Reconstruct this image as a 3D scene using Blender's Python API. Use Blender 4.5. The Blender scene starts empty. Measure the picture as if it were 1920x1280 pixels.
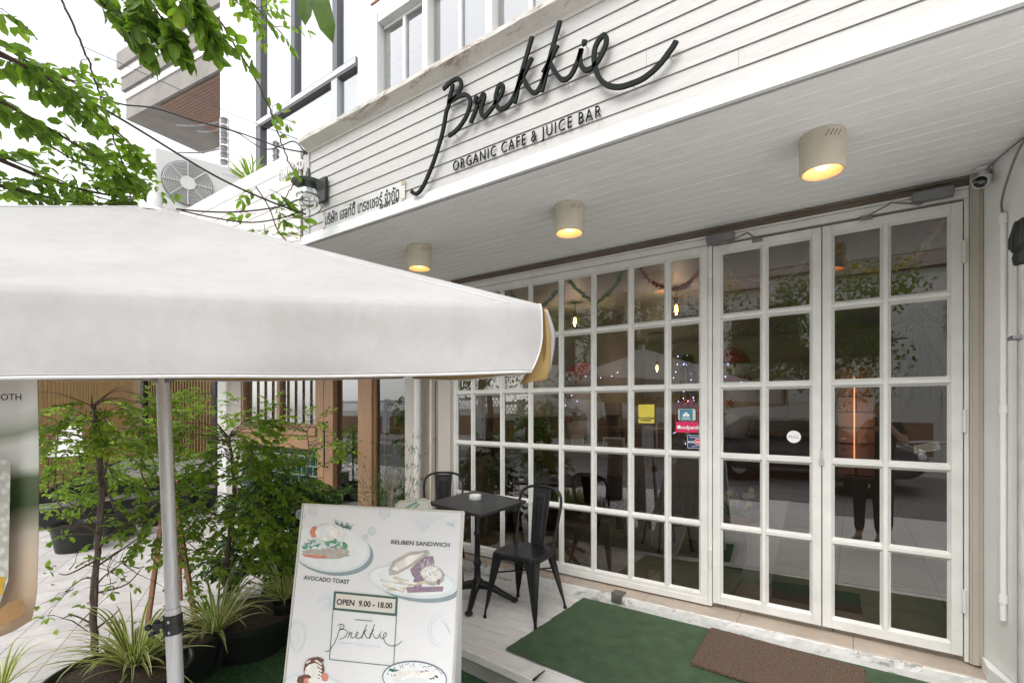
import bpy, math, random
from mathutils import Vector, Matrix
random.seed(7)
S = bpy.context.scene
R_ = math.radians

# ------------------------------------------------------------------ camera, world, sun, exposure
EYE = 1.42                      # camera height above the white deck (z = 0)
YAW = R_(35.0)
FPX = 914.0
cam_d = bpy.data.cameras.new('camera')
cam = bpy.data.objects.new('camera', cam_d)
S.collection.objects.link(cam)
cam.location = (0, 0, EYE)
cam.rotation_euler = (R_(90), 0, YAW)
cam_d.sensor_width = 36.0
cam_d.lens = 36.0 * FPX / 1920.0
cam_d.shift_y = 127.0 / 1920.0
cam_d.clip_start = 0.02
cam_d.clip_end = 600
S.camera = cam

SUN_EL, SUN_AZ = R_(50), R_(178)
W = bpy.data.worlds.new('World')
S.world = W
W.use_nodes = True
wn = W.node_tree
wn.nodes.clear()
sky = wn.nodes.new('ShaderNodeTexSky')
sky.sky_type = 'NISHITA'
sky.sun_disc = False
sky.sun_elevation = SUN_EL
sky.sun_rotation = SUN_AZ
sky.air_density = 1.0
sky.dust_density = 1.2
sky.ozone_density = 1.0
hs = wn.nodes.new('ShaderNodeHueSaturation')      # thin white overcast: almost no blue
hs.inputs['Saturation'].default_value = 0.10
bgn = wn.nodes.new('ShaderNodeBackground')
bgn.inputs['Strength'].default_value = 0.15
wo = wn.nodes.new('ShaderNodeOutputWorld')
wn.links.new(sky.outputs[0], hs.inputs['Color'])
wn.links.new(hs.outputs[0], bgn.inputs['Color'])
wn.links.new(bgn.outputs[0], wo.inputs['Surface'])

sun_d = bpy.data.lights.new('sun', 'SUN')
sun_d.energy = 0.8
sun_d.angle = R_(40)
sun_d.color = (1.0, 0.96, 0.9)
sun = bpy.data.objects.new('sun', sun_d)
S.collection.objects.link(sun)
# direction towards the sun (behind the camera, over the street)
sd = Vector((math.sin(SUN_AZ) * math.cos(SUN_EL), math.cos(SUN_AZ) * math.cos(SUN_EL), math.sin(SUN_EL)))
sun.rotation_euler = sd.to_track_quat('Z', 'Y').to_euler()
sun.location = (0, -6, 12)

S.view_settings.view_transform = 'Standard'
S.view_settings.look = 'None'
S.view_settings.gamma = 1.0
S.view_settings.use_curve_mapping = False
S.view_settings.exposure = 1.45
S.cycles.max_bounces = 10
S.cycles.transparent_max_bounces = 16
S.cycles.sample_clamp_indirect = 6.0
S.cycles.caustics_reflective = False
S.cycles.caustics_refractive = False

# ------------------------------------------------------------------ survey: photo measurements -> real planes
RX = Vector((math.cos(YAW), math.sin(YAW), 0)); FW = Vector((-math.sin(YAW), math.cos(YAW), 0))
def ray(px, py):
    return FW + RX * ((px - 960.0) / FPX) + Vector((0, 0, (767.0 - py) / FPX))
def at_y(px, py, Y):
    d = ray(px, py); t = Y / d.y
    return Vector((d.x * t, Y, EYE + d.z * t))
def at_z(px, py, Z):
    d = ray(px, py); t = (Z - EYE) / d.z
    return Vector((d.x * t, d.y * t, Z))
def at_d(px, py, D):
    d = ray(px, py)
    return Vector((d.x * D, d.y * D, EYE + d.z * D))

# ------------------------------------------------------------------ helpers: things, parts, geometry
def tag(o, label=None, cat=None, group=None, kind=None):
    if label: o['label'] = label
    if cat: o['category'] = cat
    if group: o['group'] = group
    if kind: o['kind'] = kind
    return o
def thing(name, label, cat, loc=(0, 0, 0), rz=0.0, group=None):
    o = bpy.data.objects.new(name, None)
    S.collection.objects.link(o)
    o.empty_display_size = 0.1
    o.location = loc
    o.rotation_euler = (0, 0, rz)
    return tag(o, label, cat, group)
def kids(o):
    return [c for c in bpy.data.objects if c.parent == o]
def dup(src, loc, rz, label, group=None):
    allc = {}
    for o in bpy.data.objects:
        if o.parent: allc.setdefault(o.parent.name, []).append(o)
    def rec(o, par):
        c = o.copy(); S.collection.objects.link(c)
        if par is not None: c.parent = par
        for ch in allc.get(o.name, []): rec(ch, c)
        return c
    r = rec(src, None)
    r.location = loc; r.rotation_euler = (src.rotation_euler[0], src.rotation_euler[1], rz)
    r['label'] = label
    if group: r['group'] = group
    return r

def catmull(pts, n=6):
    pts = [Vector(p) for p in pts]
    if len(pts) < 3: return pts
    out = []
    P = [pts[0] * 2 - pts[1]] + pts + [pts[-1] * 2 - pts[-2]]
    for i in range(1, len(P) - 2):
        a, b, c, d = P[i - 1], P[i], P[i + 1], P[i + 2]
        for k in range(n):
            t = k / n
            out.append(0.5 * ((2 * b) + (c - a) * t + (2 * a - 5 * b + 4 * c - d) * t * t + (3 * b - a - 3 * c + d) * t ** 3))
    out.append(pts[-1])
    return out

class G:
    """collects shapes, links them as ONE mesh object"""
    def __init__(s):
        s.v = []; s.f = []; s.m = []; s.t = []; s.cm = 0; s.tint = 0.5; s.xf = None
    def add(s, vs, fs):
        b = len(s.v)
        if s.xf is not None: vs = [s.xf @ Vector(v) for v in vs]
        s.v.extend([tuple(v) for v in vs])
        s.t.extend([s.tint] * len(vs))
        for f in fs:
            s.f.append(tuple(i + b for i in f)); s.m.append(s.cm)
    def box(s, a, b):
        x0, y0, z0 = a; x1, y1, z1 = b
        if x0 > x1: x0, x1 = x1, x0
        if y0 > y1: y0, y1 = y1, y0
        if z0 > z1: z0, z1 = z1, z0
        s.add([(x0, y0, z0), (x1, y0, z0), (x1, y1, z0), (x0, y1, z0), (x0, y0, z1), (x1, y0, z1), (x1, y1, z1), (x0, y1, z1)],
              [(0, 3, 2, 1), (4, 5, 6, 7), (0, 1, 5, 4), (1, 2, 6, 5), (2, 3, 7, 6), (3, 0, 4, 7)])
        return s
    def bar(s, p, q, w, h, up=(0, 0, 1)):
        """rectangular bar from p to q, w across, h along up"""
        p = Vector(p); q = Vector(q); d = (q - p).normalized(); up = Vector(up)
        r = d.cross(up)
        if r.length < 1e-4: r = d.cross(Vector((1, 0, 0)))
        r.normalize(); u = r.cross(d).normalized()
        c = [(-1, -1), (1, -1), (1, 1), (-1, 1)]
        vs = [p + r * (a * w / 2) + u * (b * h / 2) for a, b in c] + [q + r * (a * w / 2) + u * (b * h / 2) for a, b in c]
        s.add(vs, [(0, 1, 2, 3), (7, 6, 5, 4), (0, 4, 5, 1), (1, 5, 6, 2), (2, 6, 7, 3), (3, 7, 4, 0)])
        return s
    def tube(s, pts, r, n=8, cap=True):
        pts = [Vector(p) for p in pts]
        if len(pts) < 2: return s
        rs = r if isinstance(r, (list, tuple)) else [r] * len(pts)
        vs = []; fs = []; ref = None
        for i, p in enumerate(pts):
            if i == 0: d = pts[1] - pts[0]
            elif i == len(pts) - 1: d = pts[-1] - pts[-2]
            else: d = pts[i + 1] - pts[i - 1]
            if d.length < 1e-9: d = Vector((0, 0, 1))
            d.normalize()
            if ref is None:
                ref = d.cross(Vector((0, 0, 1)))
                if ref.length < 1e-3: ref = d.cross(Vector((1, 0, 0)))
            a = ref - d * ref.dot(d)
            if a.length < 1e-6: a = d.orthogonal()
            a.normalize(); ref = a; b = d.cross(a)
            for k in range(n):
                an = 2 * math.pi * k / n
                vs.append(p + (a * math.cos(an) + b * math.sin(an)) * rs[i])
        for i in range(len(pts) - 1):
            for k in range(n):
                k2 = (k + 1) % n
                fs.append((i * n + k, i * n + k2, (i + 1) * n + k2, (i + 1) * n + k))
        if cap:
            fs.append(tuple(range(n - 1, -1, -1)))
            fs.append(tuple((len(pts) - 1) * n + k for k in range(n)))
        s.add(vs, fs)
        return s
    def lathe(s, prof, c=(0, 0, 0), n=24, ang=2 * math.pi, ax=None):
        """prof: list of (radius, height) ; closed round"""
        vs = []; fs = []
        c = Vector(c)
        for r, z in prof:
            for k in range(n):
                a = ang * k / n
                p = Vector((r * math.cos(a), r * math.sin(a), z))
                if ax is not None: p = ax @ p
                vs.append(c + p)
        for i in range(len(prof) - 1):
            for k in range(n):
                k2 = (k + 1) % n
                fs.append((i * n + k, i * n + k2, (i + 1) * n + k2, (i + 1) * n + k))
        s.add(vs, fs)
        return s
    def prism(s, poly, h0, h1, fn):
        """poly in 2D, swept between h0 and h1; fn(a,b,h) -> xyz"""
        n = len(poly)
        vs = [fn(a, b, h0) for a, b in poly] + [fn(a, b, h1) for a, b in poly]
        fs = [tuple(range(n - 1, -1, -1)), tuple(range(n, 2 * n))]
        for i in range(n):
            j = (i + 1) % n
            fs.append((i, j, n + j, n + i))
        s.add(vs, fs)
        return s
    def stroke(s, pts, w, h0, h1, fn, n=5, smooth=True):
        """flat plate following a pen stroke in 2D, as thick as h1-h0"""
        P = catmull([Vector((a, b, 0)) for a, b in pts], n) if smooth else [Vector((a, b, 0)) for a, b in pts]
        L = []; Rr = []
        for i, p in enumerate(P):
            if i == 0: d = P[1] - P[0]
            elif i == len(P) - 1: d = P[-1] - P[-2]
            else: d = P[i + 1] - P[i - 1]
            if d.length < 1e-9: d = Vector((1, 0, 0))
            d.normalize(); nn = Vector((-d.y, d.x, 0))
            L.append(p + nn * w / 2); Rr.append(p - nn * w / 2)
        vs = []
        for i in range(len(P)):
            for q in (L[i], Rr[i]):
                vs.append(fn(q.x, q.y, h0)); vs.append(fn(q.x, q.y, h1))
        fs = []
        for i in range(len(P) - 1):
            a = 4 * i; b = a + 4
            fs += [(a, b, b + 2, a + 2), (a + 1, a + 3, b + 3, b + 1), (a, a + 1, b + 1, b), (a + 2, b + 2, b + 3, a + 3)]
        e = 4 * (len(P) - 1)
        fs += [(0, 2, 3, 1), (e, e + 1, e + 3, e + 2)]
        s.add(vs, fs)
        return s
    def ball(s, c, rx, ry=None, rz=None, n=12, m=8):
        ry = ry or rx; rz = rz or rx
        vs = []; fs = []
        for i in range(m + 1):
            th = math.pi * i / m
            for k in range(n):
                a = 2 * math.pi * k / n
                vs.append((c[0] + rx * math.sin(th) * math.cos(a), c[1] + ry * math.sin(th) * math.sin(a), c[2] - rz * math.cos(th)))
        for i in range(m):
            for k in range(n):
                k2 = (k + 1) % n
                fs.append((i * n + k, i * n + k2, (i + 1) * n + k2, (i + 1) * n + k))
        s.add(vs, fs)
        return s
    def leaf(s, p, d, up, L, w, fold=0.25, curl=0.15):
        d = Vector(d).normalized(); r = d.cross(Vector(up))
        if r.length < 1e-3: r = d.orthogonal()
        r.normalize(); u = r.cross(d)
        p = Vector(p)
        a1 = p + d * L * 0.33 + u * (fold * w * 0.5); a2 = p + d * L * 0.76 + u * (fold * w * 0.4 - curl * L * 0.35)
        tip = p + d * L - u * curl * L
        m1 = p + d * L * 0.35; m2 = p + d * L * 0.72 - u * curl * L * 0.4
        vs = [p, a1 + r * w * 0.5, a2 + r * w * 0.42, tip, a2 - r * w * 0.42, a1 - r * w * 0.5, m1, m2]
        s.add(vs, [(0, 6, 1), (6, 7, 2, 1), (7, 3, 2), (0, 5, 6), (6, 5, 4, 7), (7, 4, 3)])
        return s
    def build(s, name, mats, parent=None, smooth=False, world=False, bevel=0.0, seg=2, loc=None):
        me = bpy.data.meshes.new(name)
        vs = s.v
        if world and parent is not None:
            o = parent.location
            vs = [(a - o[0], b - o[1], c - o[2]) for a, b, c in s.v]
        if loc is not None:
            vs = [(a - loc[0], b - loc[1], c - loc[2]) for a, b, c in vs]
        me.from_pydata(vs, [], s.f)
        if not isinstance(mats, (list, tuple)): mats = [mats]
        for m in mats: me.materials.append(m)
        me.polygons.foreach_set('material_index', s.m)
        if smooth: me.polygons.foreach_set('use_smooth', [True] * len(s.f))
        if len(set(s.t)) > 1:
            at = me.attributes.new('tint', 'FLOAT', 'POINT')
            at.data.foreach_set('value', s.t)
        me.update()
        if smooth == 'angle':
            try: me.set_sharp_from_angle(angle=R_(40))
            except Exception: pass
        ob = bpy.data.objects.new(name, me)
        S.collection.objects.link(ob)
        if parent is not None: ob.parent = parent
        if loc is not None: ob.location = loc
        if bevel:
            b = ob.modifiers.new('bevel', 'BEVEL'); b.width = bevel; b.segments = seg; b.limit_method = 'ANGLE'; b.angle_limit = R_(50)
            b.harden_normals = False
        return ob

def text_geo(g, s, size, fn, depth=0.0, align='CENTER', squeeze=1.0, spacing=1.0, offset=0.0, h=0.0):
    """letters as mesh into g; fn(a,b,h) -> xyz"""
    cu = bpy.data.curves.new('lettering', 'FONT')
    cu.body = s; cu.size = size; cu.align_x = align; cu.align_y = 'CENTER'
    cu.space_character = spacing; cu.offset = offset
    cu.extrude = depth / 2; cu.resolution_u = 3
    ob = bpy.data.objects.new('lettering', cu)
    S.collection.objects.link(ob)
    dg = bpy.context.evaluated_depsgraph_get()
    me = bpy.data.meshes.new_from_object(ob.evaluated_get(dg))
    g.add([fn(v.co.x * squeeze, v.co.y, v.co.z + h) for v in me.vertices], [tuple(p.vertices) for p in me.polygons])
    bpy.data.objects.remove(ob); bpy.data.meshes.remove(me); bpy.data.curves.remove(cu)

# ------------------------------------------------------------------ materials
def new_mat(name):
    m = bpy.data.materials.new(name); m.use_nodes = True
    nt = m.node_tree
    return m, nt, nt.nodes['Principled BSDF']
def N(nt, t, **kw):
    n = nt.nodes.new(t)
    for k, v in kw.items(): setattr(n, k, v)
    return n
def lk(nt, a, b): nt.links.new(a, b)
def coords(nt, scale=(1, 1, 1), rot=(0, 0, 0)):
    tc = N(nt, 'ShaderNodeTexCoord'); mp = N(nt, 'ShaderNodeMapping')
    mp.inputs['Scale'].default_value = scale; mp.inputs['Rotation'].default_value = rot
    lk(nt, tc.outputs['Object'], mp.inputs['Vector'])
    return mp.outputs[0]
def ramp(nt, fac, stops):
    r = N(nt, 'ShaderNodeValToRGB')
    el = r.color_ramp.elements
    while len(el) < len(stops): el.new(0.5)
    for e, (p, c) in zip(el, stops):
        e.position = p; e.color = (c[0], c[1], c[2], 1) if not isinstance(c, (int, float)) else (c, c, c, 1)
    lk(nt, fac, r.inputs[0])
    return r.outputs[0]
def noise(nt, vec, scale, detail=6, rough=0.6, dist=0.0):
    n = N(nt, 'ShaderNodeTexNoise')
    n.inputs['Scale'].default_value = scale; n.inputs['Detail'].default_value = detail
    n.inputs['Roughness'].default_value = rough; n.inputs['Distortion'].default_value = dist
    lk(nt, vec, n.inputs['Vector'])
    return n.outputs['Fac']
def mix(nt, fac, a, b, mode='MIX'):
    n = N(nt, 'ShaderNodeMix', data_type='RGBA', blend_type=mode)
    for sock, v in ((n.inputs[0], fac), (n.inputs[6], a), (n.inputs[7], b)):
        if isinstance(v, (int, float)): sock.default_value = v if sock.type == 'VALUE' else (v, v, v, 1)
        elif isinstance(v, (tuple, list)): sock.default_value = (v[0], v[1], v[2], 1)
        else: lk(nt, v, sock)
    return n.outputs[2]
def bump(nt, bs, h, strength=0.3, dist=0.01):
    b = N(nt, 'ShaderNodeBump'); b.inputs['Strength'].default_value = strength; b.inputs['Distance'].default_value = dist
    lk(nt, h, b.inputs['Height']); lk(nt, b.outputs[0], bs.inputs['Normal'])
def M(name, col, rough=0.6, var=0.12, scale=6.0, stretch=(1, 1, 1), bmp=0.15, bd=0.004, metal=0.0, spec=0.5,
      stain=None, stain_amt=0.45, stain_scale=3.0, coat=0.0, fine=60.0):
    """plain surface with blotches, fine grain and (optionally) stains with a shape of their own"""
    m, nt, bs = new_mat(name)
    v = coords(nt, stretch)
    f = noise(nt, v, scale, 8, 0.62)
    lo = tuple(max(0, c * (1 - var)) for c in col); hi = tuple(min(1, c * (1 + var)) for c in col)
    c = ramp(nt, f, [(0.3, lo), (0.7, hi)])
    if stain:
        sf = ramp(nt, noise(nt, v, stain_scale, 10, 0.7, 0.6), [(1 - stain_amt - 0.05, 0.0), (1 - stain_amt + 0.25, 1.0)])
        c = mix(nt, sf, c, stain)
    lk(nt, c, bs.inputs['Base Color'])
    rr = ramp(nt, f, [(0.2, max(0.03, rough - 0.08)), (0.8, min(1, rough + 0.08))])
    lk(nt, rr, bs.inputs['Roughness'])
    bs.inputs['Metallic'].default_value = metal
    bs.inputs['Specular IOR Level'].default_value = spec
    if coat: bs.inputs['Coat Weight'].default_value = coat
    if bmp: bump(nt, bs, noise(nt, v, fine, 5, 0.6), bmp, bd)
    return m
def emit(name, col, s):
    m, nt, bs = new_mat(name)
    bs.inputs['Base Color'].default_value = (*col, 1)
    bs.inputs['Emission Color'].default_value = (*col, 1)
    bs.inputs['Emission Strength'].default_value = s
    return m
def glass_mat(name, tint=(0.85, 0.85, 0.80), gain=4.6, rough=0.0):
    """thin pane: mirror by Fresnel, otherwise see-through"""
    m, nt, bs = new_mat(name)
    nt.nodes.remove(bs)
    out = nt.nodes['Material Output']
    fr = N(nt, 'ShaderNodeFresnel'); fr.inputs['IOR'].default_value = 1.5
    mu = N(nt, 'ShaderNodeMath', operation='MULTIPLY', use_clamp=True); mu.inputs[1].default_value = gain
    lk(nt, fr.outputs[0], mu.inputs[0])
    tr = N(nt, 'ShaderNodeBsdfTransparent'); tr.inputs[0].default_value = (*tint, 1)
    gl = N(nt, 'ShaderNodeBsdfGlossy'); gl.inputs['Roughness'].default_value = rough
    mx = N(nt, 'ShaderNodeMixShader')
    lk(nt, mu.outputs[0], mx.inputs[0]); lk(nt, tr.outputs[0], mx.inputs[1]); lk(nt, gl.outputs[0], mx.inputs[2])
    lk(nt, mx.outputs[0], out.inputs['Surface'])
    return m
def leaf_mat(name, dark, light, trans=0.45, rough=0.45, yellow=None):
    m, nt, bs = new_mat(name)
    out = nt.nodes['Material Output']
    at = N(nt, 'ShaderNodeAttribute'); at.attribute_name = 'tint'
    stops = [(0.0, dark), (0.85, light)]
    if yellow: stops.append((1.0, yellow))
    c0 = ramp(nt, at.outputs['Fac'], stops)
    c = mix(nt, 0.35, c0, ramp(nt, noise(nt, coords(nt), 30, 3), [(0.3, 0.55), (0.7, 1.3)]), 'MULTIPLY')
    lk(nt, c, bs.inputs['Base Color'])
    bs.inputs['Roughness'].default_value = rough
    bs.inputs['Specular IOR Level'].default_value = 0.4
    tl = N(nt, 'ShaderNodeBsdfTranslucent')
    c2 = mix(nt, 1.0, c, (1.25, 1.35, 0.6), 'MULTIPLY')
    lk(nt, c2, tl.inputs[0])
    mx = N(nt, 'ShaderNodeMixShader'); mx.inputs[0].default_value = trans
    lk(nt, bs.outputs[0], mx.inputs[1]); lk(nt, tl.outputs[0], mx.inputs[2])
    lk(nt, mx.outputs[0], out.inputs['Surface'])
    return m

def board_mat(name, col, grain=(2.5, 30, 30), dirt=(0.36, 0.28, 0.2), dirt_amt=0.3, rough=0.55, gs=0.10, bmp=0.25):
    """painted wooden boards: stretched grain and patchy dirt"""
    m, nt, bs = new_mat(name)
    v = coords(nt, grain)
    g = noise(nt, v, 3.0, 8, 0.65, 0.8)
    c = ramp(nt, g, [(0.25, tuple(x * (1 - gs) for x in col)), (0.75, tuple(min(1, x * (1 + gs * 0.5)) for x in col))])
    v2 = coords(nt, (1, 1, 1.6))
    d = ramp(nt, noise(nt, v2, 2.2, 10, 0.72, 0.4), [(0.5, 0.0), (0.85, dirt_amt)])
    c = mix(nt, d, c, dirt)
    sp = ramp(nt, noise(nt, v2, 45, 4, 0.7), [(0.66, 0.0), (0.73, dirt_amt * 0.9)])
    c = mix(nt, sp, c, dirt)
    lk(nt, c, bs.inputs['Base Color'])
    bs.inputs['Roughness'].default_value = rough
    bump(nt, bs, g, bmp, 0.004)
    return m

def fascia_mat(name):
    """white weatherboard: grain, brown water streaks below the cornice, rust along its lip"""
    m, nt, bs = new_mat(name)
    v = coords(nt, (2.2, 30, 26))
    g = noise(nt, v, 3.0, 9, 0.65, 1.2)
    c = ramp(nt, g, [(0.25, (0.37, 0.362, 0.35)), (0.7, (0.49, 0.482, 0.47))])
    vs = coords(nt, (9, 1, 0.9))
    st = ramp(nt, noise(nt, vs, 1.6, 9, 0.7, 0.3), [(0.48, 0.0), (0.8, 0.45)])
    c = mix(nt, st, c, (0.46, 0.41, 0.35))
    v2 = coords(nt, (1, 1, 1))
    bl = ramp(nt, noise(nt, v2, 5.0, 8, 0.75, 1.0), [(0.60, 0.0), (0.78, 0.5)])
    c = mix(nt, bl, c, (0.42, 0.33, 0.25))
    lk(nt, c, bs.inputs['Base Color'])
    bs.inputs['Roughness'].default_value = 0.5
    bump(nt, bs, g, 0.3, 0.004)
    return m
def cornice_mat(name):
    m, nt, bs = new_mat(name)
    c = ramp(nt, noise(nt, coords(nt, (1, 1, 1)), 7, 9, 0.7), [(0.3, (0.55, 0.52, 0.47)), (0.7, (0.68, 0.655, 0.62))])
    r = ramp(nt, noise(nt, coords(nt, (1.2, 3, 5)), 2.6, 12, 0.78, 0.5), [(0.53, 0.0), (0.62, 1.0)])
    # rust gathers on the top lip
    tc = N(nt, 'ShaderNodeTexCoord'); sx = N(nt, 'ShaderNodeSeparateXYZ'); lk(nt, tc.outputs['Object'], sx.inputs[0])
    mr = N(nt, 'ShaderNodeMapRange'); mr.inputs['From Min'].default_value = 3.315; mr.inputs['From Max'].default_value = 3.36
    lk(nt, sx.outputs[2], mr.inputs[0])
    mu = N(nt, 'ShaderNodeMath', operation='MULTIPLY'); lk(nt, r, mu.inputs[0]); lk(nt, mr.outputs[0], mu.inputs[1])
    c = mix(nt, mu.outputs[0], c, (0.16, 0.06, 0.035))
    r2 = ramp(nt, noise(nt, coords(nt, (3, 1, 1)), 3.0, 9, 0.7), [(0.58, 0.0), (0.8, 0.6)])
    c = mix(nt, r2, c, (0.40, 0.31, 0.23))
    lk(nt, c, bs.inputs['Base Color']); bs.inputs['Roughness'].default_value = 0.6
    return m
def brick_mat(name, c1, c2, mortar, w, h, ms=0.012, rough=0.3, bmp=0.4, offset=0.5, rot=(0, 0, 0), var=0.0, coat=0.0):
    m, nt, bs = new_mat(name)
    b = N(nt, 'ShaderNodeTexBrick')
    b.inputs['Scale'].default_value = 1.0
    b.inputs['Brick Width'].default_value = w; b.inputs['Row Height'].default_value = h
    b.inputs['Mortar Size'].default_value = ms; b.offset = offset
    b.inputs['Color1'].default_value = (*c1, 1); b.inputs['Color2'].default_value = (*c2, 1); b.inputs['Mortar'].default_value = (*mortar, 1)
    lk(nt, coords(nt, (1, 1, 1), rot), b.inputs['Vector'])
    c = mix(nt, 1.0, b.outputs['Color'], ramp(nt, noise(nt, coords(nt), 5, 9, 0.7), [(0.25, 0.72), (0.75, 1.15)]), 'MULTIPLY')
    lk(nt, c, bs.inputs['Base Color'])
    bs.inputs['Roughness'].default_value = rough
    if coat: bs.inputs['Coat Weight'].default_value = coat
    inv = N(nt, 'ShaderNodeMath', operation='SUBTRACT'); inv.inputs[0].default_value = 1.0
    lk(nt, b.outputs['Fac'], inv.inputs[1])
    bump(nt, bs, inv.outputs[0], bmp, 0.004)
    return m

WHITE = M('white_paint', (0.66, 0.655, 0.63), 0.45, 0.06, 5, bmp=0.1, stain=(0.52, 0.48, 0.42), stain_amt=0.22, stain_scale=4)
FRAME = M('window_frame_paint', (0.68, 0.675, 0.645), 0.42, 0.08, 7, bmp=0.12, stain=(0.36, 0.31, 0.26), stain_amt=0.2, stain_scale=6)
WALLW = M('white_wall_paint', (0.84, 0.835, 0.82), 0.8, 0.05, 3, bmp=0.25, bd=0.003, stain=(0.55, 0.53, 0.49), stain_amt=0.25)
BEIGE = M('beige_wall_paint', (0.50, 0.46, 0.42), 0.8, 0.06, 3, bmp=0.2)
JAMB = M('beige_jamb_paint', (0.44, 0.40, 0.34), 0.55, 0.06, 4, stretch=(6, 6, 1), bmp=0.1)
CHANNEL = M('brown_metal_channel', (0.17, 0.135, 0.105), 0.45, 0.25, 4, stretch=(1, 6, 6), bmp=0.1, stain=(0.32, 0.18, 0.10), stain_amt=0.22)
SOFFIT = board_mat('soffit_boards', (0.90, 0.90, 0.90), grain=(1.6, 26, 26), dirt=(0.45, 0.42, 0.4), dirt_amt=0.25, gs=0.12)
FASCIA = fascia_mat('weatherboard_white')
CORNICE = cornice_mat('cornice_rusty_white')
GAP = M('board_gap_brown', (0.30, 0.24, 0.18), 0.9, 0.3, 9)
TRIM = M('trim_white', (0.72, 0.72, 0.71), 0.4, 0.04, 4, bmp=0.08)
DECKM = board_mat('deck_boards_white', (0.76, 0.74, 0.72), grain=(2.0, 26, 10), dirt=(0.20, 0.17, 0.14), dirt_amt=0.6, gs=0.18, rough=0.6)
GLASS = glass_mat('window_glass')
GLASS_UP = glass_mat('upper_window_glass', (0.8, 0.82, 0.82), 7.0)
BLACKM = M('black_powder_coat', (0.010, 0.011, 0.012), 0.38, 0.25, 9, bmp=0.06, bd=0.001, spec=0.35)
BLACKP = M('black_plastic', (0.012, 0.013, 0.012), 0.5, 0.3, 9, bmp=0.1)
INK = M('black_ink', (0.02, 0.022, 0.022), 0.6, 0.1, 9, bmp=0)
SIGNM = M('sign_dark_green_black', (0.006, 0.009, 0.0075), 0.6, 0.2, 12, bmp=0.1, spec=0.15)
CREAM = M('cream_enamel', (0.62, 0.57, 0.45), 0.5, 0.08, 12, bmp=0.15, stain=(0.4, 0.3, 0.18), stain_amt=0.15, stain_scale=9)
STEEL = M('galvanised_steel', (0.52, 0.53, 0.54), 0.45, 0.12, 10, stretch=(8, 8, 1), bmp=0.08, metal=0.35)
GREYM = M('grey_metal', (0.20, 0.20, 0.205), 0.45, 0.2, 9, bmp=0.1, metal=0.3)
WOOD = M('oak_frame', (0.33, 0.19, 0.105), 0.5, 0.22, 3, stretch=(14, 14, 1.2), bmp=0.2, fine=14)
WOODH = M('oak_rail', (0.33, 0.19, 0.105), 0.5, 0.22, 3, stretch=(1.2, 14, 14), bmp=0.2, fine=14)
BARWOOD = M('dark_red_wood', (0.085, 0.038, 0.024), 0.4, 0.35, 3, stretch=(1.2, 12, 12), bmp=0.2, fine=14)
CONC = M('bare_concrete', (0.36, 0.34, 0.32), 0.85, 0.22, 3.5, bmp=0.4, stain=(0.22, 0.2, 0.18), stain_amt=0.3)
SOIL = M('potting_soil', (0.05, 0.032, 0.02), 0.95, 0.5, 30, bmp=1.0, bd=0.02)
BARK = M('bark', (0.105, 0.08, 0.065), 0.9, 0.45, 8, stretch=(4, 4, 1), bmp=0.8, bd=0.01, fine=25)
TWIG = M('twig_bark', (0.07, 0.045, 0.028), 0.85, 0.3, 14, bmp=0.3)
LEAF_S = leaf_mat('leaf_shrub', (0.08, 0.155, 0.024), (0.27, 0.40, 0.055), 0.5, 0.4, (0.38, 0.46, 0.08))
LEAF_D = leaf_mat('leaf_dark_glossy', (0.025, 0.065, 0.014), (0.085, 0.175, 0.03), 0.35, 0.33)
LEAF_O = leaf_mat('leaf_overhead', (0.06, 0.115, 0.022), (0.19, 0.31, 0.04), 0.55, 0.45, (0.33, 0.43, 0.05))
LEAF_T = leaf_mat('leaf_street_tree', (0.04, 0.09, 0.02), (0.15, 0.22, 0.035), 0.5, 0.5, (0.34, 0.33, 0.05))
# ================================================================== THE SETTING
WY = 3.46           # plane of the shopfront
# ---- ground
def sheet(name, poly, z, mat, thick=0.0):
    g = G()
    if thick: g.prism(poly, z - thick, z, lambda a, b, h: (a, b, h))
    else: g.add([(x, y, z) for x, y in poly], [tuple(range(len(poly)))])
    return tag(g.build(name, mat), kind='structure')
ASPH = M('worn_concrete', (0.60, 0.585, 0.57), 0.9, 0.12, 1.5, bmp=0.5, stain=(0.34, 0.33, 0.32), stain_amt=0.35, fine=90)
PAVER = brick_mat('concrete_pavers', (0.53, 0.505, 0.495), (0.47, 0.445, 0.435), (0.33, 0.31, 0.295), 0.30, 0.30, 0.006, 0.85, 0.35, 0.5, (0, 0, R_(28)))
sheet('ground', [(-150, -150), (150, -150), (150, 150), (-150, 150)], -0.16, ASPH)
sheet('pavement', [(-30, -1.0), (-2.9, -1.0), (-2.9, 2.2), (-3.5, 3.7), (-3.5, 9), (-30, 9)], -0.145, PAVER)

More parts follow.
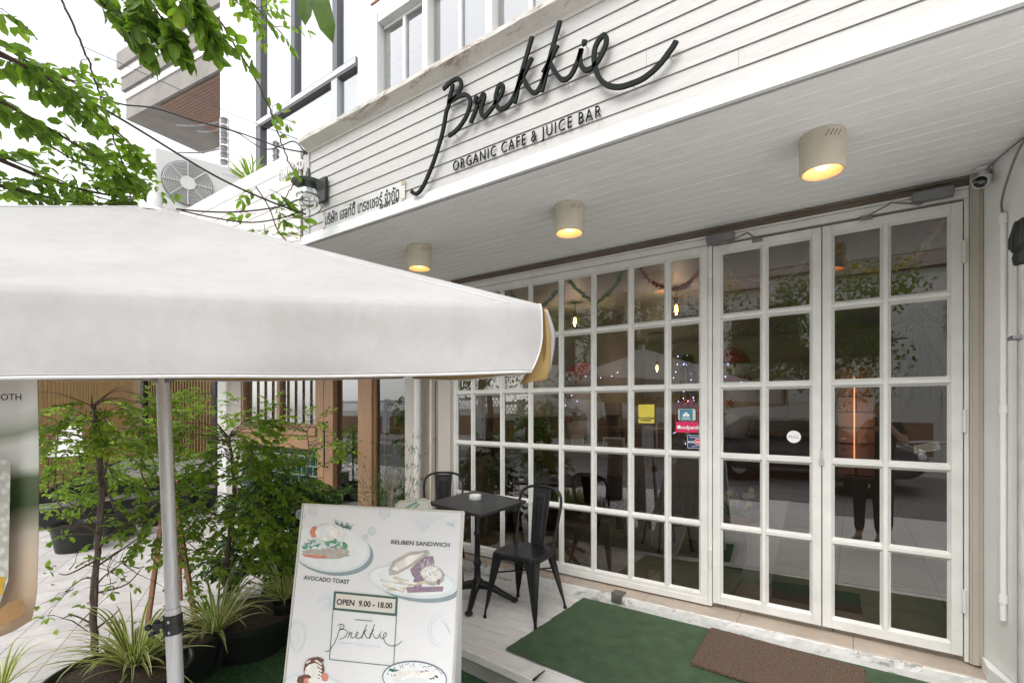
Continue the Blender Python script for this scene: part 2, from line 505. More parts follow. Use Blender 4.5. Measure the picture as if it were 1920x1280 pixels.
# ---- artificial grass strip between pavement and deck
def front_y(x): return 2.217 - 0.085 * (x + 2.0)
GRASSB = M('turf_backing', (0.022, 0.07, 0.028), 0.95, 0.4, 30, bmp=0.8, bd=0.01)
GRASSL = leaf_mat('turf_blade', (0.04, 0.13, 0.045), (0.11, 0.26, 0.09), 0.25, 0.6)
def lawn():
    rnd = random.Random(3)
    g = G()
    poly = [(-3.32, 1.02), (-2.75, 0.62), (-1.1, 0.9), (-0.95, front_y(-.95) + .05), (-3.4, front_y(-3.4) + .05)]
    g.add([(x, y, -0.141) for x, y in poly], [tuple(range(len(poly)))])
    g.cm = 1
    for i in range(26000):
        x = rnd.uniform(-3.3, -0.98); y = rnd.uniform(0.8, 2.35)
        if y > front_y(x) - 0.003: continue
        if x < -2.8 and y < 1.02 - (x + 3.32) * 0.7: continue
        a = rnd.uniform(0, 6.283); l = rnd.uniform(0.010, 0.022); lean = rnd.uniform(0, 0.012)
        c, s = math.cos(a), math.sin(a)
        g.tint = rnd.random()
        g.add([(x - s * .0012, y + c * .0012, -0.14), (x + s * .0012, y - c * .0012, -0.14), (x + c * lean, y + s * lean, -0.14 + l)], [(0, 1, 2)])
    return tag(g.build('lawn', [GRASSB, GRASSL]), kind='stuff', label='short dark green turf between the pavement and the white deck', cat='grass')
lawn()

# ---- white board deck with concrete base
def clip_front(poly):
    out = []
    def ins(p): return p[1] - front_y(p[0])
    for i in range(len(poly)):
        a, b = poly[i], poly[(i + 1) % len(poly)]
        da, db = ins(a), ins(b)
        if da >= 0: out.append(a)
        if (da >= 0) != (db >= 0):
            t = da / (da - db); out.append((a[0] + (b[0] - a[0]) * t, a[1] + (b[1] - a[1]) * t))
    return out
def deck():
    rnd = random.Random(5)
    g = G()
    y = 3.292
    while y > 1.95:
        y0 = y - 0.0985
        xs = [-3.45, rnd.uniform(-2.6, -1.9), rnd.uniform(-0.6, 0.0), 1.7]
        for a, b in zip(xs, xs[1:]):
            p = clip_front([(a + .0015, y0), (b - .0015, y0), (b - .0015, y - 0.0065), (a + .0015, y - 0.0065)])
            if len(p) >= 3:
                z = rnd.uniform(-0.002, 0.001)
                g.prism(p, -0.03, z, lambda a_, b_, h: (a_, b_, h))
        y -= 0.1
    d = tag(g.build('deck', DECKM, bevel=0.002, seg=1), kind='structure')
    e = G()
    e.prism([(-3.45, front_y(-3.45) - .012), (1.7, front_y(1.7) - .012), (1.7, front_y(1.7) + .028), (-3.45, front_y(-3.45) + .028)], -0.045, 0.004, lambda a, b, h: (a, b, h))
    e.build('edge_board', DECKM, d, bevel=0.004)
    c = G()
    c.prism([(-3.44, front_y(-3.44) + .012), (1.7, front_y(1.7) + .012), (1.7, 3.30), (-3.44, 3.30)], -0.16, -0.046, lambda a, b, h: (a, b, h))
    c.build('concrete_base', CONC, d)
    u = G(); u.box((-3.44, 2.4, -0.045), (1.7, 3.29, -0.0305)); u.build('joist_underlay', M('deck_gap_dark', (0.06, 0.05, 0.042), .9, .3), d)
deck()
def chipped_mat(name):
    m, nt, bs = new_mat(name)
    v = coords(nt, (1, 1, 1.8))
    f = ramp(nt, noise(nt, v, 5.0, 12, 0.78, 0.3), [(0.55, 0.0), (0.58, 1.0)])
    gr = ramp(nt, noise(nt, v, 12, 8, 0.7), [(0.3, (0.27, 0.265, 0.26)), (0.7, (0.42, 0.41, 0.40))])
    wh = ramp(nt, noise(nt, v, 9, 8, 0.7), [(0.3, (0.62, 0.61, 0.59)), (0.7, (0.76, 0.75, 0.74))])
    lk(nt, mix(nt, f, wh, gr), bs.inputs['Base Color']); bs.inputs['Roughness'].default_value = 0.85
    bump(nt, bs, f, -0.5, 0.004)
    return m
CHIP = chipped_mat('chipped_white_curb')
SILLT = brick_mat('beige_sill_tile', (0.50, 0.42, 0.345), (0.48, 0.40, 0.33), (0.25, 0.2, 0.16), 0.60, 0.6, 0.003, 0.42, 0.25, 0.0)
def curb():
    rnd = random.Random(2)
    g = G()
    xs = [-3.45 + i * 0.03 for i in range(int(4.6 / 0.03))]
    # rough cast edge
    vs = []; fs = []
    for i, x in enumerate(xs):
        j = lambda a: rnd.uniform(-a, a)
        vs += [(x, 3.300 + j(.002), -0.02), (x, 3.297 + j(.004), 0.045), (x, 3.299 + j(.004), 0.079 + j(.003)), (x, 3.303, 0.086 + j(.001)), (x, 3.312, 0.086)]
    for i in range(len(xs) - 1):
        for k in range(4):
            a = i * 5 + k; fs.append((a, a + 5, a + 6, a + 1))
    g.add(vs, fs)
    t = tag(g.build('kerb', CHIP), kind='structure')
    s = G(); s.box((-3.45, 3.306, -0.02), (1.15, 3.52, 0.0925)); s.build('sill_tile', SILLT, t, bevel=0.004)
curb()

# ================================================================== CAFE BUILDING
cafe = thing('cafe_building', 'white weatherboarded cafe front with glazed grid doors under a boarded canopy', 'building', (-1.3, WY, 0))
def part(g, name, mats, parent=None, **k):
    return g.build(name, mats, parent or cafe, world=(parent is None or parent == cafe), **k)
def sub(g, name, mats, par, **k):
    """child of a part of the cafe (parts sit at the cafe's origin)"""
    o = cafe.location
    g.v = [(a - o[0], b - o[1], c - o[2]) for a, b, c in g.v]
    return g.build(name, mats, par, **k)

# canopy: fascia boards
def fascia():
    rnd = random.Random(8)
    FYp = 2.09
    g = G()
    zt = 3.303
    k = 0
    while True:
        z1 = zt - 0.0775 * k; z0 = max(z1 - 0.0745, 2.705)
        if z1 < 2.72: break
        xs = [-3.268, rnd.uniform(-2.9, -2.0), rnd.uniform(-1.2, -0.2), 1.9]
        for a, b in zip(xs, xs[1:]):
            # lapped board: lower edge stands proud
            y0 = FYp - 0.009; y1 = FYp - 0.003
            g.add([(a, y0, z0), (b - .001, y0, z0), (b - .001, y1, z1), (a, y1, z1), (a, FYp + .012, z0), (b - .001, FYp + .012, z0), (b - .001, FYp + .012, z1), (a, FYp + .012, z1)],
                  [(0, 1, 2, 3), (4, 7, 6, 5), (0, 4, 5, 1), (3, 2, 6, 7), (0, 3, 7, 4), (1, 5, 6, 2)])
        k += 1
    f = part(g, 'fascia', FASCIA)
    b = G(); b.box((-3.33, FYp + .014, 2.66), (1.9, FYp + .05, 3.34)); sub(b, 'backing_board', GAP, f)
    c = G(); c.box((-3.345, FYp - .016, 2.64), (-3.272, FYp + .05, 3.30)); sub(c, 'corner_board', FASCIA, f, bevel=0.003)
    # rusty angle on the canopy's end
    e = G(); e.box((-3.375, FYp - .005, 2.66), (-3.348, FYp + .08, 3.32)); sub(e, 'rusty_end_angle', M('rusty_iron', (0.06, 0.035, 0.025), 0.9, 0.5, 14, bmp=0.5), f)
    t = G()
    prof = [(0, 2.632), (-.024, 2.632), (-.024, 2.66), (-.018, 2.668), (-.018, 2.69), (-.010, 2.704), (0, 2.704)]
    t.prism(prof, -3.36, 1.9, lambda a, z, x: (x, FYp - .004 + a, z))
    sub(t, 'bottom_moulding', TRIM, f)
    n = G()
    prof = [(0.05, 3.306), (-.006, 3.306), (-.014, 3.318), (-.05, 3.338), (-.082, 3.352), (-.086, 3.374), (-.078, 3.378), (0.05, 3.378)]
    # cornice, in short lengths so that the lip is a little dented
    xs = [-3.30 + 0.05 * i for i in range(105)]
    vs = []; fs = []; m = len(prof)
    for x in xs:
        for (a, z) in prof:
            vs.append((x, FYp + a + (rnd.uniform(-.002, .002) if a < -.03 else 0), z + (rnd.uniform(-.0025, .0025) if z > 3.35 else 0)))
    for i in range(len(xs) - 1):
        for q in range(m):
            q2 = (q + 1) % m
            fs.append((i * m + q, (i + 1) * m + q, (i + 1) * m + q2, i * m + q2))
    fs.append(tuple(range(m))); fs.append(tuple((len(xs) - 1) * m + q for q in range(m - 1, -1, -1)))
    n.add(vs, fs)
    sub(n, 'cornice', CORNICE, f)
    return f
fascia()
def soffit():
    g = G()
    y = 2.11
    rnd = random.Random(4)
    while y < WY - 0.02:
        y1 = min(y + 0.088, WY - 0.005)
        z = 2.634 + rnd.uniform(0, .0015)
        g.box((-3.33, y + .0012, z), (1.9, y1 - .0012, z + .012))
        y += 0.088
    s = part(g, 'soffit', SOFFIT, bevel=0.0025, seg=1)
    b = G(); b.box((-3.32, 2.14, 2.65), (1.9, WY, 2.68)); sub(b, 'ceiling_void', GAP, s)
    r = G(); r.box((-3.32, 2.14, 3.30), (1.9, WY, 3.345)); sub(r, 'canopy_roof', CONC, s)
soffit()

# shopfront: fixed glazed panel and a double door
PANE = random.Random(17)
ROWS = [2.03, 1.572, 1.108, 0.640]
def grid_panel(g, gg, x0, x1, z0, z1, cols, stile, y=WY, bar=0.040):
    """painted wood grid: flat bars with a bead round every pane; gg takes the glass"""
    yf, yb = y - 0.020, y + 0.022
    g.box((x0, yf, z0), (x0 + stile, yb, z1)); g.box((x1 - stile, yf, z0), (x1, yb, z1))
    g.box((x0 + stile, yf, z1 - stile), (x1 - stile, yb, z1)); g.box((x0 + stile, yf, z0), (x1 - stile, yb, z0 + stile + .008))
    vb = [x0 + stile / 2] + cols + [x1 - stile / 2]
    for c in cols:
        g.box((c - bar * .28, yf, z0 + stile + .008), (c + bar * .28, yb, z1 - stile))
    zs = [z0 + stile / 2 + .004] + ROWS[::-1] + [z1 - stile / 2]
    for r in ROWS:
        for i in range(len(vb) - 1):
            a = vb[i] + (stile / 2 if i == 0 else bar * .28); b = vb[i + 1] - (stile / 2 if i == len(vb) - 2 else bar * .28)
            g.box((a, yf + .001, r - bar * .28), (b, yb - .001, r + bar * .28))
    # bead mouldings, sloping towards the glass
    for i in range(len(vb) - 1):
        for j in range(len(zs) - 1):
            a = vb[i] + (stile / 2 if i == 0 else bar * .28); b = vb[i + 1] - (stile / 2 if i == len(vb) - 2 else bar * .28)
            c = zs[j] + (stile / 2 + .004 if j == 0 else bar * .28); d = zs[j + 1] - (stile / 2 if j == len(zs) - 2 else bar * .28)
            w = 0.014
            o = [(a, c), (b, c), (b, d), (a, d)]; n = [(a + w, c + w), (b - w, c + w), (b - w, d - w), (a + w, d - w)]
            vs = [(p[0], yf + .006, p[1]) for p in o] + [(p[0], y + .002, p[1]) for p in n]
            g.add(vs, [(k, (k + 1) % 4, 4 + (k + 1) % 4, 4 + k) for k in range(4)])
            vs = [(p[0], yb - .004, p[1]) for p in o] + [(p[0], y + .008, p[1]) for p in n]
            g.add(vs, [((k + 1) % 4, k, 4 + k, 4 + (k + 1) % 4) for k in range(4)])
            t1, t2 = PANE.uniform(-.0016, .0016), PANE.uniform(-.0016, .0016)      # every pane sits a hair out of true
            gg.add([(n[k][0] + (-.003 if k in (0, 3) else .003), y + .005 + (t1 if k in (0, 3) else -t1) + (t2 if k < 2 else -t2), n[k][1] + (-.003 if k < 2 else .003)) for k in range(4)], [(0, 1, 2, 3)])

def shopfront():
    g = G(); gg = G()
    grid_panel(g, gg, -3.10, -0.802, 0.118, 2.52, [-2.858, -2.526, -2.23, -1.936, -1.65, -1.349, -1.077], 0.048)
    w = part(g, 'window', FRAME, bevel=0.0025, seg=1)
    w['label'] = 'fixed white grid window of forty eight panes left of the doors'
    gg.v = [(a - cafe.location[0], b - cafe.location[1], c) for a, b, c in gg.v]
    gg.build('glass', GLASS, w)
    b = G(); b.box((-3.10, WY - .026, 0.104), (-.80, WY + .03, 0.148)); sub(b, 'sill_rail', FRAME, w, bevel=0.004)
    # frame members round the doors
    f = G()
    f.box((-0.800, WY - .024, 0.104), (-0.774, WY + .03, 2.515))
    f.box((-3.10, WY - .028, 2.523), (0.492, WY + .03, 2.566))
    f.box((-3.10, WY - .036, 2.568), (0.492, WY + .03, 2.580))
    f.box((0.474, WY - .024, 0.104), (0.4925, WY + .03, 2.5215))
    part(f, 'door_frame', FRAME, bevel=0.003)
    c = G(); c.box((-3.10, WY - .012, 2.582), (0.493, WY + .06, 2.634))
    c.box((-3.10, WY - .030, 2.618), (0.493, WY - .0125, 2.630)); part(c, 'roller_channel', CHANNEL, bevel=0.002)
    ds = []
    for nm, x0, x1, col, hx, lab in (('door', -0.770, -0.1565, -0.4635, -0.785, 'left glazed door leaf with the round pull sticker'),
                                     ('door', -0.1515, 0.470, 0.148, 0.474, 'right glazed door leaf beside the beige jamb')):
        g = G(); gg = G()
        grid_panel(g, gg, x0, x1, 0.128, 2.508, [col], 0.047)
        d = part(g, nm, FRAME, bevel=0.0025, seg=1); d['label'] = lab
        o = cafe.location
        gg.v = [(a - o[0], b - o[1], c_) for a, b, c_ in gg.v]
        gg.build('glass', GLASS, d)
        for hz in (0.42, 1.36, 2.24):
            h = G()
            h.lathe([(0, 0), (.009, 0), (.009, .058), (.0075, .0595), (.0075, .0605), (.009, .062), (.009, .12), (0, .12)], (hx, WY - .028, hz - .06), 12)
            h.box((hx - .012, WY - .0255, hz - .055), (hx + .012, WY - .0205, hz + .055))
            sub(h, 'hinge', WHITE, d, smooth='angle')
        ds.append(d)
    # closers
    for d, bx, ex, z in ((ds[0], -0.80, -0.50, 2.545), (ds[1], 0.43, 0.06, 2.560)):
        sgn = 1 if ex > bx else -1
        h = G()
        h.box((bx, WY - .075, z - .028), (bx + sgn * .17, WY - .029, z + .024))
        h.lathe([(0, -.012), (.016, -.012), (.016, .0), (0, .0)], (bx + sgn * .14, WY - .052, z - .028), 10)
        elbow = (bx + sgn * .27, WY - .16, z - .034)
        h.bar((bx + sgn * .14, WY - .052, z - .036), elbow, .016, .006)
        h.bar((elbow[0], elbow[1], elbow[2] - .007), (ex, WY - .03, z - .044), .012, .006)
        h.box((ex - .03, WY - .04, z - .062), (ex + .03, WY - .0205, z - .040))
        sub(h, 'door_closer', GREYM, d, bevel=0.003)
    # drop bolt / latch plate where the leaves meet
    h = G(); h.box((-0.168, WY - .030, 1.085), (-0.142, WY - .0205, 1.125)); h.box((-0.160, WY - .036, 1.10), (-0.150, WY - .030, 1.18))
    sub(h, 'latch', STEEL, ds[0], bevel=0.002)
    return ds
shopfront()

def shell():
    g = G()
    g.box((-3.26, WY - .04, 0.0), (-3.103, WY + 0.10, 2.633))           # beige pier left of the window
    part(g, 'left_pier', BEIGE)
    g = G(); g.box((-3.105, WY - .03, 0.10), (-3.085, WY - .022, 2.52)); part(g, 'pier_edge_strip', JAMB)
    g = G(); g.box((0.4935, WY - .032, 0.103), (0.5445, WY + .04, 2.633)); g.box((0.5035, WY - .038, .103), (.530, WY - .0325, 2.63))
    part(g, 'right_jamb', JAMB, bevel=0.002)
    # white wall running towards the street at the right
    g = G()
    p = [(0.546, WY + .3), (0.546, WY - .02), (0.556, WY - .05), (0.632, 3.10), (0.80, 2.45), (1.9, 2.45), (1.9, WY + .3)]
    g.prism(p, -0.1, 2.634, lambda a, b, h: (a, b, h))
    part(g, 'side_wall', WALLW)
    g = G(); g.prism([(0.538, 3.30), (0.538, WY - .035), (0.552, WY - .05), (0.63, 3.08), (0.795, 2.43), (0.775, 2.43), (0.61, 3.07)], -0.01, 0.16, lambda a, b, h: (a, b, h)); part(g, 'wall_plinth', WALLW, bevel=.006)
    # interior shell
    iw = M('inside_wall', (0.43, 0.41, 0.37), 0.85, 0.08, 2)
    fl = brick_mat('inside_floor_tile', (0.50, 0.45, 0.38), (0.47, 0.42, 0.36), (0.13, 0.11, 0.09), 0.6, 0.6, 0.004, 0.3, 0.2, 0.0)
    g = G(); g.box((-3.3, WY + .035, 0.0), (1.6, 9.0, 0.112)); part(g, 'inside_floor', fl)
    g = G(); g.box((-3.3, WY + .06, 2.62), (1.6, 9.0, 2.70)); part(g, 'inside_ceiling', board_mat('inside_ceiling_boards', (0.42, 0.40, 0.37), grain=(20, 1.5, 20), dirt_amt=0.1))
    g = G(); g.box((-3.3, 8.9, 0.11), (1.6, 9.05, 2.62)); g.box((-3.4, WY + .1, 0.0), (-3.2, 9.0, 2.62)); g.box((1.4, WY + .3, 0.0), (1.6, 8.9, 2.62))
    part(g, 'inside_wall', iw)
    g = G(); g.box((-3.199, WY + .45, 0.95), (-3.17, 7.6, 1.30)); g.box((-3.199, WY + .45, 1.302), (-3.13, 7.6, 1.33)); part(g, 'wall_ledge', BARWOOD, bevel=.003)
    # upper storey
    UY = 2.95
    g = G()
    zt = 8.0
    xl = at_y(699, 60, UY).x
    g.box((xl - .02, UY + .11, 3.2), (1.9, UY + .3, zt))
    wl = at_y(706, 50, UY)
    wt = at_y(706, 46, UY).z
    g.box((xl - .02, UY, wt + .10), (1.9, UY + .11, zt)); g.box((xl - .02, UY, 3.2), (wl.x, UY + .11, wt + .10)); g.box((wl.x, UY, 3.2), (1.9, UY + .11, 3.46))
    part(g, 'upper_wall', M('upper_white_paint', (0.84, 0.84, 0.83), 0.7, 0.03, 3))
    g = G(); g.box((xl - .02, UY - .012, wt + .20), (1.9, UY - .0005, wt + .215)); part(g, 'string_line', M('dull_red_line', (0.28, 0.12, 0.1), 0.8))
    # windows between white posts
    px = [wl.x, at_y(798, 100, UY).x, at_y(918, 60, UY).x]
    step = px[2] - px[1]
    posts = px + [px[2] + step * i for i in range(1, 5)]
    tz = at_y(748, 152, UY).z
    for i in range(len(posts) - 1):
        a, b = posts[i], posts[i + 1]
        pw = 0.030
        g = G()
        g.box((a, UY - .012, 3.46), (a + (pw if i else .018), UY + .10, wt + .10)); g.box((b - pw, UY - .012, 3.46), (b, UY + .10, wt + .10))
        g.box((a + pw, UY - .01, wt), (b - pw, UY + .10, wt + .10))
        g.box((a + pw, UY + .055, wt - .03), (b - pw, UY + .09, wt))
        m = (a + b) / 2
        g.box((m - .016, UY + .045, 3.46), (m + .016, UY + .09, wt - .03))
        for zz in (tz, tz - (wt - tz)):
            g.box((a + pw, UY + .04, zz - .018), (m - .016, UY + .088, zz + .018)); g.box((m + .016, UY + .04, zz - .018), (b - pw, UY + .088, zz + .018))
        w = part(g, 'upper_window', TRIM, bevel=.003)
        gl = G(); gl.add([(a + pw, UY + .07, 3.46), (b - pw, UY + .07, 3.46), (b - pw, UY + .07, wt), (a + pw, UY + .07, wt)], [(0, 1, 2, 3)])
        sub(gl, 'glass', GLASS_UP, w)
        if i == 0:
            bl = G()
            for q in range(14): bl.box((a + pw, UY + .095, 3.5 + q * .1), (b - pw, UY + .1, 3.59 + q * .1))
            sub(bl, 'blind', M('white_blind', (0.7, 0.7, 0.72), 0.7), w)
    return posts
UPOSTS = shell()
# ================================================================== NEIGHBOUR'S SHOP
nb = thing('neighbour_shop', 'neighbouring shop with oak framed door and window over dark green tiles', 'building', (-5.6, WY, 0))
def npart(g, name, mats, **k): return g.build(name, mats, nb, world=True, **k)
def nsub(g, name, mats, par, **k):
    o = nb.location; g.v = [(a - o[0], b - o[1], c - o[2]) for a, b, c in g.v]
    return g.build(name, mats, par, **k)
GTILE = brick_mat('green_glazed_tile', (0.010, 0.045, 0.032), (0.016, 0.060, 0.042), (0.38, 0.40, 0.38), 0.12, 0.12, 0.005, 0.12, 0.5, 0.5, (R_(90), 0, 0), coat=0.4)
def neighbour():
    g = G(); g.box((-7.73, WY - .04, -0.15), (-7.47, WY + .15, 2.9)); npart(g, 'white_column', WALLW)
    g = G(); g.box((-7.47, WY, -0.15), (-7.10, WY + .15, 2.9)); npart(g, 'front_wall', BEIGE)
    g = G(); g.box((-3.74, WY - .02, -0.15), (-3.585, WY + .15, 2.9)); npart(g, 'end_pier', BEIGE)
    g = G(); g.box((-7.10, WY + .03, -0.15), (-5.25, WY + .2, 0.93)); npart(g, 'tiled_wall', GTILE)
    g = G(); g.box((-7.12, WY - .03, 0.932), (-5.245, WY + .2, 1.10)); g.box((-7.12, WY - .06, 1.102), (-5.245, WY + .2, 1.20)); npart(g, 'oak_sill', WOODH, bevel=.006)
    w = G()
    for x in (-7.09, -6.15, -5.29): w.box((x - .035, WY, 1.20), (x + .035, WY + .09, 2.5))
    w.box((-7.125, WY - .001, 2.5), (-5.255, WY + .09, 2.6)); w.box((-7.05, WY + .002, 1.203), (-5.33, WY + .088, 1.24))
    wo_ = npart(w, 'window', WOOD, bevel=.004)
    gl = G(); gl.add([(-7.05, WY + .045, 1.24), (-5.33, WY + .045, 1.24), (-5.33, WY + .045, 2.5), (-7.05, WY + .045, 2.5)], [(0, 1, 2, 3)]); nsub(gl, 'glass', GLASS, wo_)
    d = G()
    for a, b in ((-5.24, -5.115), (-5.105, -4.935), (-4.48, -4.25)): d.box((a, WY - .03, -0.13), (b, WY + .07, 2.5))
    d.box((-5.24, WY - .03, 2.501), (-4.25, WY + .07, 2.6)); d.box((-4.933, WY, -.13), (-4.482, WY + .05, .0))
    do = npart(d, 'door', WOOD, bevel=.005)
    gl = G(); gl.add([(-4.935, WY + .03, 0.0), (-4.48, WY + .03, 0.0), (-4.48, WY + .03, 2.5), (-4.935, WY + .03, 2.5)], [(0, 1, 2, 3)])
    nsub(gl, 'glass', GLASS, do)
    h = G(); h.tube([(-5.03, WY - .032, 1.27), (-5.03, WY - .075, 1.27), (-5.03, WY - .075, 0.75), (-5.03, WY - .032, 0.75)], .009, 8); nsub(h, 'handle', BLACKM, do, smooth='angle')
    s = G(); s.box((-4.25, WY, 2.5), (-3.74, WY + .06, 2.6)); s.box((-4.249, WY, -.13), (-3.741, WY + .06, -.07)); s.box((-4.2485, WY + .004, -.07), (-4.225, WY + .056, 2.5)); s.box((-3.765, WY + .004, -.07), (-3.742, WY + .056, 2.5))
    so = npart(s, 'side_light', WOOD)
    gl = G(); gl.add([(-4.25, WY + .03, -.07), (-3.74, WY + .03, -.07), (-3.74, WY + .03, 2.5), (-4.25, WY + .03, 2.5)], [(0, 1, 2, 3)]); nsub(gl, 'glass', glass_mat('side_light_glass', gain=3.5), so)
    # inside
    iw = M('neighbour_inside', (0.24, 0.175, 0.12), 0.85, 0.2, 2)
    g = G(); g.box((-7.5, 6.2, -.15), (-3.45, 6.3, 2.8)); g.box((-7.6, WY + .2, -.15), (-7.5, 6.3, 2.8)); g.box((-3.45, WY + .2, -.15), (-3.41, 6.3, 2.8)); g.box((-7.5, WY + .2, 2.6), (-3.45, 6.3, 2.7)); npart(g, 'inside_wall', iw)
    g = G(); g.box((-7.5, WY + .06, -.15), (-3.45, 6.2, -.12)); npart(g, 'inside_floor', M('neighbour_floor', (0.2, 0.19, 0.175), 0.4, .1))
    g = G(); g.box((-5.6, 4.5, -.12), (-4.3, 4.9, 0.95)); npart(g, 'counter_front', GTILE)
    g = G(); g.box((-5.65, 4.45, 0.95), (-4.25, 4.95, 1.03)); npart(g, 'counter_top', WOODH)
    # canopy of the neighbour, weathered boards
    g = G()
    rnd = random.Random(12)
    for k in range(6):
        z1 = 3.385 - .128 * k
        xs = [-8.2, rnd.uniform(-7, -5.6), rnd.uniform(-5, -4.2), -3.395]
        for a, b in zip(xs, xs[1:]): g.box((a + .001, 2.082, z1 - .124), (b - .001, 2.105, z1))
    f = npart(g, 'fascia', board_mat('neighbour_boards', (0.68, 0.655, 0.63), grain=(2, 20, 20), dirt=(0.36, 0.22, 0.12), dirt_amt=0.5), bevel=.002, seg=1)
    g = G(); g.box((-8.2, 2.106, 2.62), (-3.40, 2.15, 3.38)); g.box((-8.2, 2.15, 2.66), (-3.40, WY, 2.70)); nsub(g, 'canopy_deck', M('wet_plywood', (0.22, 0.12, 0.06), 0.8, .4, 4), f)
    g = G(); g.box((-8.2, 2.15, 3.30), (-3.40, WY, 3.36)); nsub(g, 'canopy_roof', CONC, f)
    # white upper wall and dark framed glazing
    xa = at_y(413, 100, WY).x
    A = [at_y(p, 100, WY).x for p in (483, 549, 627, 671)]
    zb = 3.5; tz = at_y(485, 238, WY).z; ztop = 9.5
    up = M('neighbour_upper_white', (0.86, 0.86, 0.86), 0.75, 0.02, 2)
    g = G(); g.box((xa, WY, 2.9), (A[0], WY + .2, ztop)); g.box((A[3], WY, 2.9), (-3.4, WY + .2, ztop)); g.box((A[0], WY + .001, 2.9), (A[3], WY + .2, zb)); npart(g, 'upper_wall', up)
    DARK = M('dark_window_frame', (0.10, 0.105, 0.115), 0.4, .1); LGREY = M('grey_window_frame', (0.45, 0.46, 0.47), 0.4, .1)
    g = G()
    for x, w_ in ((A[0], .13), (A[1], .085), (A[2], .085)): g.box((x, WY - .03, tz + .0705), (x + w_, WY + .06, ztop))
    g.box((A[0], WY - .03, zb), (A[0] + .12, WY + .06, tz - .041)); g.box((A[0] + .0, WY - .03, tz - .04), (A[3], WY + .06, tz + .07))
    g.box((A[0] + .12, WY - .02, zb), (A[3], WY + .06, zb + .1))
    wd = npart(g, 'upper_window', DARK, bevel=.006)
    g = G(); g.box((A[0] + .01, WY - .036, tz - .01), (A[3], WY - .0305, tz + .055)); g.box((A[2] - .02, WY - .03, zb + .1), (A[2] + .09, WY + .05, tz - .041)); nsub(g, 'light_bead', LGREY, wd)
    gl = G(); gl.add([(A[0] + .1, WY + .02, zb), (A[3], WY + .02, zb), (A[3], WY + .02, ztop), (A[0] + .1, WY + .02, ztop)], [(0, 1, 2, 3)]); nsub(gl, 'glass', GLASS_UP, wd)
    g = G(); g.box((A[0] + .1, WY + .12, zb), (A[3], WY + .14, ztop)); nsub(g, 'curtain', M('white_curtain', (0.75, 0.76, 0.78), 0.9, .05), wd)
neighbour()
# small raised letters on the neighbour's boards
t = thing('raised_letters', 'small white raised letters on the weathered boards left of the lantern', 'sign', (at_y(545, 320, 2.07)))
g = G(); o = at_y(545, 318, 2.07)
text_geo(g, 'ทิฟฟี่ 50', 0.105, lambda a, b, h: (a, -h, b), depth=.012)
g.build('lettering', TRIM, t)

# downpipes between the shops
def pipes():
    t = thing('downpipe', 'white flaking downpipe beside the green tiled shop', 'pipe', (-3.515, WY - .06, -.14))
    g = G(); g.tube([(0, 0, 0), (0, 0, 2.78)], .036, 14); g.build('pipe', WHITE, t, smooth='angle')
    for z in (.55, 1.35, 2.2):
        g = G(); g.lathe([(.037, -.012), (.044, -.012), (.044, .03), (.037, .03)], (0, 0, z), 14); g.build('socket', WHITE, t, smooth='angle')
    t = thing('conduit_pipe', 'thin cream conduit running up the pier left of the grid window', 'pipe', (-3.325, WY - .07, 0))
    g = G(); g.tube([(0, 0, 0), (0, 0, 2.63)], .011, 8); g.build('pipe', CREAM, t, smooth='angle')
    for z in (.8, 1.15, 1.75): g = G(); g.box((-.02, -.004, z), (.02, .03, z + .014)); g.build('clip', CREAM, t)
    g = G(); g.tube([(-3.285, WY - .05, 0), (-3.285, WY - .05, 2.63)], .005, 6)
    tag(g.build('cable', M('red_brown_cable', (0.16, 0.04, 0.025), 0.6)), 'thin red brown cable down the pier beside the cream conduit', 'cable')
    # wall piece filling the gap
    g = G(); g.box((-3.585, WY + .02, -.1), (-3.262, WY + .1, 2.63)); g.box((-3.40, WY - .015, -.1), (-3.262, WY + .02, 2.63)); g.build('gap_wall', M('gap_wall_paint', (0.36, 0.325, 0.28), 0.8, .15, 4, stretch=(6, 6, 1)), cafe, world=True)
    # right side: conduit on the side wall with a cable above
    p = at_y(1881, 380, 3.235); q = Vector((p.x, p.y, 0))
    t = thing('conduit_pipe', 'white conduit running down the side wall under the security camera cable', 'pipe', (0.594 - .012, 3.235, 0.42))
    g = G(); g.tube([(0, 0, 0), (0, 0, 1.93)], .0125, 10); g.build('pipe', WALLW, t, smooth='angle')
    for z in (.1, 1.0, 1.9):
        g = G(); g.lathe([(.013, -.02), (.0165, -.02), (.0165, .02), (.013, .02)], (0, 0, z), 10); g.build('clip', WALLW, t)
    g = G(); g.tube(catmull([(0.582, 3.235, 2.34), (0.578, 3.225, 2.42), (0.60, 3.10, 2.56), (0.63, 2.98, 2.63)], 6), .005, 6)
    g.tube(catmull([(0.53, 3.37, 2.60), (0.56, 3.30, 2.622), (0.61, 3.10, 2.622), (0.66, 2.95, 2.62)], 6), .004, 6)
    tag(g.build('cable', M('grey_cable', (0.2, 0.19, 0.18), 0.6)), 'grey cable from the security camera along the soffit corner', 'cable')
pipes()
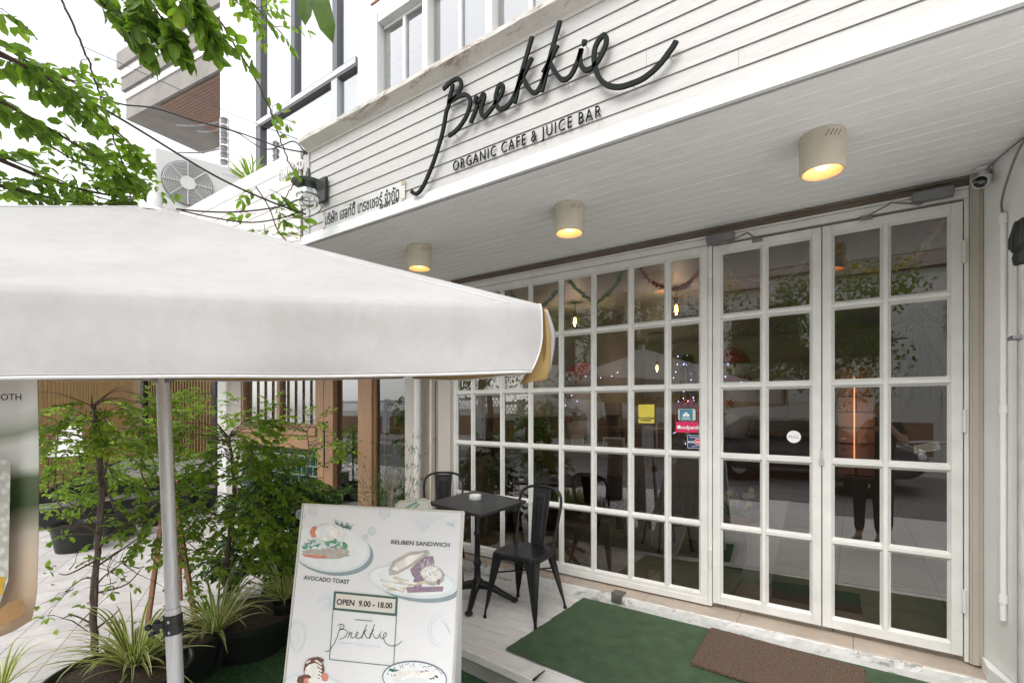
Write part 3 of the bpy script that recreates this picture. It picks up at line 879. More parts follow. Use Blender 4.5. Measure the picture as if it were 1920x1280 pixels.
# security camera
def cctv():
    t = thing('security_camera', 'small white bullet security camera under the soffit at the right jamb', 'camera', (0.535, 3.36, 2.63))
    g = G(); g.lathe([(0, 0), (.034, 0), (.034, -.012), (.016, -.02), (.016, -.03), (0, -.03)], (0, 0, 0), 16); g.tube([(0, 0, -.02), (.01, -.01, -.045), (-.004, -.02, -.06)], .011, 8); g.build('mount', TRIM, t, smooth='angle')
    ax = Vector((-0.30, -0.88, -0.38)).normalized(); rot = ax.to_track_quat('Z', 'Y').to_matrix()
    c = Vector((-.004, -.02, -.07)) - ax * .05
    g = G(); g.lathe([(0, 0), (.026, 0), (.030, .01), (.031, .115), (.027, .118), (.027, .105)], c, 20, ax=rot); g.build('body', TRIM, t, smooth='angle')
    g = G(); g.lathe([(.0268, .108), (.012, .104), (.012, .1), (.010, .1), (0, .1)], c, 20, ax=rot); g.build('lens', M('black_lens', (0.01, 0.012, 0.02), 0.15, .1, bmp=0, coat=.6), t, smooth='angle')
    # sunshield lip
    g = G(); g.lathe([(.033, .02), (.0345, .02), (.0345, .145), (.033, .145)], c, 10, ang=math.pi * 1.0, ax=rot @ Matrix.Rotation(R_(0), 3, 'Z')); 
    g.build('hood', TRIM, t, smooth='angle')
cctv()
def right_lamp():
    p = at_y(1914, 440, 2.95)
    t = thing('wall_lamp', 'black ribbed dome lamp on a grey pipe at the right edge', 'lamp', (p.x, p.y, 0.0))
    g = G(); g.tube([(0.012, 0, -.1), (0.012, 0, 2.06)], .024, 12); g.build('pipe', M('weathered_pipe', (0.40, 0.39, 0.37), 0.7, .25, 6, stretch=(4, 4, 1), stain=(0.16, 0.14, 0.12), stain_amt=.35), t, smooth='angle')
    g = G(); g.lathe([(.02, 2.03), (.036, 2.04), (.04, 2.07), (.036, 2.09), (.043, 2.10), (.048, 2.12), (.046, 2.15), (.04, 2.19), (.028, 2.22), (.012, 2.235), (0, 2.237)], (0.012, 0, 0), 18)
    for k in range(9):
        a = k * math.pi * 2 / 9
        g.tube([(0.012 + .047 * math.cos(a), .047 * math.sin(a), 2.11), (0.012 + .047 * math.cos(a), .047 * math.sin(a), 2.15), (0.012 + .03 * math.cos(a), .03 * math.sin(a), 2.222)], .004, 5)
    g.build('dome', BLACKP, t, smooth='angle')
    g = G(); g.box((-.03, -.03, 1.72), (.0, .06, 1.735)); g.build('clip', GREYM, t)
right_lamp()

# ---- building across the bend with stepped concrete balconies
def far_building():
    dv = (FW + RX * ((-771 - 960) / FPX)).normalized()      # runs away to the left
    nv = Vector((dv.y, -dv.x, 0))
    if nv.dot(FW) > 0: nv = -nv                             # towards the camera
    P0 = at_d(413, 111, 10.0); P0.z = 0; P0 -= dv * 3.0
    t = thing('apartment_building', 'pale apartment building with stepped concrete balcony bands and a timber soffit', 'building', (P0.x, P0.y, -.15))
    def fn(a, b, h): return (dv.x * a + nv.x * b, dv.y * a + nv.y * b, h + .15)
    def bx(g, a0, a1, b0, b1, h0, h1):
        vs = [fn(a, b, h) for h in (h0, h1) for a, b in ((a0, b0), (a1, b0), (a1, b1), (a0, b1))]
        g.add(vs, [(0, 3, 2, 1), (4, 5, 6, 7), (0, 1, 5, 4), (1, 2, 6, 5), (2, 3, 7, 6), (3, 0, 4, 7)])
    end = (P0 - at_d(238, 208, 13)).length
    # find where the band ends at x = 238 px
    best = None
    for i in range(400):
        a = i * .05; q = Vector((P0.x + dv.x * a, P0.y + dv.y * a, 0))
        u = 960 + FPX * (q.x * RX.x + q.y * RX.y) / (q.x * FW.x + q.y * FW.y)
        if u < 238: best = a; break
    L = best or 6
    BC = M('balcony_concrete', (0.22, 0.205, 0.19), 0.85, .2, 1.6, stain=(0.14, 0.13, 0.12), stain_amt=.35)
    PW = M('far_white_paint', (0.85, 0.85, 0.85), 0.8, .03)
    g = G()
    for (h0, h1, b1) in ((8.40, 8.86, 0.0), (9.02, 9.32, .10), (9.50, 9.86, .2)): bx(g, -1.0, L, -1.8, b1, h0, h1)
    g.build('balcony_band', BC, t)
    g = G()
    for (h0, h1, b1) in ((8.861, 9.019, .03), (9.321, 9.499, .13), (9.861, 10.6, .0)): bx(g, -1.0, L + .02, -1.8, b1, h0, h1)
    g.build('white_band', PW, t)
    g = G(); 
    for k in range(26): bx(g, -1.0, L * .80, -1.95 + .072 * k, -1.95 + .072 * k + .064, 8.36, 8.395)
    g.build('timber_soffit', M('timber_soffit', (0.22, 0.125, 0.085), 0.6, .2, 4), t)
    g = G(); bx(g, -1.0, L * .9, -5, -2.0, -.15, 8.6); bx(g, -1.0, L * .72, -2.0, -1.95, -.15, 8.35); g.build('wall', PW, t)
    # small louvred window
    g = G(); bx(g, 2.0, 3.4, -1.949, -1.90, 6.55, 7.25); w = g.build('window', M('louvre_dark', (0.16, 0.165, 0.17), 0.5), t)
    g = G()
    for k in range(7): bx(g, 1.98, 3.42, -1.90, -1.885, 6.56 + k * .1, 6.60 + k * .1)
    g.build('louvre', M('louvre_light', (0.4, 0.41, 0.42), 0.5), w)
    g = G(); a = fn(1.75, -1.2, 8.36); g.tube([a, (a[0], a[1], a[2] - .12)], .03, 8); g.lathe([(0, 0), (.07, 0), (.09, -.14), (0, -.14)], (a[0], a[1], a[2] - .12), 12); g.build('spotlight', BLACKP, t)
far_building()

# ---- timber slat screens and dark platform at the far left
def screens():
    SL = M('golden_slat', (0.20, 0.12, 0.04), 0.5, .2, 3, stretch=(9, 9, 1)); DK = M('dark_steel_post', (0.012, 0.013, 0.02), 0.5)
    A, B = at_d(48, 767, 5.6), at_d(262, 767, 11.8)
    t = thing('slat_screen', 'tall golden slat screen running back behind the potted shrubs', 'screen', (A.x, A.y, -.145))
    d = (B - A); d.z = 0; n = 46
    g = G()
    for i in range(n):
        p = d * (i / (n - 1)); g.bar((p.x, p.y, .55), (p.x, p.y, 3.6), .045, .03, up=d)
    g.build('slat', SL, t)
    g = G(); g.bar((0, 0, .5), (d.x, d.y, .5), .05, .1); g.bar((0, 0, 3.62), (d.x, d.y, 3.62), .05, .08); g.build('rail', DK, t)
    C, D = at_d(281, 767, 11.2), at_d(401, 767, 10.0)
    t = thing('slat_screen', 'golden slat panel between the dark post and the white column', 'screen', (C.x, C.y, -.145))
    d = D - C; d.z = 0; n = 24; g = G()
    for i in range(n):
        p = d * (i / (n - 1)); g.bar((p.x, p.y, .55), (p.x, p.y, 3.8), .045, .03, up=d)
    g.build('slat', SL, t)
    g = G(); q = d.normalized() * .18
    g.bar((-q.x, -q.y, 0), (-q.x, -q.y, 3.9), .16, .12, up=d); g.build('post', DK, t); g = G(); e = d + d.normalized() * .12; g.bar((e.x, e.y, 0), (e.x, e.y, 3.9), .14, .1, up=d); g.build('post', DK, t)
    g = G(); nn = Vector((-d.y, d.x, 0)).normalized() * .35
    g.bar((nn.x, nn.y, 2.0), (d.x + nn.x, d.y + nn.y, 2.0), .03, 3.6); g.build('dark_backing', M('dark_backing', (0.03, 0.022, 0.015), 0.8), t)
    # dark backing half behind the first screen
    # platform with two steps along x = -8.6
    PD = M('dark_platform', (0.035, 0.036, 0.04), 0.55, .2, 3); PT = M('platform_top', (0.21, 0.205, 0.2), 0.6, .15, 4, stretch=(1, 8, 1))
    t = thing('raised_platform', 'dark raised platform with a grey boarded top behind the pots', 'platform', (-10, 2.6, -.145))
    g = G(); g.box((-8.62, .6, -.145), (-9.05, 4.3, .11)); g.box((-9.05, .6, -.145), (-16, 6.5, .34)); g.build('riser', PD, t, world=True)
    g = G(); g.box((-8.60, .6, .111), (-9.05, 4.3, .135)); g.box((-9.03, .6, .341), (-16, 6.5, .365)); g.build('tread', PT, t, world=True, bevel=.004)
    # white tilted table leaf standing on the platform
    p = at_d(92, 880, 6.4)
    t = thing('folded_table', 'white tilted tabletop on thin black legs beyond the potted shrubs', 'table', (p.x, p.y, .365))
    q = lambda px, py, D: tuple(at_d(px, py, D) - t.location)
    tl, tr, br, bl = Vector(q(95, 797, 6.7)), Vector(q(152, 797, 6.75)), Vector(q(157, 853, 6.2)), Vector(q(88, 856, 6.2))
    g = G(); nrm = (tr - tl).cross(bl - tl).normalized() * .015
    g.add([tl, tr, br, bl, tl + nrm, tr + nrm, br + nrm, bl + nrm], [(0, 1, 2, 3), (7, 6, 5, 4), (0, 4, 5, 1), (1, 5, 6, 2), (2, 6, 7, 3), (3, 7, 4, 0)])
    g.build('tabletop', M('white_laminate', (0.85, 0.85, 0.85), 0.3, .02), t, bevel=.006)
    for v in (bl, br, tl, tr):
        g = G(); g.tube([(v.x, v.y, 0), (v.x * .95, v.y * .95, v.z)], .015, 8); g.build('leg', BLACKM, t)
screens()

# ---- air conditioner on the neighbour's canopy
def aircon():
    c = at_d(352, 345, 5.2); dx = Vector((math.cos(R_(74)), math.sin(R_(74)), 0)) * .18 * .85
    t = thing('air_conditioner', 'white outdoor air conditioner unit with a round fan grille above the boards', 'air conditioner', (c.x + dx.x, c.y + dx.y, c.z - .38 * .85), R_(74))
    t.scale = (.85, .85, .85)
    g = G(); zl = (3.36 - t.location.z) / .85
    for x in (-.4, .36): g.box((x, .02, zl), (x + .05, .34, -.001))
    g.build('mounting_foot', GREYM, t)
    ACW = M('ac_white', (0.55, 0.55, 0.545), 0.45, .03)
    g = G(); g.box((-.52, 0, 0), (.46, .36, .74)); g.build('casing', ACW, t, bevel=.02)
    g = G(); g.prism([(-.18 + .275 * math.cos(k * math.pi / 24), .38 + .275 * math.sin(k * math.pi / 24)) for k in range(48)], -.016, -.001, lambda a, b, h: (a, h, b)); g.build('fan_recess', M('ac_dark', (0.20, 0.20, 0.205), 0.6), t)
    g = G(); cx, cz = -.18, .38
    for r in [.09 + .0165 * k for k in range(11)]:
        g.tube([(cx + r * math.cos(a * math.pi / 18), -.03, cz + r * math.sin(a * math.pi / 18)) for a in range(37)], .0035, 4, cap=False)
    for k in range(8):
        a = k * math.pi / 4; g.tube([(cx + .07 * math.cos(a), -.033, cz + .07 * math.sin(a)), (cx + .27 * math.cos(a), -.033, cz + .27 * math.sin(a))], .006, 5)
    g.prism([(cx + .082 * math.cos(a * math.pi / 14), cz + .082 * math.sin(a * math.pi / 14)) for a in range(28)], -.038, -.026, lambda a, b, h: (a, h, b))
    g.build('grille', ACW, t)
    g = G()
    text_geo(g, 'INVERTER', .035, lambda a, b, h: (a + .28, -.003 - h, b + .62))
    g.build('badge', M('ac_badge', (0.35, 0.38, 0.45), .5), t)
aircon()
# ================================================================== SIGNS ON THE FASCIA
SY = 2.045          # the letters stand off the boards on pins
def c1(x, y): return (750 + x / 6.4, 20 + y / 6.4)
def c2(x, y): return (750 + x / 6.4, 180 + y / 6.4)
def c3(x, y): return (1000 + x / 6.4, 20 + y / 6.4)
STROKES = [
    [c1(630, 880), c1(612, 960), c1(590, 1050), c1(575, 1140), c2(548, 200), c2(522, 350), c2(490, 490), c2(442, 650), c2(392, 800), c2(332, 950), c2(272, 1080), c2(212, 1160), c2(170, 1170), c2(130, 1140)],
    [c1(512, 940), c1(560, 895), c1(610, 850), c1(660, 822), c1(705, 822), c1(728, 868), c1(718, 930), c1(680, 1000), c1(630, 1055), c1(572, 1108)],
    [c1(572, 1108), c1(630, 1065), c1(710, 1020), c1(780, 1008), c1(828, 1040), c1(840, 1100), c1(822, 1180), c2(790, 240), c2(740, 325), c2(690, 388), c2(635, 440), c2(578, 474)],
    [c1(925, 1018), c1(900, 1060), c1(898, 1100), c1(922, 1128), c1(905, 1190), c1(880, 1250), c2(842, 322)],
    [c1(918, 1120), c1(955, 1060), c1(995, 1000), c1(1005, 1040), c1(980, 1130), c1(968, 1210), c1(1002, 1268), c1(1060, 1215), c1(1130, 1125), c1(1185, 1045), c1(1225, 960), c1(1225, 895), c1(1190, 892), c1(1160, 960), c1(1142, 1050), c1(1155, 1140), c1(1200, 1182), c1(1270, 1150), c1(1335, 1075), c1(1395, 950), c1(1440, 820), c1(1490, 700)],
    [c1(1580, 310), c1(1545, 430), c1(1505, 570), c1(1455, 740), c1(1415, 890), c1(1395, 1000), c1(1368, 1110)],
    [c1(1580, 560), c1(1545, 630), c1(1490, 745), c1(1420, 890)],
    [c1(1468, 800), c1(1530, 915), c1(1590, 980), c1(1640, 968), c1(1682, 900), c1(1710, 830), c1(1735, 760), c1(1775, 670)],
    [c3(315, 120), c3(285, 230), c3(245, 370), c3(195, 560), c3(155, 710), c3(125, 850), c3(92, 972)],
    [c3(285, 410), c3(235, 510), c3(180, 625), c3(110, 745)],
    [c3(195, 625), c3(255, 730), c3(315, 808), c3(368, 826), c3(430, 790), c3(480, 712), c3(520, 625), c3(550, 540), c3(572, 455)],
    [c3(572, 455), c3(552, 560), c3(568, 650), c3(620, 710), c3(690, 690), c3(745, 635), c3(805, 540), c3(858, 425), c3(872, 335), c3(842, 292), c3(785, 345), c3(738, 440), c3(722, 560), c3(738, 680), c3(780, 790), c3(850, 872), c3(940, 908), c3(1050, 910), c3(1180, 870), c3(1300, 818), c3(1420, 730), c3(1530, 620), c3(1620, 500), c3(1675, 425), c3(1712, 358)],
    [c3(614, 348), c3(604, 380), c3(610, 408)],
]
STROKES = [[(lambda v: (v.x, v.z))(at_y(px, py, SY)) for px, py in s] for s in STROKES]
def signs():
    o = Vector((-1.75, SY, 2.75))
    t = thing('script_sign', 'large black handwritten word in raised letters across the white boards', 'sign', o)
    g = G()
    for s in STROKES:
        g.stroke([(x - o.x, z - o.z) for x, z in s], .0215, -.002, .011, lambda a, b, h: (a, h, b), 6)
    g.build('lettering', SIGNM, t, bevel=.002, seg=1)
    for k, i in ((0, 3), (0, 6), (0, 9), (0, 12), (1, 4), (2, 5), (2, 10), (3, 5), (4, 6), (4, 16), (5, 2), (5, 6), (8, 1), (8, 5), (10, 3), (11, 3), (11, 14), (11, 18), (11, 22), (12, 1)):
        x, z = STROKES[k][min(i, len(STROKES[k]) - 1)]
        g = G(); g.tube([(x - o.x, .014, z - o.z), (x - o.x + .004, .045, z - o.z - .012)], .0028, 6); g.build('pin', STEEL, t)
    # second line
    a, b = at_y(850, 313, 2.072), at_y(1127, 209, 2.072)
    o = (a + b) / 2
    t = thing('cafe_subtitle_sign', 'row of small thin black capital letters under the handwritten sign', 'sign', o)
    hgt = (at_y(868, 298, 2.072) - at_y(868, 320, 2.072)).z
    g = G()
    text_geo(g, 'ORGANIC CAFE & JUICE BAR', .1, lambda x, y, h: (x, -h, y), depth=.008, spacing=1.22, offset=-.0016)
    xs = [v[0] for v in g.v]; zs = [v[2] for v in g.v]; w = max(xs) - min(xs); hh = max(zs) - min(zs)
    sx = (b.x - a.x) / w; sz = .072 / hh; mx_ = (max(xs) + min(xs)) / 2
    g.v = [((x - mx_) * sx, y, z * sz) for x, y, z in g.v]
    g.build('lettering', SIGNM, t)
    # Thai name plate
    PYp = 2.077
    tl, br = at_y(607, 400, PYp), at_y(761, 383, PYp)
    tr = at_y(760, 343, PYp); bl = at_y(607, 438, PYp)
    x0, x1, z0, z1 = tl.x, tr.x, (bl.z + br.z) / 2, (tl.z + tr.z) / 2
    t = thing('name_plate', 'clear plate of black Thai lettering with brown taped corners near the lantern', 'sign', ((x0 + x1) / 2, PYp, (z0 + z1) / 2 + .014))
    hw, hh = (x1 - x0) / 2, (z1 - z0) / 2
    g = G(); g.box((-hw, -.004, -hh), (hw, -.0005, hh)); g.build('plate', M('clear_acrylic_plate', (0.50, 0.495, 0.475), 0.15, .05, 4, bmp=0.02, coat=.3), t)
    g = G()
    for sx in (-1, 1):
        for sz in (-1, 1): g.box((sx * hw, -.0055, sz * hh), (sx * (hw - .03), -.0045, sz * (hh - .03)))
    g.build('tape', M('brown_tape', (0.40, 0.31, 0.22), 0.6, .2, 10), t)
    g = G()
    def fit(s, x0, x1, zc, h, fs):
        q = G(); text_geo(q, s, fs, lambda x, y, hh_: (x, -.0052 - hh_, y), depth=.001, offset=.0016)
        xs = [v[0] for v in q.v]; k = (x1 - x0) / (max(xs) - min(xs)); m_ = min(xs)
        zs = [v[2] for v in q.v]; kz = h / (max(zs) - min(zs)); mz = (max(zs) + min(zs)) / 2
        g.add([(x0 + (x - m_) * k, y, zc + (z - mz) * kz) for x, y, z in q.v], q.f)
    fit('บริษัท เฮลท์ตี้ เทรชเชอร์ จำกัด', -hw + .02, hw - .05, .012, hh * 1.35, .1)
    fit('เลขที่ 6/9', hw * .45, hw - .055, -hh + .028, .036, .04)
    g.build('lettering', INK, t)
signs()

# ---- ceiling down-lights
def downlights():
    warm = emit('warm_bulb_glow', (1.0, 0.52, 0.16), 3.2)
    refl = M('reflector_inside', (0.75, 0.52, 0.28), 0.4, .1)
    xs = [(-2.66, 'cream cylinder ceiling light nearest the umbrella, lit warm', 2.59), (-1.392, 'cream cylinder ceiling light over the middle of the grid window, lit warm', 2.585), (-0.113, 'cream cylinder ceiling light above the double doors, lit warm', 2.565)]
    first = None
    for i, (x, lab, y) in enumerate(xs):
        if first is None:
            t = thing('ceiling_light', lab, 'light', (x, y, 2.633), R_(20), 'cream cylinder lights under the canopy')
            g = G(); n = 32
            g.lathe([(.0, -.001), (.088, -.001), (.089, -.006), (.089, -.160), (.085, -.1645), (.0785, -.1645), (.074, -.158), (.070, -.10), (.045, -.07), (0, -.065)], (0, 0, 0), n); g.build('can', CREAM, t, smooth='angle')
            g = G()
            for s in range(3):
                for k in range(4):
                    a = s * 2.094 + k * .19 - .9
                    p = lambda aa, z, r: (r * math.cos(aa), r * math.sin(aa), z)
                    w = .035
                    for j in range(1):
                        a0, a1 = a, a + .17
                        g.add([p(a0, -.045, .0897), p(a0 + w, -.045, .0897), p(a1 + w, -.018, .0897), p(a1, -.018, .0897)], [(0, 1, 2, 3)])
            g.build('vent_slot', M('vent_slot_dark', (0.03, 0.022, 0.016), .8), t)
            g = G(); g.lathe([(.0715, -.13), (.069, -.10), (.044, -.072), (0, -.068)], (0, 0, -.003), 28); g.build('reflector', emit('lit_reflector', (1.0, 0.50, 0.15), .85), t, smooth=True)
            g = G(); g.ball((0, 0, -.115), .036, .036, .036, 16, 10); g.build('bulb', warm, t, smooth=True)
            first = t
        else:
            dup(first, (x, y, 2.633), R_(20 - 25 * i), lab)
downlights()

# ---- gooseneck lantern on the canopy's corner
def lantern():
    bp = at_y(608, 358, 2.07)
    t = thing('wall_lantern', 'dark green barn lantern with a clear glass jar at the canopy corner', 'lamp', (bp.x, 2.075, bp.z))
    DG = M('dark_green_enamel', (0.045, 0.065, 0.06), 0.35, .2, 8, bmp=.05)
    bx = at_y(596, 358, 2.07)
    g = G(); g.box((-.055, -.03, -.085), (.045, -.003, .085)); g.build('back_plate', BLACKP, t, bevel=.004)
    # jar centre
    jc = at_y(578, 341, 1.89) - Vector((bp.x, 2.075, bp.z)); jx, jy, jz = jc.x, -.185, jc.z - .055
    zs = .06
    g = G(); g.tube(catmull([(-.03, -.03, .04), (-.05, -.09, .075), (jx * .8, jy * .9, jz + .14), (jx, jy, jz + .14), (jx, jy, jz + .10)], 5), .009, 8); g.build('arm', DG, t, smooth='angle')
    g = G(); g.lathe([(0, .125), (.016, .12), (.018, .085), (.03, .08), (.045, .072), (.10, .05), (.108, .044), (.106, .04), (.05, .056), (0, .056)], (jx, jy, jz), 28); g.build('shade', DG, t, smooth='angle')
    g = G(); g.lathe([(.048, .05), (.052, .03), (.062, -.02), (.068, -.06), (.064, -.09), (.045, -.115), (.0, -.122)], (jx, jy, jz), 28); g.build('glass_jar', glass_mat('jar_glass', (0.9, 0.92, 0.92), 2.5), t, smooth=True)
    g = G(); g.ball((jx, jy, jz - .02), .026, .026, .034, 14, 10); g.build('bulb', M('white_bulb', (0.8, 0.8, 0.78), .2, .02, bmp=0), t, smooth=True)
    g = G()
    g.tube([(jx + .074 * math.cos(a * math.pi / 14), jy + .074 * math.sin(a * math.pi / 14), jz - .045) for a in range(29)], .0035, 6)
    for a in (0, 1, 2, 3):
        an = a * math.pi / 2 + .4; g.tube([(jx + .072 * math.cos(an), jy + .072 * math.sin(an), jz - .045), (jx + .055 * math.cos(an), jy + .055 * math.sin(an), jz + .045)], .003, 5)
    g.build('wire_guard', DG, t)
lantern()

# ---- stickers on the panes
def stickers():
    gy = WY - .0015
    def st(name, label, px0, py0, px1, py1, col, rough=.5, r=.0):
        a, b = at_y(px0, py0, gy), at_y(px1, py1, gy)
        cx, cz, hw, hh = (a.x + b.x) / 2, (a.z + b.z) / 2, abs(b.x - a.x) / 2, abs(b.z - a.z) / 2
        t = thing(name, label, 'sticker', (cx, gy, cz), 0)
        return t, hw, hh
    def rr(hw, hh, r, n=5):
        out = []
        for sx, sz, a0 in ((1, -1, -90), (1, 1, 0), (-1, 1, 90), (-1, -1, 180)):
            for k in range(n + 1):
                a = R_(a0 + 90 * k / n); out.append((sx * (hw - r) + r * math.cos(a), sz * (hh - r) + r * math.sin(a)))
        return out
    F = lambda a, b, h: (a, -h, b)
    YEL = M('sticker_yellow', (0.62, 0.50, 0.06), .5, .04, bmp=0); PINK = M('sticker_pink', (0.62, 0.02, 0.11), .5, .04, bmp=0)
    NAVY = M('sticker_navy', (0.02, 0.035, 0.12), .5, .04, bmp=0); WH = M('sticker_white', (0.8, 0.8, 0.8), .5, .02, bmp=0)
    TEAL = M('sticker_teal', (0.06, 0.22, 0.30), .5, .05, bmp=0); RED = M('sticker_red_dot', (0.6, 0.06, 0.06), .5, .03, bmp=0)
    t, w, h = st('window_sticker', 'square yellow sticker on the seventh column of panes', 1197, 758, 1227, 793, YEL)
    g = G(); g.prism(rr(w, h, .002), 0, .001, F); g.build('card', YEL, t)
    g = G(); text_geo(g, 'honestbee', .028, lambda a, b, q: (a, -.0015 - q, b - h * .45), offset=.0006)
    g.prism([(-w * .7, -h * .78), (w * .6, -h * .78), (w * .6, -h * .66), (-w * .7, -h * .66)], .0012, .0016, F); g.prism([(-w, -h * 1.22), (w, -h * 1.22), (w, -h * 1.02), (-w, -h * 1.02)], 0, .001, F); g.build('lettering', INK, t)
    t, w, h = st('window_sticker', 'pink sticker with a blue phone picture above, on the pane beside the doors', 1267, 790, 1309, 811, PINK)
    g = G(); g.prism(rr(w, h, .002), 0, .001, F); g.build('card', PINK, t)
    g = G(); text_geo(g, 'foodpanda', .036, lambda a, b, q: (a + .018, -.0015 - q, b - .002), offset=.0008)
    g.prism([(-w * .72 + .013 * math.cos(k * .524), .013 * math.sin(k * .524)) for k in range(12)], .001, .0016, F); g.build('lettering', WH, t)
    g = G(); zc = h * 2.3
    g.prism([(a, b + zc) for a, b in rr(w * .78, h * 1.08, .012)], 0, .001, F); g.build('phone_picture_rim', M('sticker_pale', (0.55, 0.56, 0.5), .5, .03, bmp=0), t)
    g = G(); g.prism([(a - w * .06, b + zc) for a, b in rr(w * .58, h * 1.02, .004)], .001, .0015, F); g.build('phone_picture', TEAL, t)
    g = G()
    for k in range(3): g.prism([(-w * .06 + .012 * math.cos(q * .628) + (k - 1) * .012, zc + .010 * math.sin(q * .628) + (.008 if k == 1 else -.004)) for q in range(10)], .0016, .002, F)
    g.box((-w * .5, -.002, zc - h * .62), (w * .35, -.0016, zc - h * .54)); g.box((-w * .42, -.002, zc - h * .8), (w * .28, -.0016, zc - h * .72)); g.build('printed_mark', WH, t)
    g = G()
    for pts in ([(-w, h), (-w, h * 3.9), (-w * .52, h * 3.9)], [(w * .52, h * 3.9), (w, h * 3.9), (w, h)], [(-w * .52, h * 3.9), (-w * .5, h * 4.7), (-w * .3, h * 5), (w * .3, h * 5), (w * .5, h * 4.7), (w * .52, h * 3.9)], [(-w * .3, h * 3.9), (-w * .3, h * 4.4), (w * .28, h * 4.4), (w * .28, h * 3.9), (-w * .3, h * 3.9)]):
        g.stroke(pts, .003, 0, .001, F, smooth=False)
    g.build('bag_outline', PINK, t)
    t, w, h = st('window_sticker', 'navy square sticker with white rim, lowest on the pane beside the doors', 1289, 815, 1316, 841, NAVY)
    g = G(); g.prism(rr(w, h, .01), 0, .001, F); g.build('rim', WH, t)
    g = G(); g.prism(rr(w * .95, h * .95, .008), .001, .0015, F); g.build('card', NAVY, t)
    g = G(); text_geo(g, 'wong', .03, lambda a, b, q: (a - w * .3, -.002 - q, b), offset=.0005); text_geo(g, 'ร้านแนะนำ', .016, lambda a, b, q: (a, -.002 - q, b + h * .68)); g.box((-w * .4, -.002, -h * .72), (w * .4, -.0016, -h * .67)); g.build('lettering', WH, t)
    g = G(); g.prism([(w * .48 + .024 * math.cos(k * .35), .024 * math.sin(k * .35)) for k in range(18)], .0016, .0018, F); g.build('dot_rim', WH, t)
    g = G(); g.prism([(w * .48 + .021 * math.cos(k * .35), .021 * math.sin(k * .35)) for k in range(18)], .0019, .0021, F); g.build('dot', RED, t)
    g = G(); text_geo(g, 'nai', .026, lambda a, b, q: (a + w * .48, -.0025 - q, b), offset=.0004); g.build('dot_lettering', WH, t)
    t, w, h = st('door_sticker', 'round white sticker with small lettering on the left door', 1475, 805, 1502, 832, WH)
    g = G(); g.prism([(.038 * math.cos(k * .196), .038 * math.sin(k * .196)) for k in range(32)], 0, .001, F); g.build('card', WH, t)
    g = G(); text_geo(g, 'PULL', .024, lambda a, b, q: (a, -.0014 - q, b - .002), spacing=1.1); g.build('lettering', M('grey_ink', (0.12, 0.12, 0.12), .6), t)
stickers()

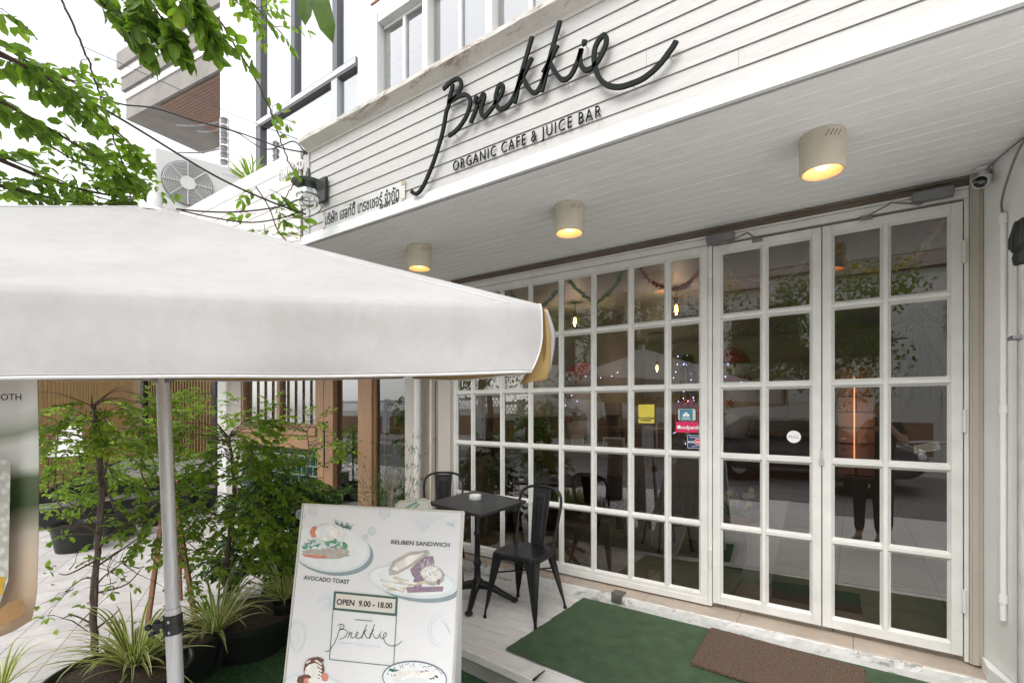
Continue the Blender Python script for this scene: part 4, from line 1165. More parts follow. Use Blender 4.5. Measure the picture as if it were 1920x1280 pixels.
# ================================================================== TERRACE FURNITURE
def metal_chair():
    """stamped steel cafe chair, built facing -y, origin on the floor"""
    t = thing('cafe_chair', '', 'chair', (0, 0, 0))
    SH = .445
    # seat: rounded square pan with rolled rim and slight dish
    g = G(); n = 40
    def outline(k, s):
        a = 2 * math.pi * k / n; e = 0.42
        c, q = math.cos(a), math.sin(a)
        x = math.copysign(abs(c) ** e, c) * .178; y = math.copysign(abs(q) ** e, q) * .176
        if y > 0: x *= 1 - .14 * (y / .176)
        return (x * s, y * s)
    rings = [(1.0, -.040), (1.02, -.012), (1.0, -.002), (.95, .0), (.85, -.004), (.5, -.010), (.15, -.011)]
    vs = []
    for s, z in rings:
        for k in range(n): x, y = outline(k, s); vs.append((x, y, SH + z))
    fs = [(i * n + k, i * n + (k + 1) % n, (i + 1) * n + (k + 1) % n, (i + 1) * n + k) for i in range(len(rings) - 1) for k in range(n)]
    fs.append(tuple((len(rings) - 1) * n + k for k in range(n)))
    g.add(vs, fs); g.build('seat', BLACKM, t, smooth='angle')
    # legs: folded V channel, wide at the seat, narrow at the floor, with an apron curve between
    for sx in (-1, 1):
        for sy in (-1, 1):
            top = Vector((sx * .165, sy * .160 if sy < 0 else .155, SH - .03)); foot = Vector((sx * .205, -.215 if sy < 0 else .235, 0))
            if sy > 0: top.x *= .9
            rows = []
            for i in range(9):
                f = i / 8
                p = top.lerp(foot, f); w = .060 * (1 - f) ** 1.3 + .017
                if f > .86: w = .016
                rows.append((p, w))
            g = G(); vs = []
            for p, w in rows:
                # cross-section: outer corner p, flanges inward along x and y, thickness
                for (a, b) in ((0, 0), (-w, 0), (-w, -.005), (-w * .35, -.006), (-.006, -w * .35), (-.005, -w), (0, -w)):
                    vs.append((p.x + sx * a, p.y + sy * b, p.z))
            m = 7
            fs = [(i * m + k, (i + 1) * m + k, (i + 1) * m + (k + 1) % m, i * m + (k + 1) % m) for i in range(8) for k in range(m)]
            if sx * sy > 0: fs = [f[::-1] for f in fs]
            fs.append(tuple(8 * m + k for k in range(m)))
            g.add(vs, fs)
            g.lathe([(0, 0), (.013, 0), (.012, .018), (0, .018)], (foot.x - sx * .008, foot.y - sy * .008, 0), 10)
            g.build('leg', BLACKM, t, bevel=.002, seg=1)
    # aprons: arched plates between the legs
    for (p, q) in (((-.163, -.158), (.163, -.158)), ((-.15, .153), (.15, .153)), ((-.163, -.158), (-.15, .153)), ((.163, -.158), (.15, .153))):
        g = G(); P, Q = Vector((*p, 0)), Vector((*q, 0)); top = []; bot = []
        for i in range(17):
            f = i / 16; c = P.lerp(Q, f); d = abs(f - .5) * 2
            drop = .042 + .085 * max(0, (d - .45) / .55) ** 2.2
            top.append((c.x, c.y, SH - .008)); bot.append((c.x, c.y, SH - drop))
        g.add(top + bot, [(i, i + 1, 18 + i, 17 + i) for i in range(16)])
        ob = g.build('apron', BLACKM, t); so = ob.modifiers.new('thick', 'SOLIDIFY'); so.thickness = .004; so.offset = 0
    g = G(); g.tube([(-.165, -.16, .30), (.15, .16, .30)], .006, 8); g.tube([(.165, -.16, .306), (-.15, .16, .306)], .006, 8); g.build('cross_brace', BLACKM, t, smooth='angle')
    # bent tube hoop of the backrest
    pts = [(-.152, .12, SH - .02), (-.156, .15, .52), (-.168, .19, .66), (-.172, .215, .75), (-.150, .232, .815), (-.09, .242, .845), (0, .245, .852)]
    pts = pts + [(-x, y, z) for x, y, z in pts[-2::-1]]
    g = G(); g.tube(catmull(pts, 6), .0105, 10); g.build('back_hoop', BLACKM, t, smooth='angle')
    # central splat, pressed with a slot-shaped rib
    g = G(); rows = []
    for i in range(13):
        f = i / 12; z = SH - .005 + f * (.842 - SH); y = .165 + .08 * f; w = .052 + .022 * f
        rows.append((y, z, w))
    vs = []
    for y, z, w in rows:
        for a in (-1, -.92, -.5, -.42, 0, .42, .5, .92, 1):
            f = (z - SH) / (.84 - SH); inrib = .15 < f < .88
            vs.append((a * w, y - (.004 if abs(a) < .45 and inrib else 0) + (.005 if abs(a) == 1 else 0), z))
    g.add(vs, [(i * 9 + k, i * 9 + k + 1, (i + 1) * 9 + k + 1, (i + 1) * 9 + k) for i in range(12) for k in range(8)])
    ob = g.build('splat', BLACKM, t); so = ob.modifiers.new('thick', 'SOLIDIFY'); so.thickness = .003; so.offset = 0
    g = G(); g.stroke([(.022, SH + .10), (.026, SH + .27), (.024, SH + .325), (0, SH + .335), (-.024, SH + .325), (-.026, SH + .27), (-.022, SH + .10)], .005, 0, .003, lambda a, b, h: (a, .165 + .08 * (b - SH) / (.842 - SH) - .0065 - h, b)); g.build('pressed_rib', BLACKM, t)
    return t
ch = metal_chair()
ch.location = (-1.873, 2.835, 0); ch.rotation_euler = (0, 0, R_(3))
ch['label'] = 'black steel cafe chair standing alone in front of the table, near the green carpet'; ch['group'] = 'black steel chairs on the terrace'
dup(ch, (-2.87, 3.05, 0), R_(38), 'black steel cafe chair tucked behind the table against the pier', 'black steel chairs on the terrace')

def cafe_table():
    c = Vector((-2.33, 2.83, 0))
    t = thing('cafe_table', 'square black cafe table on a cast iron pedestal', 'table', c)
    co = [at_z(803, 940, .74), at_z(901, 964, .74), at_z(987, 937, .74), at_z(889, 918, .74)]
    cen = sum(co, Vector()) / 4
    TT = M('black_tabletop', (0.028, 0.028, 0.03), 0.42, .3, 5, bmp=.08, stain=(0.07, 0.07, 0.07), stain_amt=.35)
    g = G(); g.prism([(p.x - c.x, p.y - c.y) for p in co], .715, .738, lambda a, b, h: (a, b, h)); g.build('tabletop', TT, t, bevel=.005)
    p = at_z(893, 1112, 0) - c
    px, py = cen.x - c.x, cen.y - c.y
    g = G(); g.lathe([(0, .10), (.045, .10), (.04, .14), (.026, .17), (.023, .26), (.030, .27), (.030, .285), (.022, .30), (.020, .48), (.027, .49), (.027, .505), (.020, .52), (.020, .66), (.03, .67), (.05, .70), (.12, .714), (0, .714)], (px, py, 0), 20); g.build('column', BLACKM, t, smooth='angle')
    g = G()
    for k in range(4):
        a = R_(45 + 90 * k - 18); d = Vector((math.cos(a), math.sin(a), 0))
        q = [Vector((px, py, .12)) + d * .02, Vector((px, py, .105)) + d * .10, Vector((px, py, .055)) + d * .20, Vector((px, py, .022)) + d * .275]
        g.tube(catmull(q, 4), [.034 - .0015 * i for i in range(13)], 10)
        g.ball((px + d.x * .28, py + d.y * .28, .018), .030, .030, .018, 12, 6)
    g.build('base', BLACKM, t, smooth='angle')
    a = at_z(891, 936, .738)
    t2 = thing('ashtray', 'small white round ashtray on the black table', 'ashtray', (a.x, a.y, .7385))
    g = G(); g.lathe([(0, 0), (.044, 0), (.047, .004), (.046, .034), (.044, .037), (.039, .035), (.036, .012), (0, .010)], (0, 0, 0), 28); g.build('bowl', M('white_ceramic', (0.8, 0.8, 0.78), .2, .02, bmp=0), t2, smooth='angle')
cafe_table()

# ---- carpet, coir mat, bits on the floor
def floor_things():
    CAR = M('green_carpet', (0.056, 0.100, 0.046), 0.95, .28, 10, bmp=1.0, bd=.006, fine=420, stain=(0.055, 0.115, 0.055), stain_amt=.3)
    def grid(poly_fn, nu, nv, z, amp, rnd):
        vs = []; fs = []
        for i in range(nu + 1):
            for j in range(nv + 1):
                x, y = poly_fn(i / nu, j / nv); vs.append((x, y, z + amp * (math.sin(x * 9 + y * 4) * .5 + math.sin(x * 4.3 - y * 7) * .5)))
        for i in range(nu):
            for j in range(nv):
                a = i * (nv + 1) + j; fs.append((a, a + nv + 1, a + nv + 2, a + 1))
        return vs, fs
    rnd = random.Random(4)
    ltop, lbot = Vector((-1.648, 3.286)), Vector((-1.672, 2.325))
    wob = [rnd.uniform(-.004, .004) for _ in range(60)]
    def f(u, v):
        x0 = ltop.x + (lbot.x - ltop.x) * v + (wob[int(v * 30)] if u < .02 else 0); x = x0 + (1.35 - x0) * u
        yb = 2.325 - .068 * (x + 1.672) + wob[int(u * 50)] * .8; return x, 3.286 + (yb - 3.286) * v
    g = G(); vs, fs = grid(f, 50, 30, .009, .0012, rnd); g.add(vs, fs)
    c = tag(g.build('carpet', CAR), 'green outdoor carpet laid on the white deck before the doors', 'carpet'); s = c.modifiers.new('thick', 'SOLIDIFY'); s.thickness = .008
    # pile
    p = G(); p.tint = .5
    for i in range(30000):
        u, v = rnd.random(), rnd.random(); x, y = f(u, v)
        if x > 1.0: continue
        a = rnd.uniform(0, 6.28); p.tint = rnd.random(); l = rnd.uniform(.003, .007)
        p.add([(x - .0012 * math.sin(a), y + .0012 * math.cos(a), .009), (x + .0012 * math.sin(a), y - .0012 * math.cos(a), .009), (x + rnd.uniform(-.004, .004), y + rnd.uniform(-.004, .004), .009 + l)], [(0, 1, 2)])
    p.build('pile', leaf_mat('carpet_pile', (0.04, 0.072, 0.032), (0.105, 0.155, 0.08), .1, .8), c)
    m, nt, bs = new_mat('coir_mat')
    wv = N(nt, 'ShaderNodeTexWave'); wv.inputs['Scale'].default_value = 38; wv.inputs['Distortion'].default_value = 9; wv.inputs['Detail'].default_value = 3; wv.inputs['Detail Scale'].default_value = 3
    lk(nt, coords(nt), wv.inputs['Vector'])
    nz = noise(nt, coords(nt, (1, 1, 1)), 160, 4, .7)
    cc = mix(nt, nz, (0.085, 0.052, 0.032), (0.235, 0.155, 0.105)); cc = mix(nt, .8, cc, ramp(nt, wv.outputs['Fac'], [(0.2, 0.35), (0.8, 1.35)]), 'MULTIPLY')
    lk(nt, cc, bs.inputs['Base Color']); bs.inputs['Roughness'].default_value = .95; bump(nt, bs, wv.outputs['Fac'], .8, .006)
    A, B, C, D = Vector((-.741, 3.262)), Vector((.05, 3.214)), Vector((.045, 2.70)), Vector((-.726, 2.745))
    w2 = [rnd.uniform(-.005, .005) for _ in range(200)]
    def f2(u, v):
        p = (A.lerp(B, u)).lerp(D.lerp(C, u), v)
        if u in (0, 1): p.x += w2[int(v * 40)]
        if v in (0, 1): p.y += w2[int(u * 60) + 60] * .6
        return p.x, p.y
    g = G(); vs, fs = grid(f2, 60, 40, .026, .0015, rnd); g.add(vs, fs)
    mt = tag(g.build('doormat', m), 'brown coir doormat with frayed edges on the green carpet', 'doormat'); s = mt.modifiers.new('thick', 'SOLIDIFY'); s.thickness = .012
    fr = G()
    for i in range(700):
        side = rnd.randrange(4); u = rnd.random()
        p = A.lerp(D, u) if side < 2 else (B.lerp(C, u) if side == 2 else (A.lerp(B, u) if rnd.random() < .5 else D.lerp(C, u)))
        d = Vector((rnd.uniform(-1, 1), rnd.uniform(-1, 1))) * rnd.uniform(.006, .022)
        fr.tint = rnd.random(); fr.tube([(p.x, p.y, .02), (p.x + d.x * .6, p.y + d.y * .6, .024), (p.x + d.x, p.y + d.y, .014)], .0009, 3, cap=False)
    fr.build('fringe', M('coir_fibre', (0.2, 0.13, 0.085), .95, .3, 20), mt)
    # bolt keeper broken out of the kerb
    o = at_z(1160, 1110, .1)
    t = thing('door_stop', 'rusty grey metal door stop bolted on the chipped kerb', 'door stop', (o.x, 3.30, .1))
    RM = M('rusty_grey_metal', (0.16, 0.15, 0.14), .6, .35, 20, stain=(0.12, 0.05, 0.025), stain_amt=.4, metal=.4)
    g = G(); g.box((-.04, -.012, .0005), (.045, .055, .006)); g.box((-.04, -.017, -.065), (.04, -.011, .006)); g.build('bracket', RM, t, bevel=.002)
    g = G(); g.box((-.018, -.024, -.045), (.018, -.0175, -.01)); g.lathe([(0, 0), (.008, 0), (.008, .006), (0, .006)], (.02, .03, .006), 8); g.build('bolt', RM, t)
    # curled dead leaf against the kerb
    p = at_z(1017, 1094, .004)
    g = G(); g.tint = .2; g.leaf((p.x - .05, p.y - .01, .012), (1, .15, .05), (0, 0, 1), .09, .045, .9, .3)
    tag(g.build('dead_leaf', M('dead_leaf', (0.19, 0.075, 0.02), .7, .3, 20)), 'curled brown dead leaf lying on the deck against the kerb', 'leaf')
    # thin black cord over the deck edge
    a = at_z(1022, 1256, .012)
    g = G(); g.tube(catmull([at_z(990, 1283, -.12), at_z(1003, 1272, .02), at_z(1014, 1262, .02), tuple(a)], 5), [.008 * (1 - i / 16) + .002 for i in range(16)], 6)
    tag(g.build('fallen_leaf', M('dark_blade', (0.02, 0.035, 0.018), .5)), 'single dark strap leaf bent over the white deck edge', 'leaf')
floor_things()
# ================================================================== PARASOL
def CF(x, z, h): return RX * x + FW * z + Vector((0, 0, EYE + h))      # right / forward / up from the survey point
def fabric_mat(name, outc, inc, dirty=0.25):
    m, nt, bs = new_mat(name); out = nt.nodes['Material Output']
    v = coords(nt)
    n1 = noise(nt, v, 3.2, 10, .62); n2 = noise(nt, coords(nt, (1, 1, .35)), 14, 8, .65)
    c = ramp(nt, n1, [(0.3, tuple(x * .88 for x in outc)), (0.60, outc)])
    c = mix(nt, ramp(nt, n2, [(0.50, 0.0), (0.85, dirty * 1.3)]), c, (0.36, 0.34, 0.31))
    c = mix(nt, ramp(nt, noise(nt, v, 60, 4, .6), [(0.35, .07), (0.6, 0.0)]), c, (0.30, 0.29, 0.27))
    c = mix(nt, ramp(nt, noise(nt, v, 2.1, 12, .75), [(0.64, 0.0), (0.74, .16)]), c, (0.42, 0.34, 0.25))
    geo = N(nt, 'ShaderNodeNewGeometry')
    c = mix(nt, geo.outputs['Backfacing'], c, inc)
    lk(nt, c, bs.inputs['Base Color']); bs.inputs['Roughness'].default_value = .9; bs.inputs['Specular IOR Level'].default_value = .15
    wv = N(nt, 'ShaderNodeTexNoise'); wv.inputs['Scale'].default_value = 420; lk(nt, v, wv.inputs['Vector'])
    cr = noise(nt, coords(nt, (1, 1, .6)), 5, 3, .5)
    ad = N(nt, 'ShaderNodeMath', operation='MULTIPLY_ADD'); ad.inputs[1].default_value = .10
    lk(nt, wv.outputs['Fac'], ad.inputs[0]); lk(nt, cr, ad.inputs[2])
    bump(nt, bs, ad.outputs[0], .4, .018)
    tl = N(nt, 'ShaderNodeBsdfTranslucent'); lk(nt, c, tl.inputs[0])
    mx = N(nt, 'ShaderNodeMixShader'); mx.inputs[0].default_value = .30
    lk(nt, bs.outputs[0], mx.inputs[1]); lk(nt, tl.outputs[0], mx.inputs[2]); lk(nt, mx.outputs[0], out.inputs['Surface'])
    return m
FABRIC = fabric_mat('parasol_canvas', (0.55, 0.545, 0.54), (0.34, 0.235, 0.105))
HEM = M('canvas_hem', (0.56, 0.555, 0.545), .9, .08, 30, bmp=.4, fine=200)
TAN = M('tan_canvas_lining', (0.34, 0.225, 0.085), .9, .14, 6, bmp=.3)
def parasol():
    zc = 1.85; al = R_(25); d = .848 * zc
    Cx = -.733 * zc
    def corner(k):      # 0 right, 1 near, 2 left, 3 far
        a = -al - k * R_(90)
        return Vector((Cx + d * math.cos(a), zc + d * math.sin(a)))
    cor = [corner(k) for k in range(4)]
    dn = .055
    top = [.256, .256 - dn, .325, .375]
    apex = Vector((Cx, zc)); ah = .770
    base = CF(*(Vector((-.735 * zc, zc)) + Vector((.055, 0))), 0); base.z = -.145
    t = thing('parasol', 'large square off white market parasol with a hanging valance on a grey pole', 'parasol', base)
    def bld(g, n, m, **k): return g.build(n, m, t, world=True, **k)
    rnd = random.Random(21)
    # four canopy panels, sagging a little between the ribs
    g = G(); nu, nv = 22, 22
    for k in range(4):
        a, b = cor[k], cor[(k + 1) % 4]; ha, hb = top[k], top[(k + 1) % 4]
        vs = []
        for i in range(nu + 1):
            s = i / nu; s0 = max(s, .035)
            for j in range(nv + 1):
                f = j / nv
                e = a.lerp(b, f); he = ha + (hb - ha) * f - .014 * math.sin(math.pi * f)
                p = apex.lerp(e, s0); h = ah + (he - ah) * s0
                sag = .030 * math.sin(math.pi * f) * math.sin(math.pi * min(1, s0)) + .012 * s0 * (1 - s0)
                wr = .010 * math.sin(f * 31 + k * 3) * s0 * (1 - s0) * math.sin(math.pi * f)
                vs.append(CF(p.x, p.y, h - sag + wr))
        fs = [(i * (nv + 1) + j, i * (nv + 1) + j + 1, (i + 1) * (nv + 1) + j + 1, (i + 1) * (nv + 1) + j) for i in range(nu) for j in range(nv)]
        g.add(vs, fs)
    cano = bld(g, 'canopy', FABRIC, smooth=True)
    sm = G()
    for k in range(4):
        for f in (.035, .965):
            a, b = cor[k], cor[(k + 1) % 4]; ha, hb = top[k], top[(k + 1) % 4]; pts = []
            for i in range(1, 25):
                s_ = i / 24; e = a.lerp(b, f); he = ha + (hb - ha) * f - .014 * math.sin(math.pi * f); p = apex.lerp(e, s_)
                pts.append(CF(p.x, p.y, ah + (he - ah) * s_ - .030 * math.sin(math.pi * f) * math.sin(math.pi * s_) - .012 * s_ * (1 - s_) + .001))
            sm.tube(pts, .0016, 4)
    sm.v = [tuple(Vector(q) - t.location) for q in sm.v]; sm.build('seam', HEM, cano)
    # valances
    VH = .166
    for k in range(4):
        a, b = cor[k], cor[(k + 1) % 4]; ha, hb = top[k], top[(k + 1) % 4]
        dirv = (b - a).normalized(); outv = Vector((dirv.y, -dirv.x))
        if outv.dot(a - apex) < 0: outv = -outv
        g = G(); hem = []; edge = []
        n, m = 60, 12; vs = []
        for i in range(n + 1):
            f = i / n
            fe = f
            for j in range(m + 1):
                q = j / m
                # free ends are cut round at the bottom corners
                cut = .035 * max(0, (q - .45) / .55) ** 2
                ff = cut / (b - a).length + (1 - 2 * cut / (b - a).length) * fe
                e = a.lerp(b, ff); h = ha + (hb - ha) * ff - .014 * math.sin(math.pi * ff)
                ripple = .011 * q * math.sin(ff * 19 + k * 2 + .6) + .006 * q * math.sin(ff * 47 + k) + .0025 * math.sin(ff * 9 + q * 7)
                rl = min(1, q / .22)
                p = e + outv * (.016 * math.sin(rl * 1.571) + .004 * q + ripple * q)
                h2 = h - VH * (q if q > .22 else .22 * (1 - math.cos(rl * 1.571) * 1.0 * (1 - .0) ) * (.35 + .65 * rl)) * (1 + .012 * math.sin(ff * 13))
                P = CF(p.x, p.y, h2); vs.append(P)
                if j == m: hem.append(P)
                if i == 0: edge.append(P)
        fs = [(i * (m + 1) + j, (i + 1) * (m + 1) + j, (i + 1) * (m + 1) + j + 1, i * (m + 1) + j + 1) for i in range(n) for j in range(m)]
        g.add(vs, fs)
        v = bld(g, 'valance', FABRIC, smooth=True)
        h = G(); h.tube(hem, .0034, 6); h.tube(edge, .0022, 5)
        h.v = [tuple(Vector(q) - t.location) for q in h.v]; h.build('hem_cord', HEM, v, smooth=True)
        # sewn line above the hem
        s = G()
        j = m - 1
        q = [vs[i * (m + 1) + j] * .4 + vs[i * (m + 1) + j + 1] * .6 for i in range(n + 1)]
        o3 = RX * outv.x + FW * outv.y
        s.tube([p + o3 * .0005 for p in q], .0011, 4); s.v = [tuple(Vector(p) - t.location) for p in s.v]; s.build('stitch_line', M('stitch_grey', (0.42, 0.42, 0.42), .9), v)
    # folded end of the far flap showing its tan lining at the right corner
    R0 = cor[0]; h0 = top[0]
    g = G(); rows = []
    for j in range(15):
        q = j / 14; z = h0 - .008 - .186 * q
        xl = -.014 - .030 * max(0, (q - .6) / .4) ** 1.5; xr = .016 + .014 * min(1, q * 3) - .010 * max(0, (q - .75) / .25) ** 2
        rows.append([CF(R0.x + xl + (xr - xl) * s_, R0.y + .030 + .006 * math.sin(s_ * 5 + q * 3), z + .014 * s_ * q) for s_ in (0, .25, .5, .75, 1)])
    vs = [p for r in rows for p in r]
    g.add(vs, [(i * 5 + k, i * 5 + k + 1, (i + 1) * 5 + k + 1, (i + 1) * 5 + k) for i in range(14) for k in range(4)])
    ob = bld(g, 'valance_lining', TAN, smooth=True)
    so = ob.modifiers.new('thick', 'SOLIDIFY'); so.thickness = .002; so.offset = -1
    h = G(); vs = []
    for j, r in enumerate(rows[:-2]):
        e = r[-1]; w = .010 * math.sin(math.pi * min(1, .15 + j / 13)) + .002; vs += [e + FW * .002, e + RX * w * .6 + FW * .006, e + RX * w + FW * .016]
    h.add(vs, [(3 * i + k, 3 * i + k + 1, 3 * i + k + 4, 3 * i + k + 3) for i in range(len(rows) - 3) for k in range(2)])
    ob = bld(h, 'valance_turned_edge', FABRIC, smooth=True); so = ob.modifiers.new('thick', 'SOLIDIFY'); so.thickness = .0025
    # cap, pole, ribs
    g = G(); a3 = CF(Cx, zc, ah); g.lathe([(0, .05), (.018, .048), (.024, .03), (.024, -.01), (.05, -.018), (.06, -.03), (0, -.03)], a3, 20); bld(g, 'finial', M('canvas_cap', (0.66, 0.655, 0.645), .85, .1, 9), smooth='angle')
    topp = CF(Cx + .004, zc, ah - .03); mid = at_d(316, 720, 1.86); bot = base.copy()
    d1 = at_d(329, 1270, 1.80)
    ax = (topp - d1).normalized(); low = d1 - ax * ((d1.z + .145) / ax.z)
    g = G(); g.tube([low, d1.lerp(low, .001), low + (topp - low) * .36], .0262, 20); g.tube([low + (topp - low) * .3601, topp], .0225, 20)
    bld(g, 'pole', STEEL, smooth='angle')
    jc = low + (topp - low) * .335
    rot = ax.to_track_quat('Z', 'Y').to_matrix()
    g = G(); g.lathe([(.0263, -.034), (.032, -.034), (.032, -.006), (.029, 0), (.029, .004), (.031, .006), (.031, .034), (.0228, .036)], jc, 20, ax=rot)
    side = RX * -1 - FW * .35; side.normalize()
    g.bar(jc + side * .028, jc + side * .062, .022, .022); g.tube([jc + side * .05 - Vector((0, 0, .03)), jc + side * .05 + Vector((0, 0, .02))], .008, 8)
    g.bar(jc + side * .058 + Vector((0, 0, -.026)), jc + side * .074 + Vector((0, 0, -.03)), .03, .010); g.ball(jc + side * .07 - FW * .012, .012, .012, .012, 10, 6)
    bld(g, 'height_clamp', BLACKP, smooth='angle')
    g = G(); g.ball(jc - FW * .031 + RX * .004 + Vector((0, 0, .018)), .006, .004, .006, 8, 6); bld(g, 'clamp_rivet', STEEL, smooth=True); g = G(); g.ball(jc - FW * .031 + RX * .006 + Vector((0, 0, -.02)), .006, .004, .006, 8, 6); bld(g, 'clamp_rivet', STEEL, smooth=True)
    for k in range(4):
        g = G(); e = CF(cor[k].x, cor[k].y, top[k] - .014); hub = topp - Vector((0, 0, .02)); g.bar(hub, e, .014, .02); mp_ = hub.lerp(e, .5); g.bar(low + (topp - low) * .72, mp_, .012, .014); bld(g, 'rib', GREYM)
parasol()

# ================================================================== A-FRAME MENU BOARD
def menu_board():
    BL = CF(-.831, 1.64, 0); BL.z = -.14
    TLp = CF(-.806, 1.81, 0); TLp.z = 1.067
    TRp = CF(-.216, 1.80, 0); TRp.z = 1.040
    ex = (TRp - TLp); Wd = ex.length; ex.normalize()
    ey = (TLp - BL); Ht = ey.length; ey -= ex * ey.dot(ex); ey.normalize()
    ez = ex.cross(ey)          # towards the reader
    t = thing('menu_board', 'white menu board with pictures of dishes and opening hours standing by the turf', 'sign', (BL + ex * Wd / 2))
    t.location.z = -.14
    off = t.location
    def P(a, b, h): return (BL + ex * a + ey * b + ez * h) - off
    def px(x, y):                      # survey pixel -> board coordinates
        d = ray(x, y); n = ez; s = (BL - Vector((0, 0, EYE))).dot(n) / d.dot(n)
        q = Vector((0, 0, EYE)) + d * s - BL; return (q.dot(ex), q.dot(ey))
    def cr(x, y): return px(500 + x / 3.3675, 900 + y / 3.3675)
    # panel with its frame
    BW = M('menu_print_white', (0.74, 0.745, 0.75), .42, .03, 5, bmp=.05, coat=.1)
    g = G(); vs = [P(a, b, h) for h in (-.012, 0) for a, b in ((0, 0), (Wd, 0), (Wd, Ht), (0, Ht))]
    g.add(vs, [(0, 3, 2, 1), (4, 5, 6, 7), (0, 1, 5, 4), (1, 2, 6, 5), (2, 3, 7, 6), (3, 0, 4, 7)]); pan = g.build('front_panel', BW, t, bevel=.002)
    g = G(); b2 = Vector((0, 0, 0)) + (FW * .62 + RX * .02)
    q = [P(0, Ht - .01, -.02), P(Wd, Ht - .01, -.02), P(Wd, 0, 0) + FW * .65, P(0, 0, 0) + FW * .65]
    q = [Vector(v) for v in q]; q[2].z = q[3].z = 0
    nb_ = (q[1] - q[0]).cross(q[3] - q[0]).normalized() * .012
    g.add(q + [v - nb_ for v in q], [(0, 1, 2, 3), (7, 6, 5, 4), (0, 4, 5, 1), (1, 5, 6, 2), (2, 6, 7, 3), (3, 7, 4, 0)]); g.build('back_panel', BW, t)
    g = G()
    for a, b, a2, b2_ in ((-.002, -.0, -.002, Ht + .003), (Wd + .002, 0, Wd + .002, Ht + .003)): g.bar(P(a, b, -.008), P(a2, b2_, -.008), .004, .02)
    g.bar(P(-.004, Ht + .003, -.008), P(Wd + .004, Ht + .003, -.008), .02, .005, up=ey); g.build('edge_frame', M('aged_white_edge', (0.62, 0.61, 0.56), .5, .08), t)
    # ---- print
    names = ['plate', 'plate_rim', 'plate_shade', 'ink', 'egg', 'avocado', 'bread', 'salmon', 'dill', 'cabbage', 'sketch', 'frame_green', 'paper', 'bowl_rim', 'choc', 'chip']
    cols = [(0.66, 0.72, 0.73), (0.76, 0.79, 0.79), (0.26, 0.33, 0.35), (0.02, 0.025, 0.03), (0.78, 0.76, 0.72), (0.15, 0.38, 0.25), (0.46, 0.43, 0.38), (0.66, 0.25, 0.18), (0.03, 0.17, 0.11), (0.30, 0.21, 0.28), (0.50, 0.62, 0.68), (0.06, 0.12, 0.09), (0.66, 0.63, 0.56), (0.10, 0.12, 0.17), (0.16, 0.07, 0.05), (0.62, 0.55, 0.42)]
    mats = []
    for n_, c in zip(names, cols): mats.append(M('print_' + n_, c, .45, .22 if n_ in ('avocado', 'bread', 'cabbage', 'egg', 'choc', 'salmon') else .05, 60 if n_ in ('avocado', 'bread', 'cabbage', 'choc') else 25, bmp=0))
    ix = {n_: i for i, n_ in enumerate(names)}
    g = G(); lay = [.0004]
    rnd = random.Random(31)
    def use(n_): g.cm = ix[n_]; lay[0] += .00002
    def poly(pts): g.add([P(a, b, lay[0]) for a, b in pts], [tuple(range(len(pts)))])
    def blob(cx, cy, rx, ry, rot=0, n=28, j=0.0):
        c, s = math.cos(rot), math.sin(rot); pts = []
        for k in range(n):
            a = -2 * math.pi * k / n; r = 1 + rnd.uniform(-j, j)
            x, y = rx * math.cos(a) * r, ry * math.sin(a) * r
            pts.append(cr(cx + x * c - y * s, cy + x * s + y * c))
        pts = pts[::1]; poly(pts)
    def line(pts, w=.0022, smooth=True): g.stroke([cr(*p) for p in pts], w, lay[0], lay[0] + .00001, lambda a, b, h: P(a, b, h), 4, smooth)
    def words(s, x0, y0, x1, y1, hgt, ncol='ink', spacing=1.0, offset=0.0):
        use(ncol); q = G(); text_geo(q, s, .1, lambda a, b, h: (a, b, 0), spacing=spacing, offset=offset)
        xs = [v[0] for v in q.v]; ys = [v[1] for v in q.v]; w = max(xs) - min(xs); hh = max(ys) - min(ys); mx_ = min(xs); my = (max(ys) + min(ys)) / 2
        A, B = Vector(cr(x0, y0)), Vector(cr(x1, y1)); dv = (B - A); L = dv.length; dv.normalize(); nv = Vector((-dv.y, dv.x)); hm = hgt / 3.3675 * 1.75 / FPX
        g.add([P(*(A + dv * ((v[0] - mx_) / w * L) + nv * ((v[1] - my) / hh * hm)), lay[0]) for v in q.v], q.f)
    def clamp_poly(cx, cy, rx, ry, rot=0, n=40):
        """ellipse cut at the left edge of the board"""
        c, s = math.cos(rot), math.sin(rot); pts = []
        for k in range(n):
            a = -2 * math.pi * k / n; x, y = rx * math.cos(a), ry * math.sin(a)
            u, v = cr(cx + x * c - y * s, cy + x * s + y * c); pts.append((min(max(u, .003), Wd - .003), v))
        poly(pts)
    # pencil sketches
    use('sketch')
    for cx, cy, r in ((215, 215, 30), (293, 188, 34), (745, 205, 36), (665, 320, 26), (622, 360, 18)):
        for k in range(5):
            o = (k - 2) * r * .4; ww = math.sqrt(max(0, r * r - o * o))
            line([(cx + o, cy - ww), (cx + o + 3, cy), (cx + o, cy + ww)], .0011); line([(cx - ww, cy + o), (cx, cy + o + 3), (cx + ww, cy + o)], .0011)
        line([(cx + r * math.cos(a * .628), cy + r * math.sin(a * .628)) for a in range(11)], .0012)
    for k in range(9):
        line([(900 + 32 * k, 222 - (k % 3) * 5), (940 + 14 * k, 262), (985 + 4 * k, 330 - 4 * k)], .0012)
    for k in range(12): line([(1110 + k * 9, 250 + (k % 4) * 9), (1135 + k * 5, 268 + (k % 3) * 8), (1190 - k * 2, 300 - k * 3)], .0011)
    for k in range(7): line([(310 + 14 * k, 790 - 10 * k), (345 + 12 * k, 720 + 6 * k), (400, 710 + 16 * k)], .0012)
    for k in range(5): line([(340 + 14 * k, 830 - 4 * k), (366 + 8 * k, 790 + 4 * k), (410, 760 + 14 * k)], .0012)
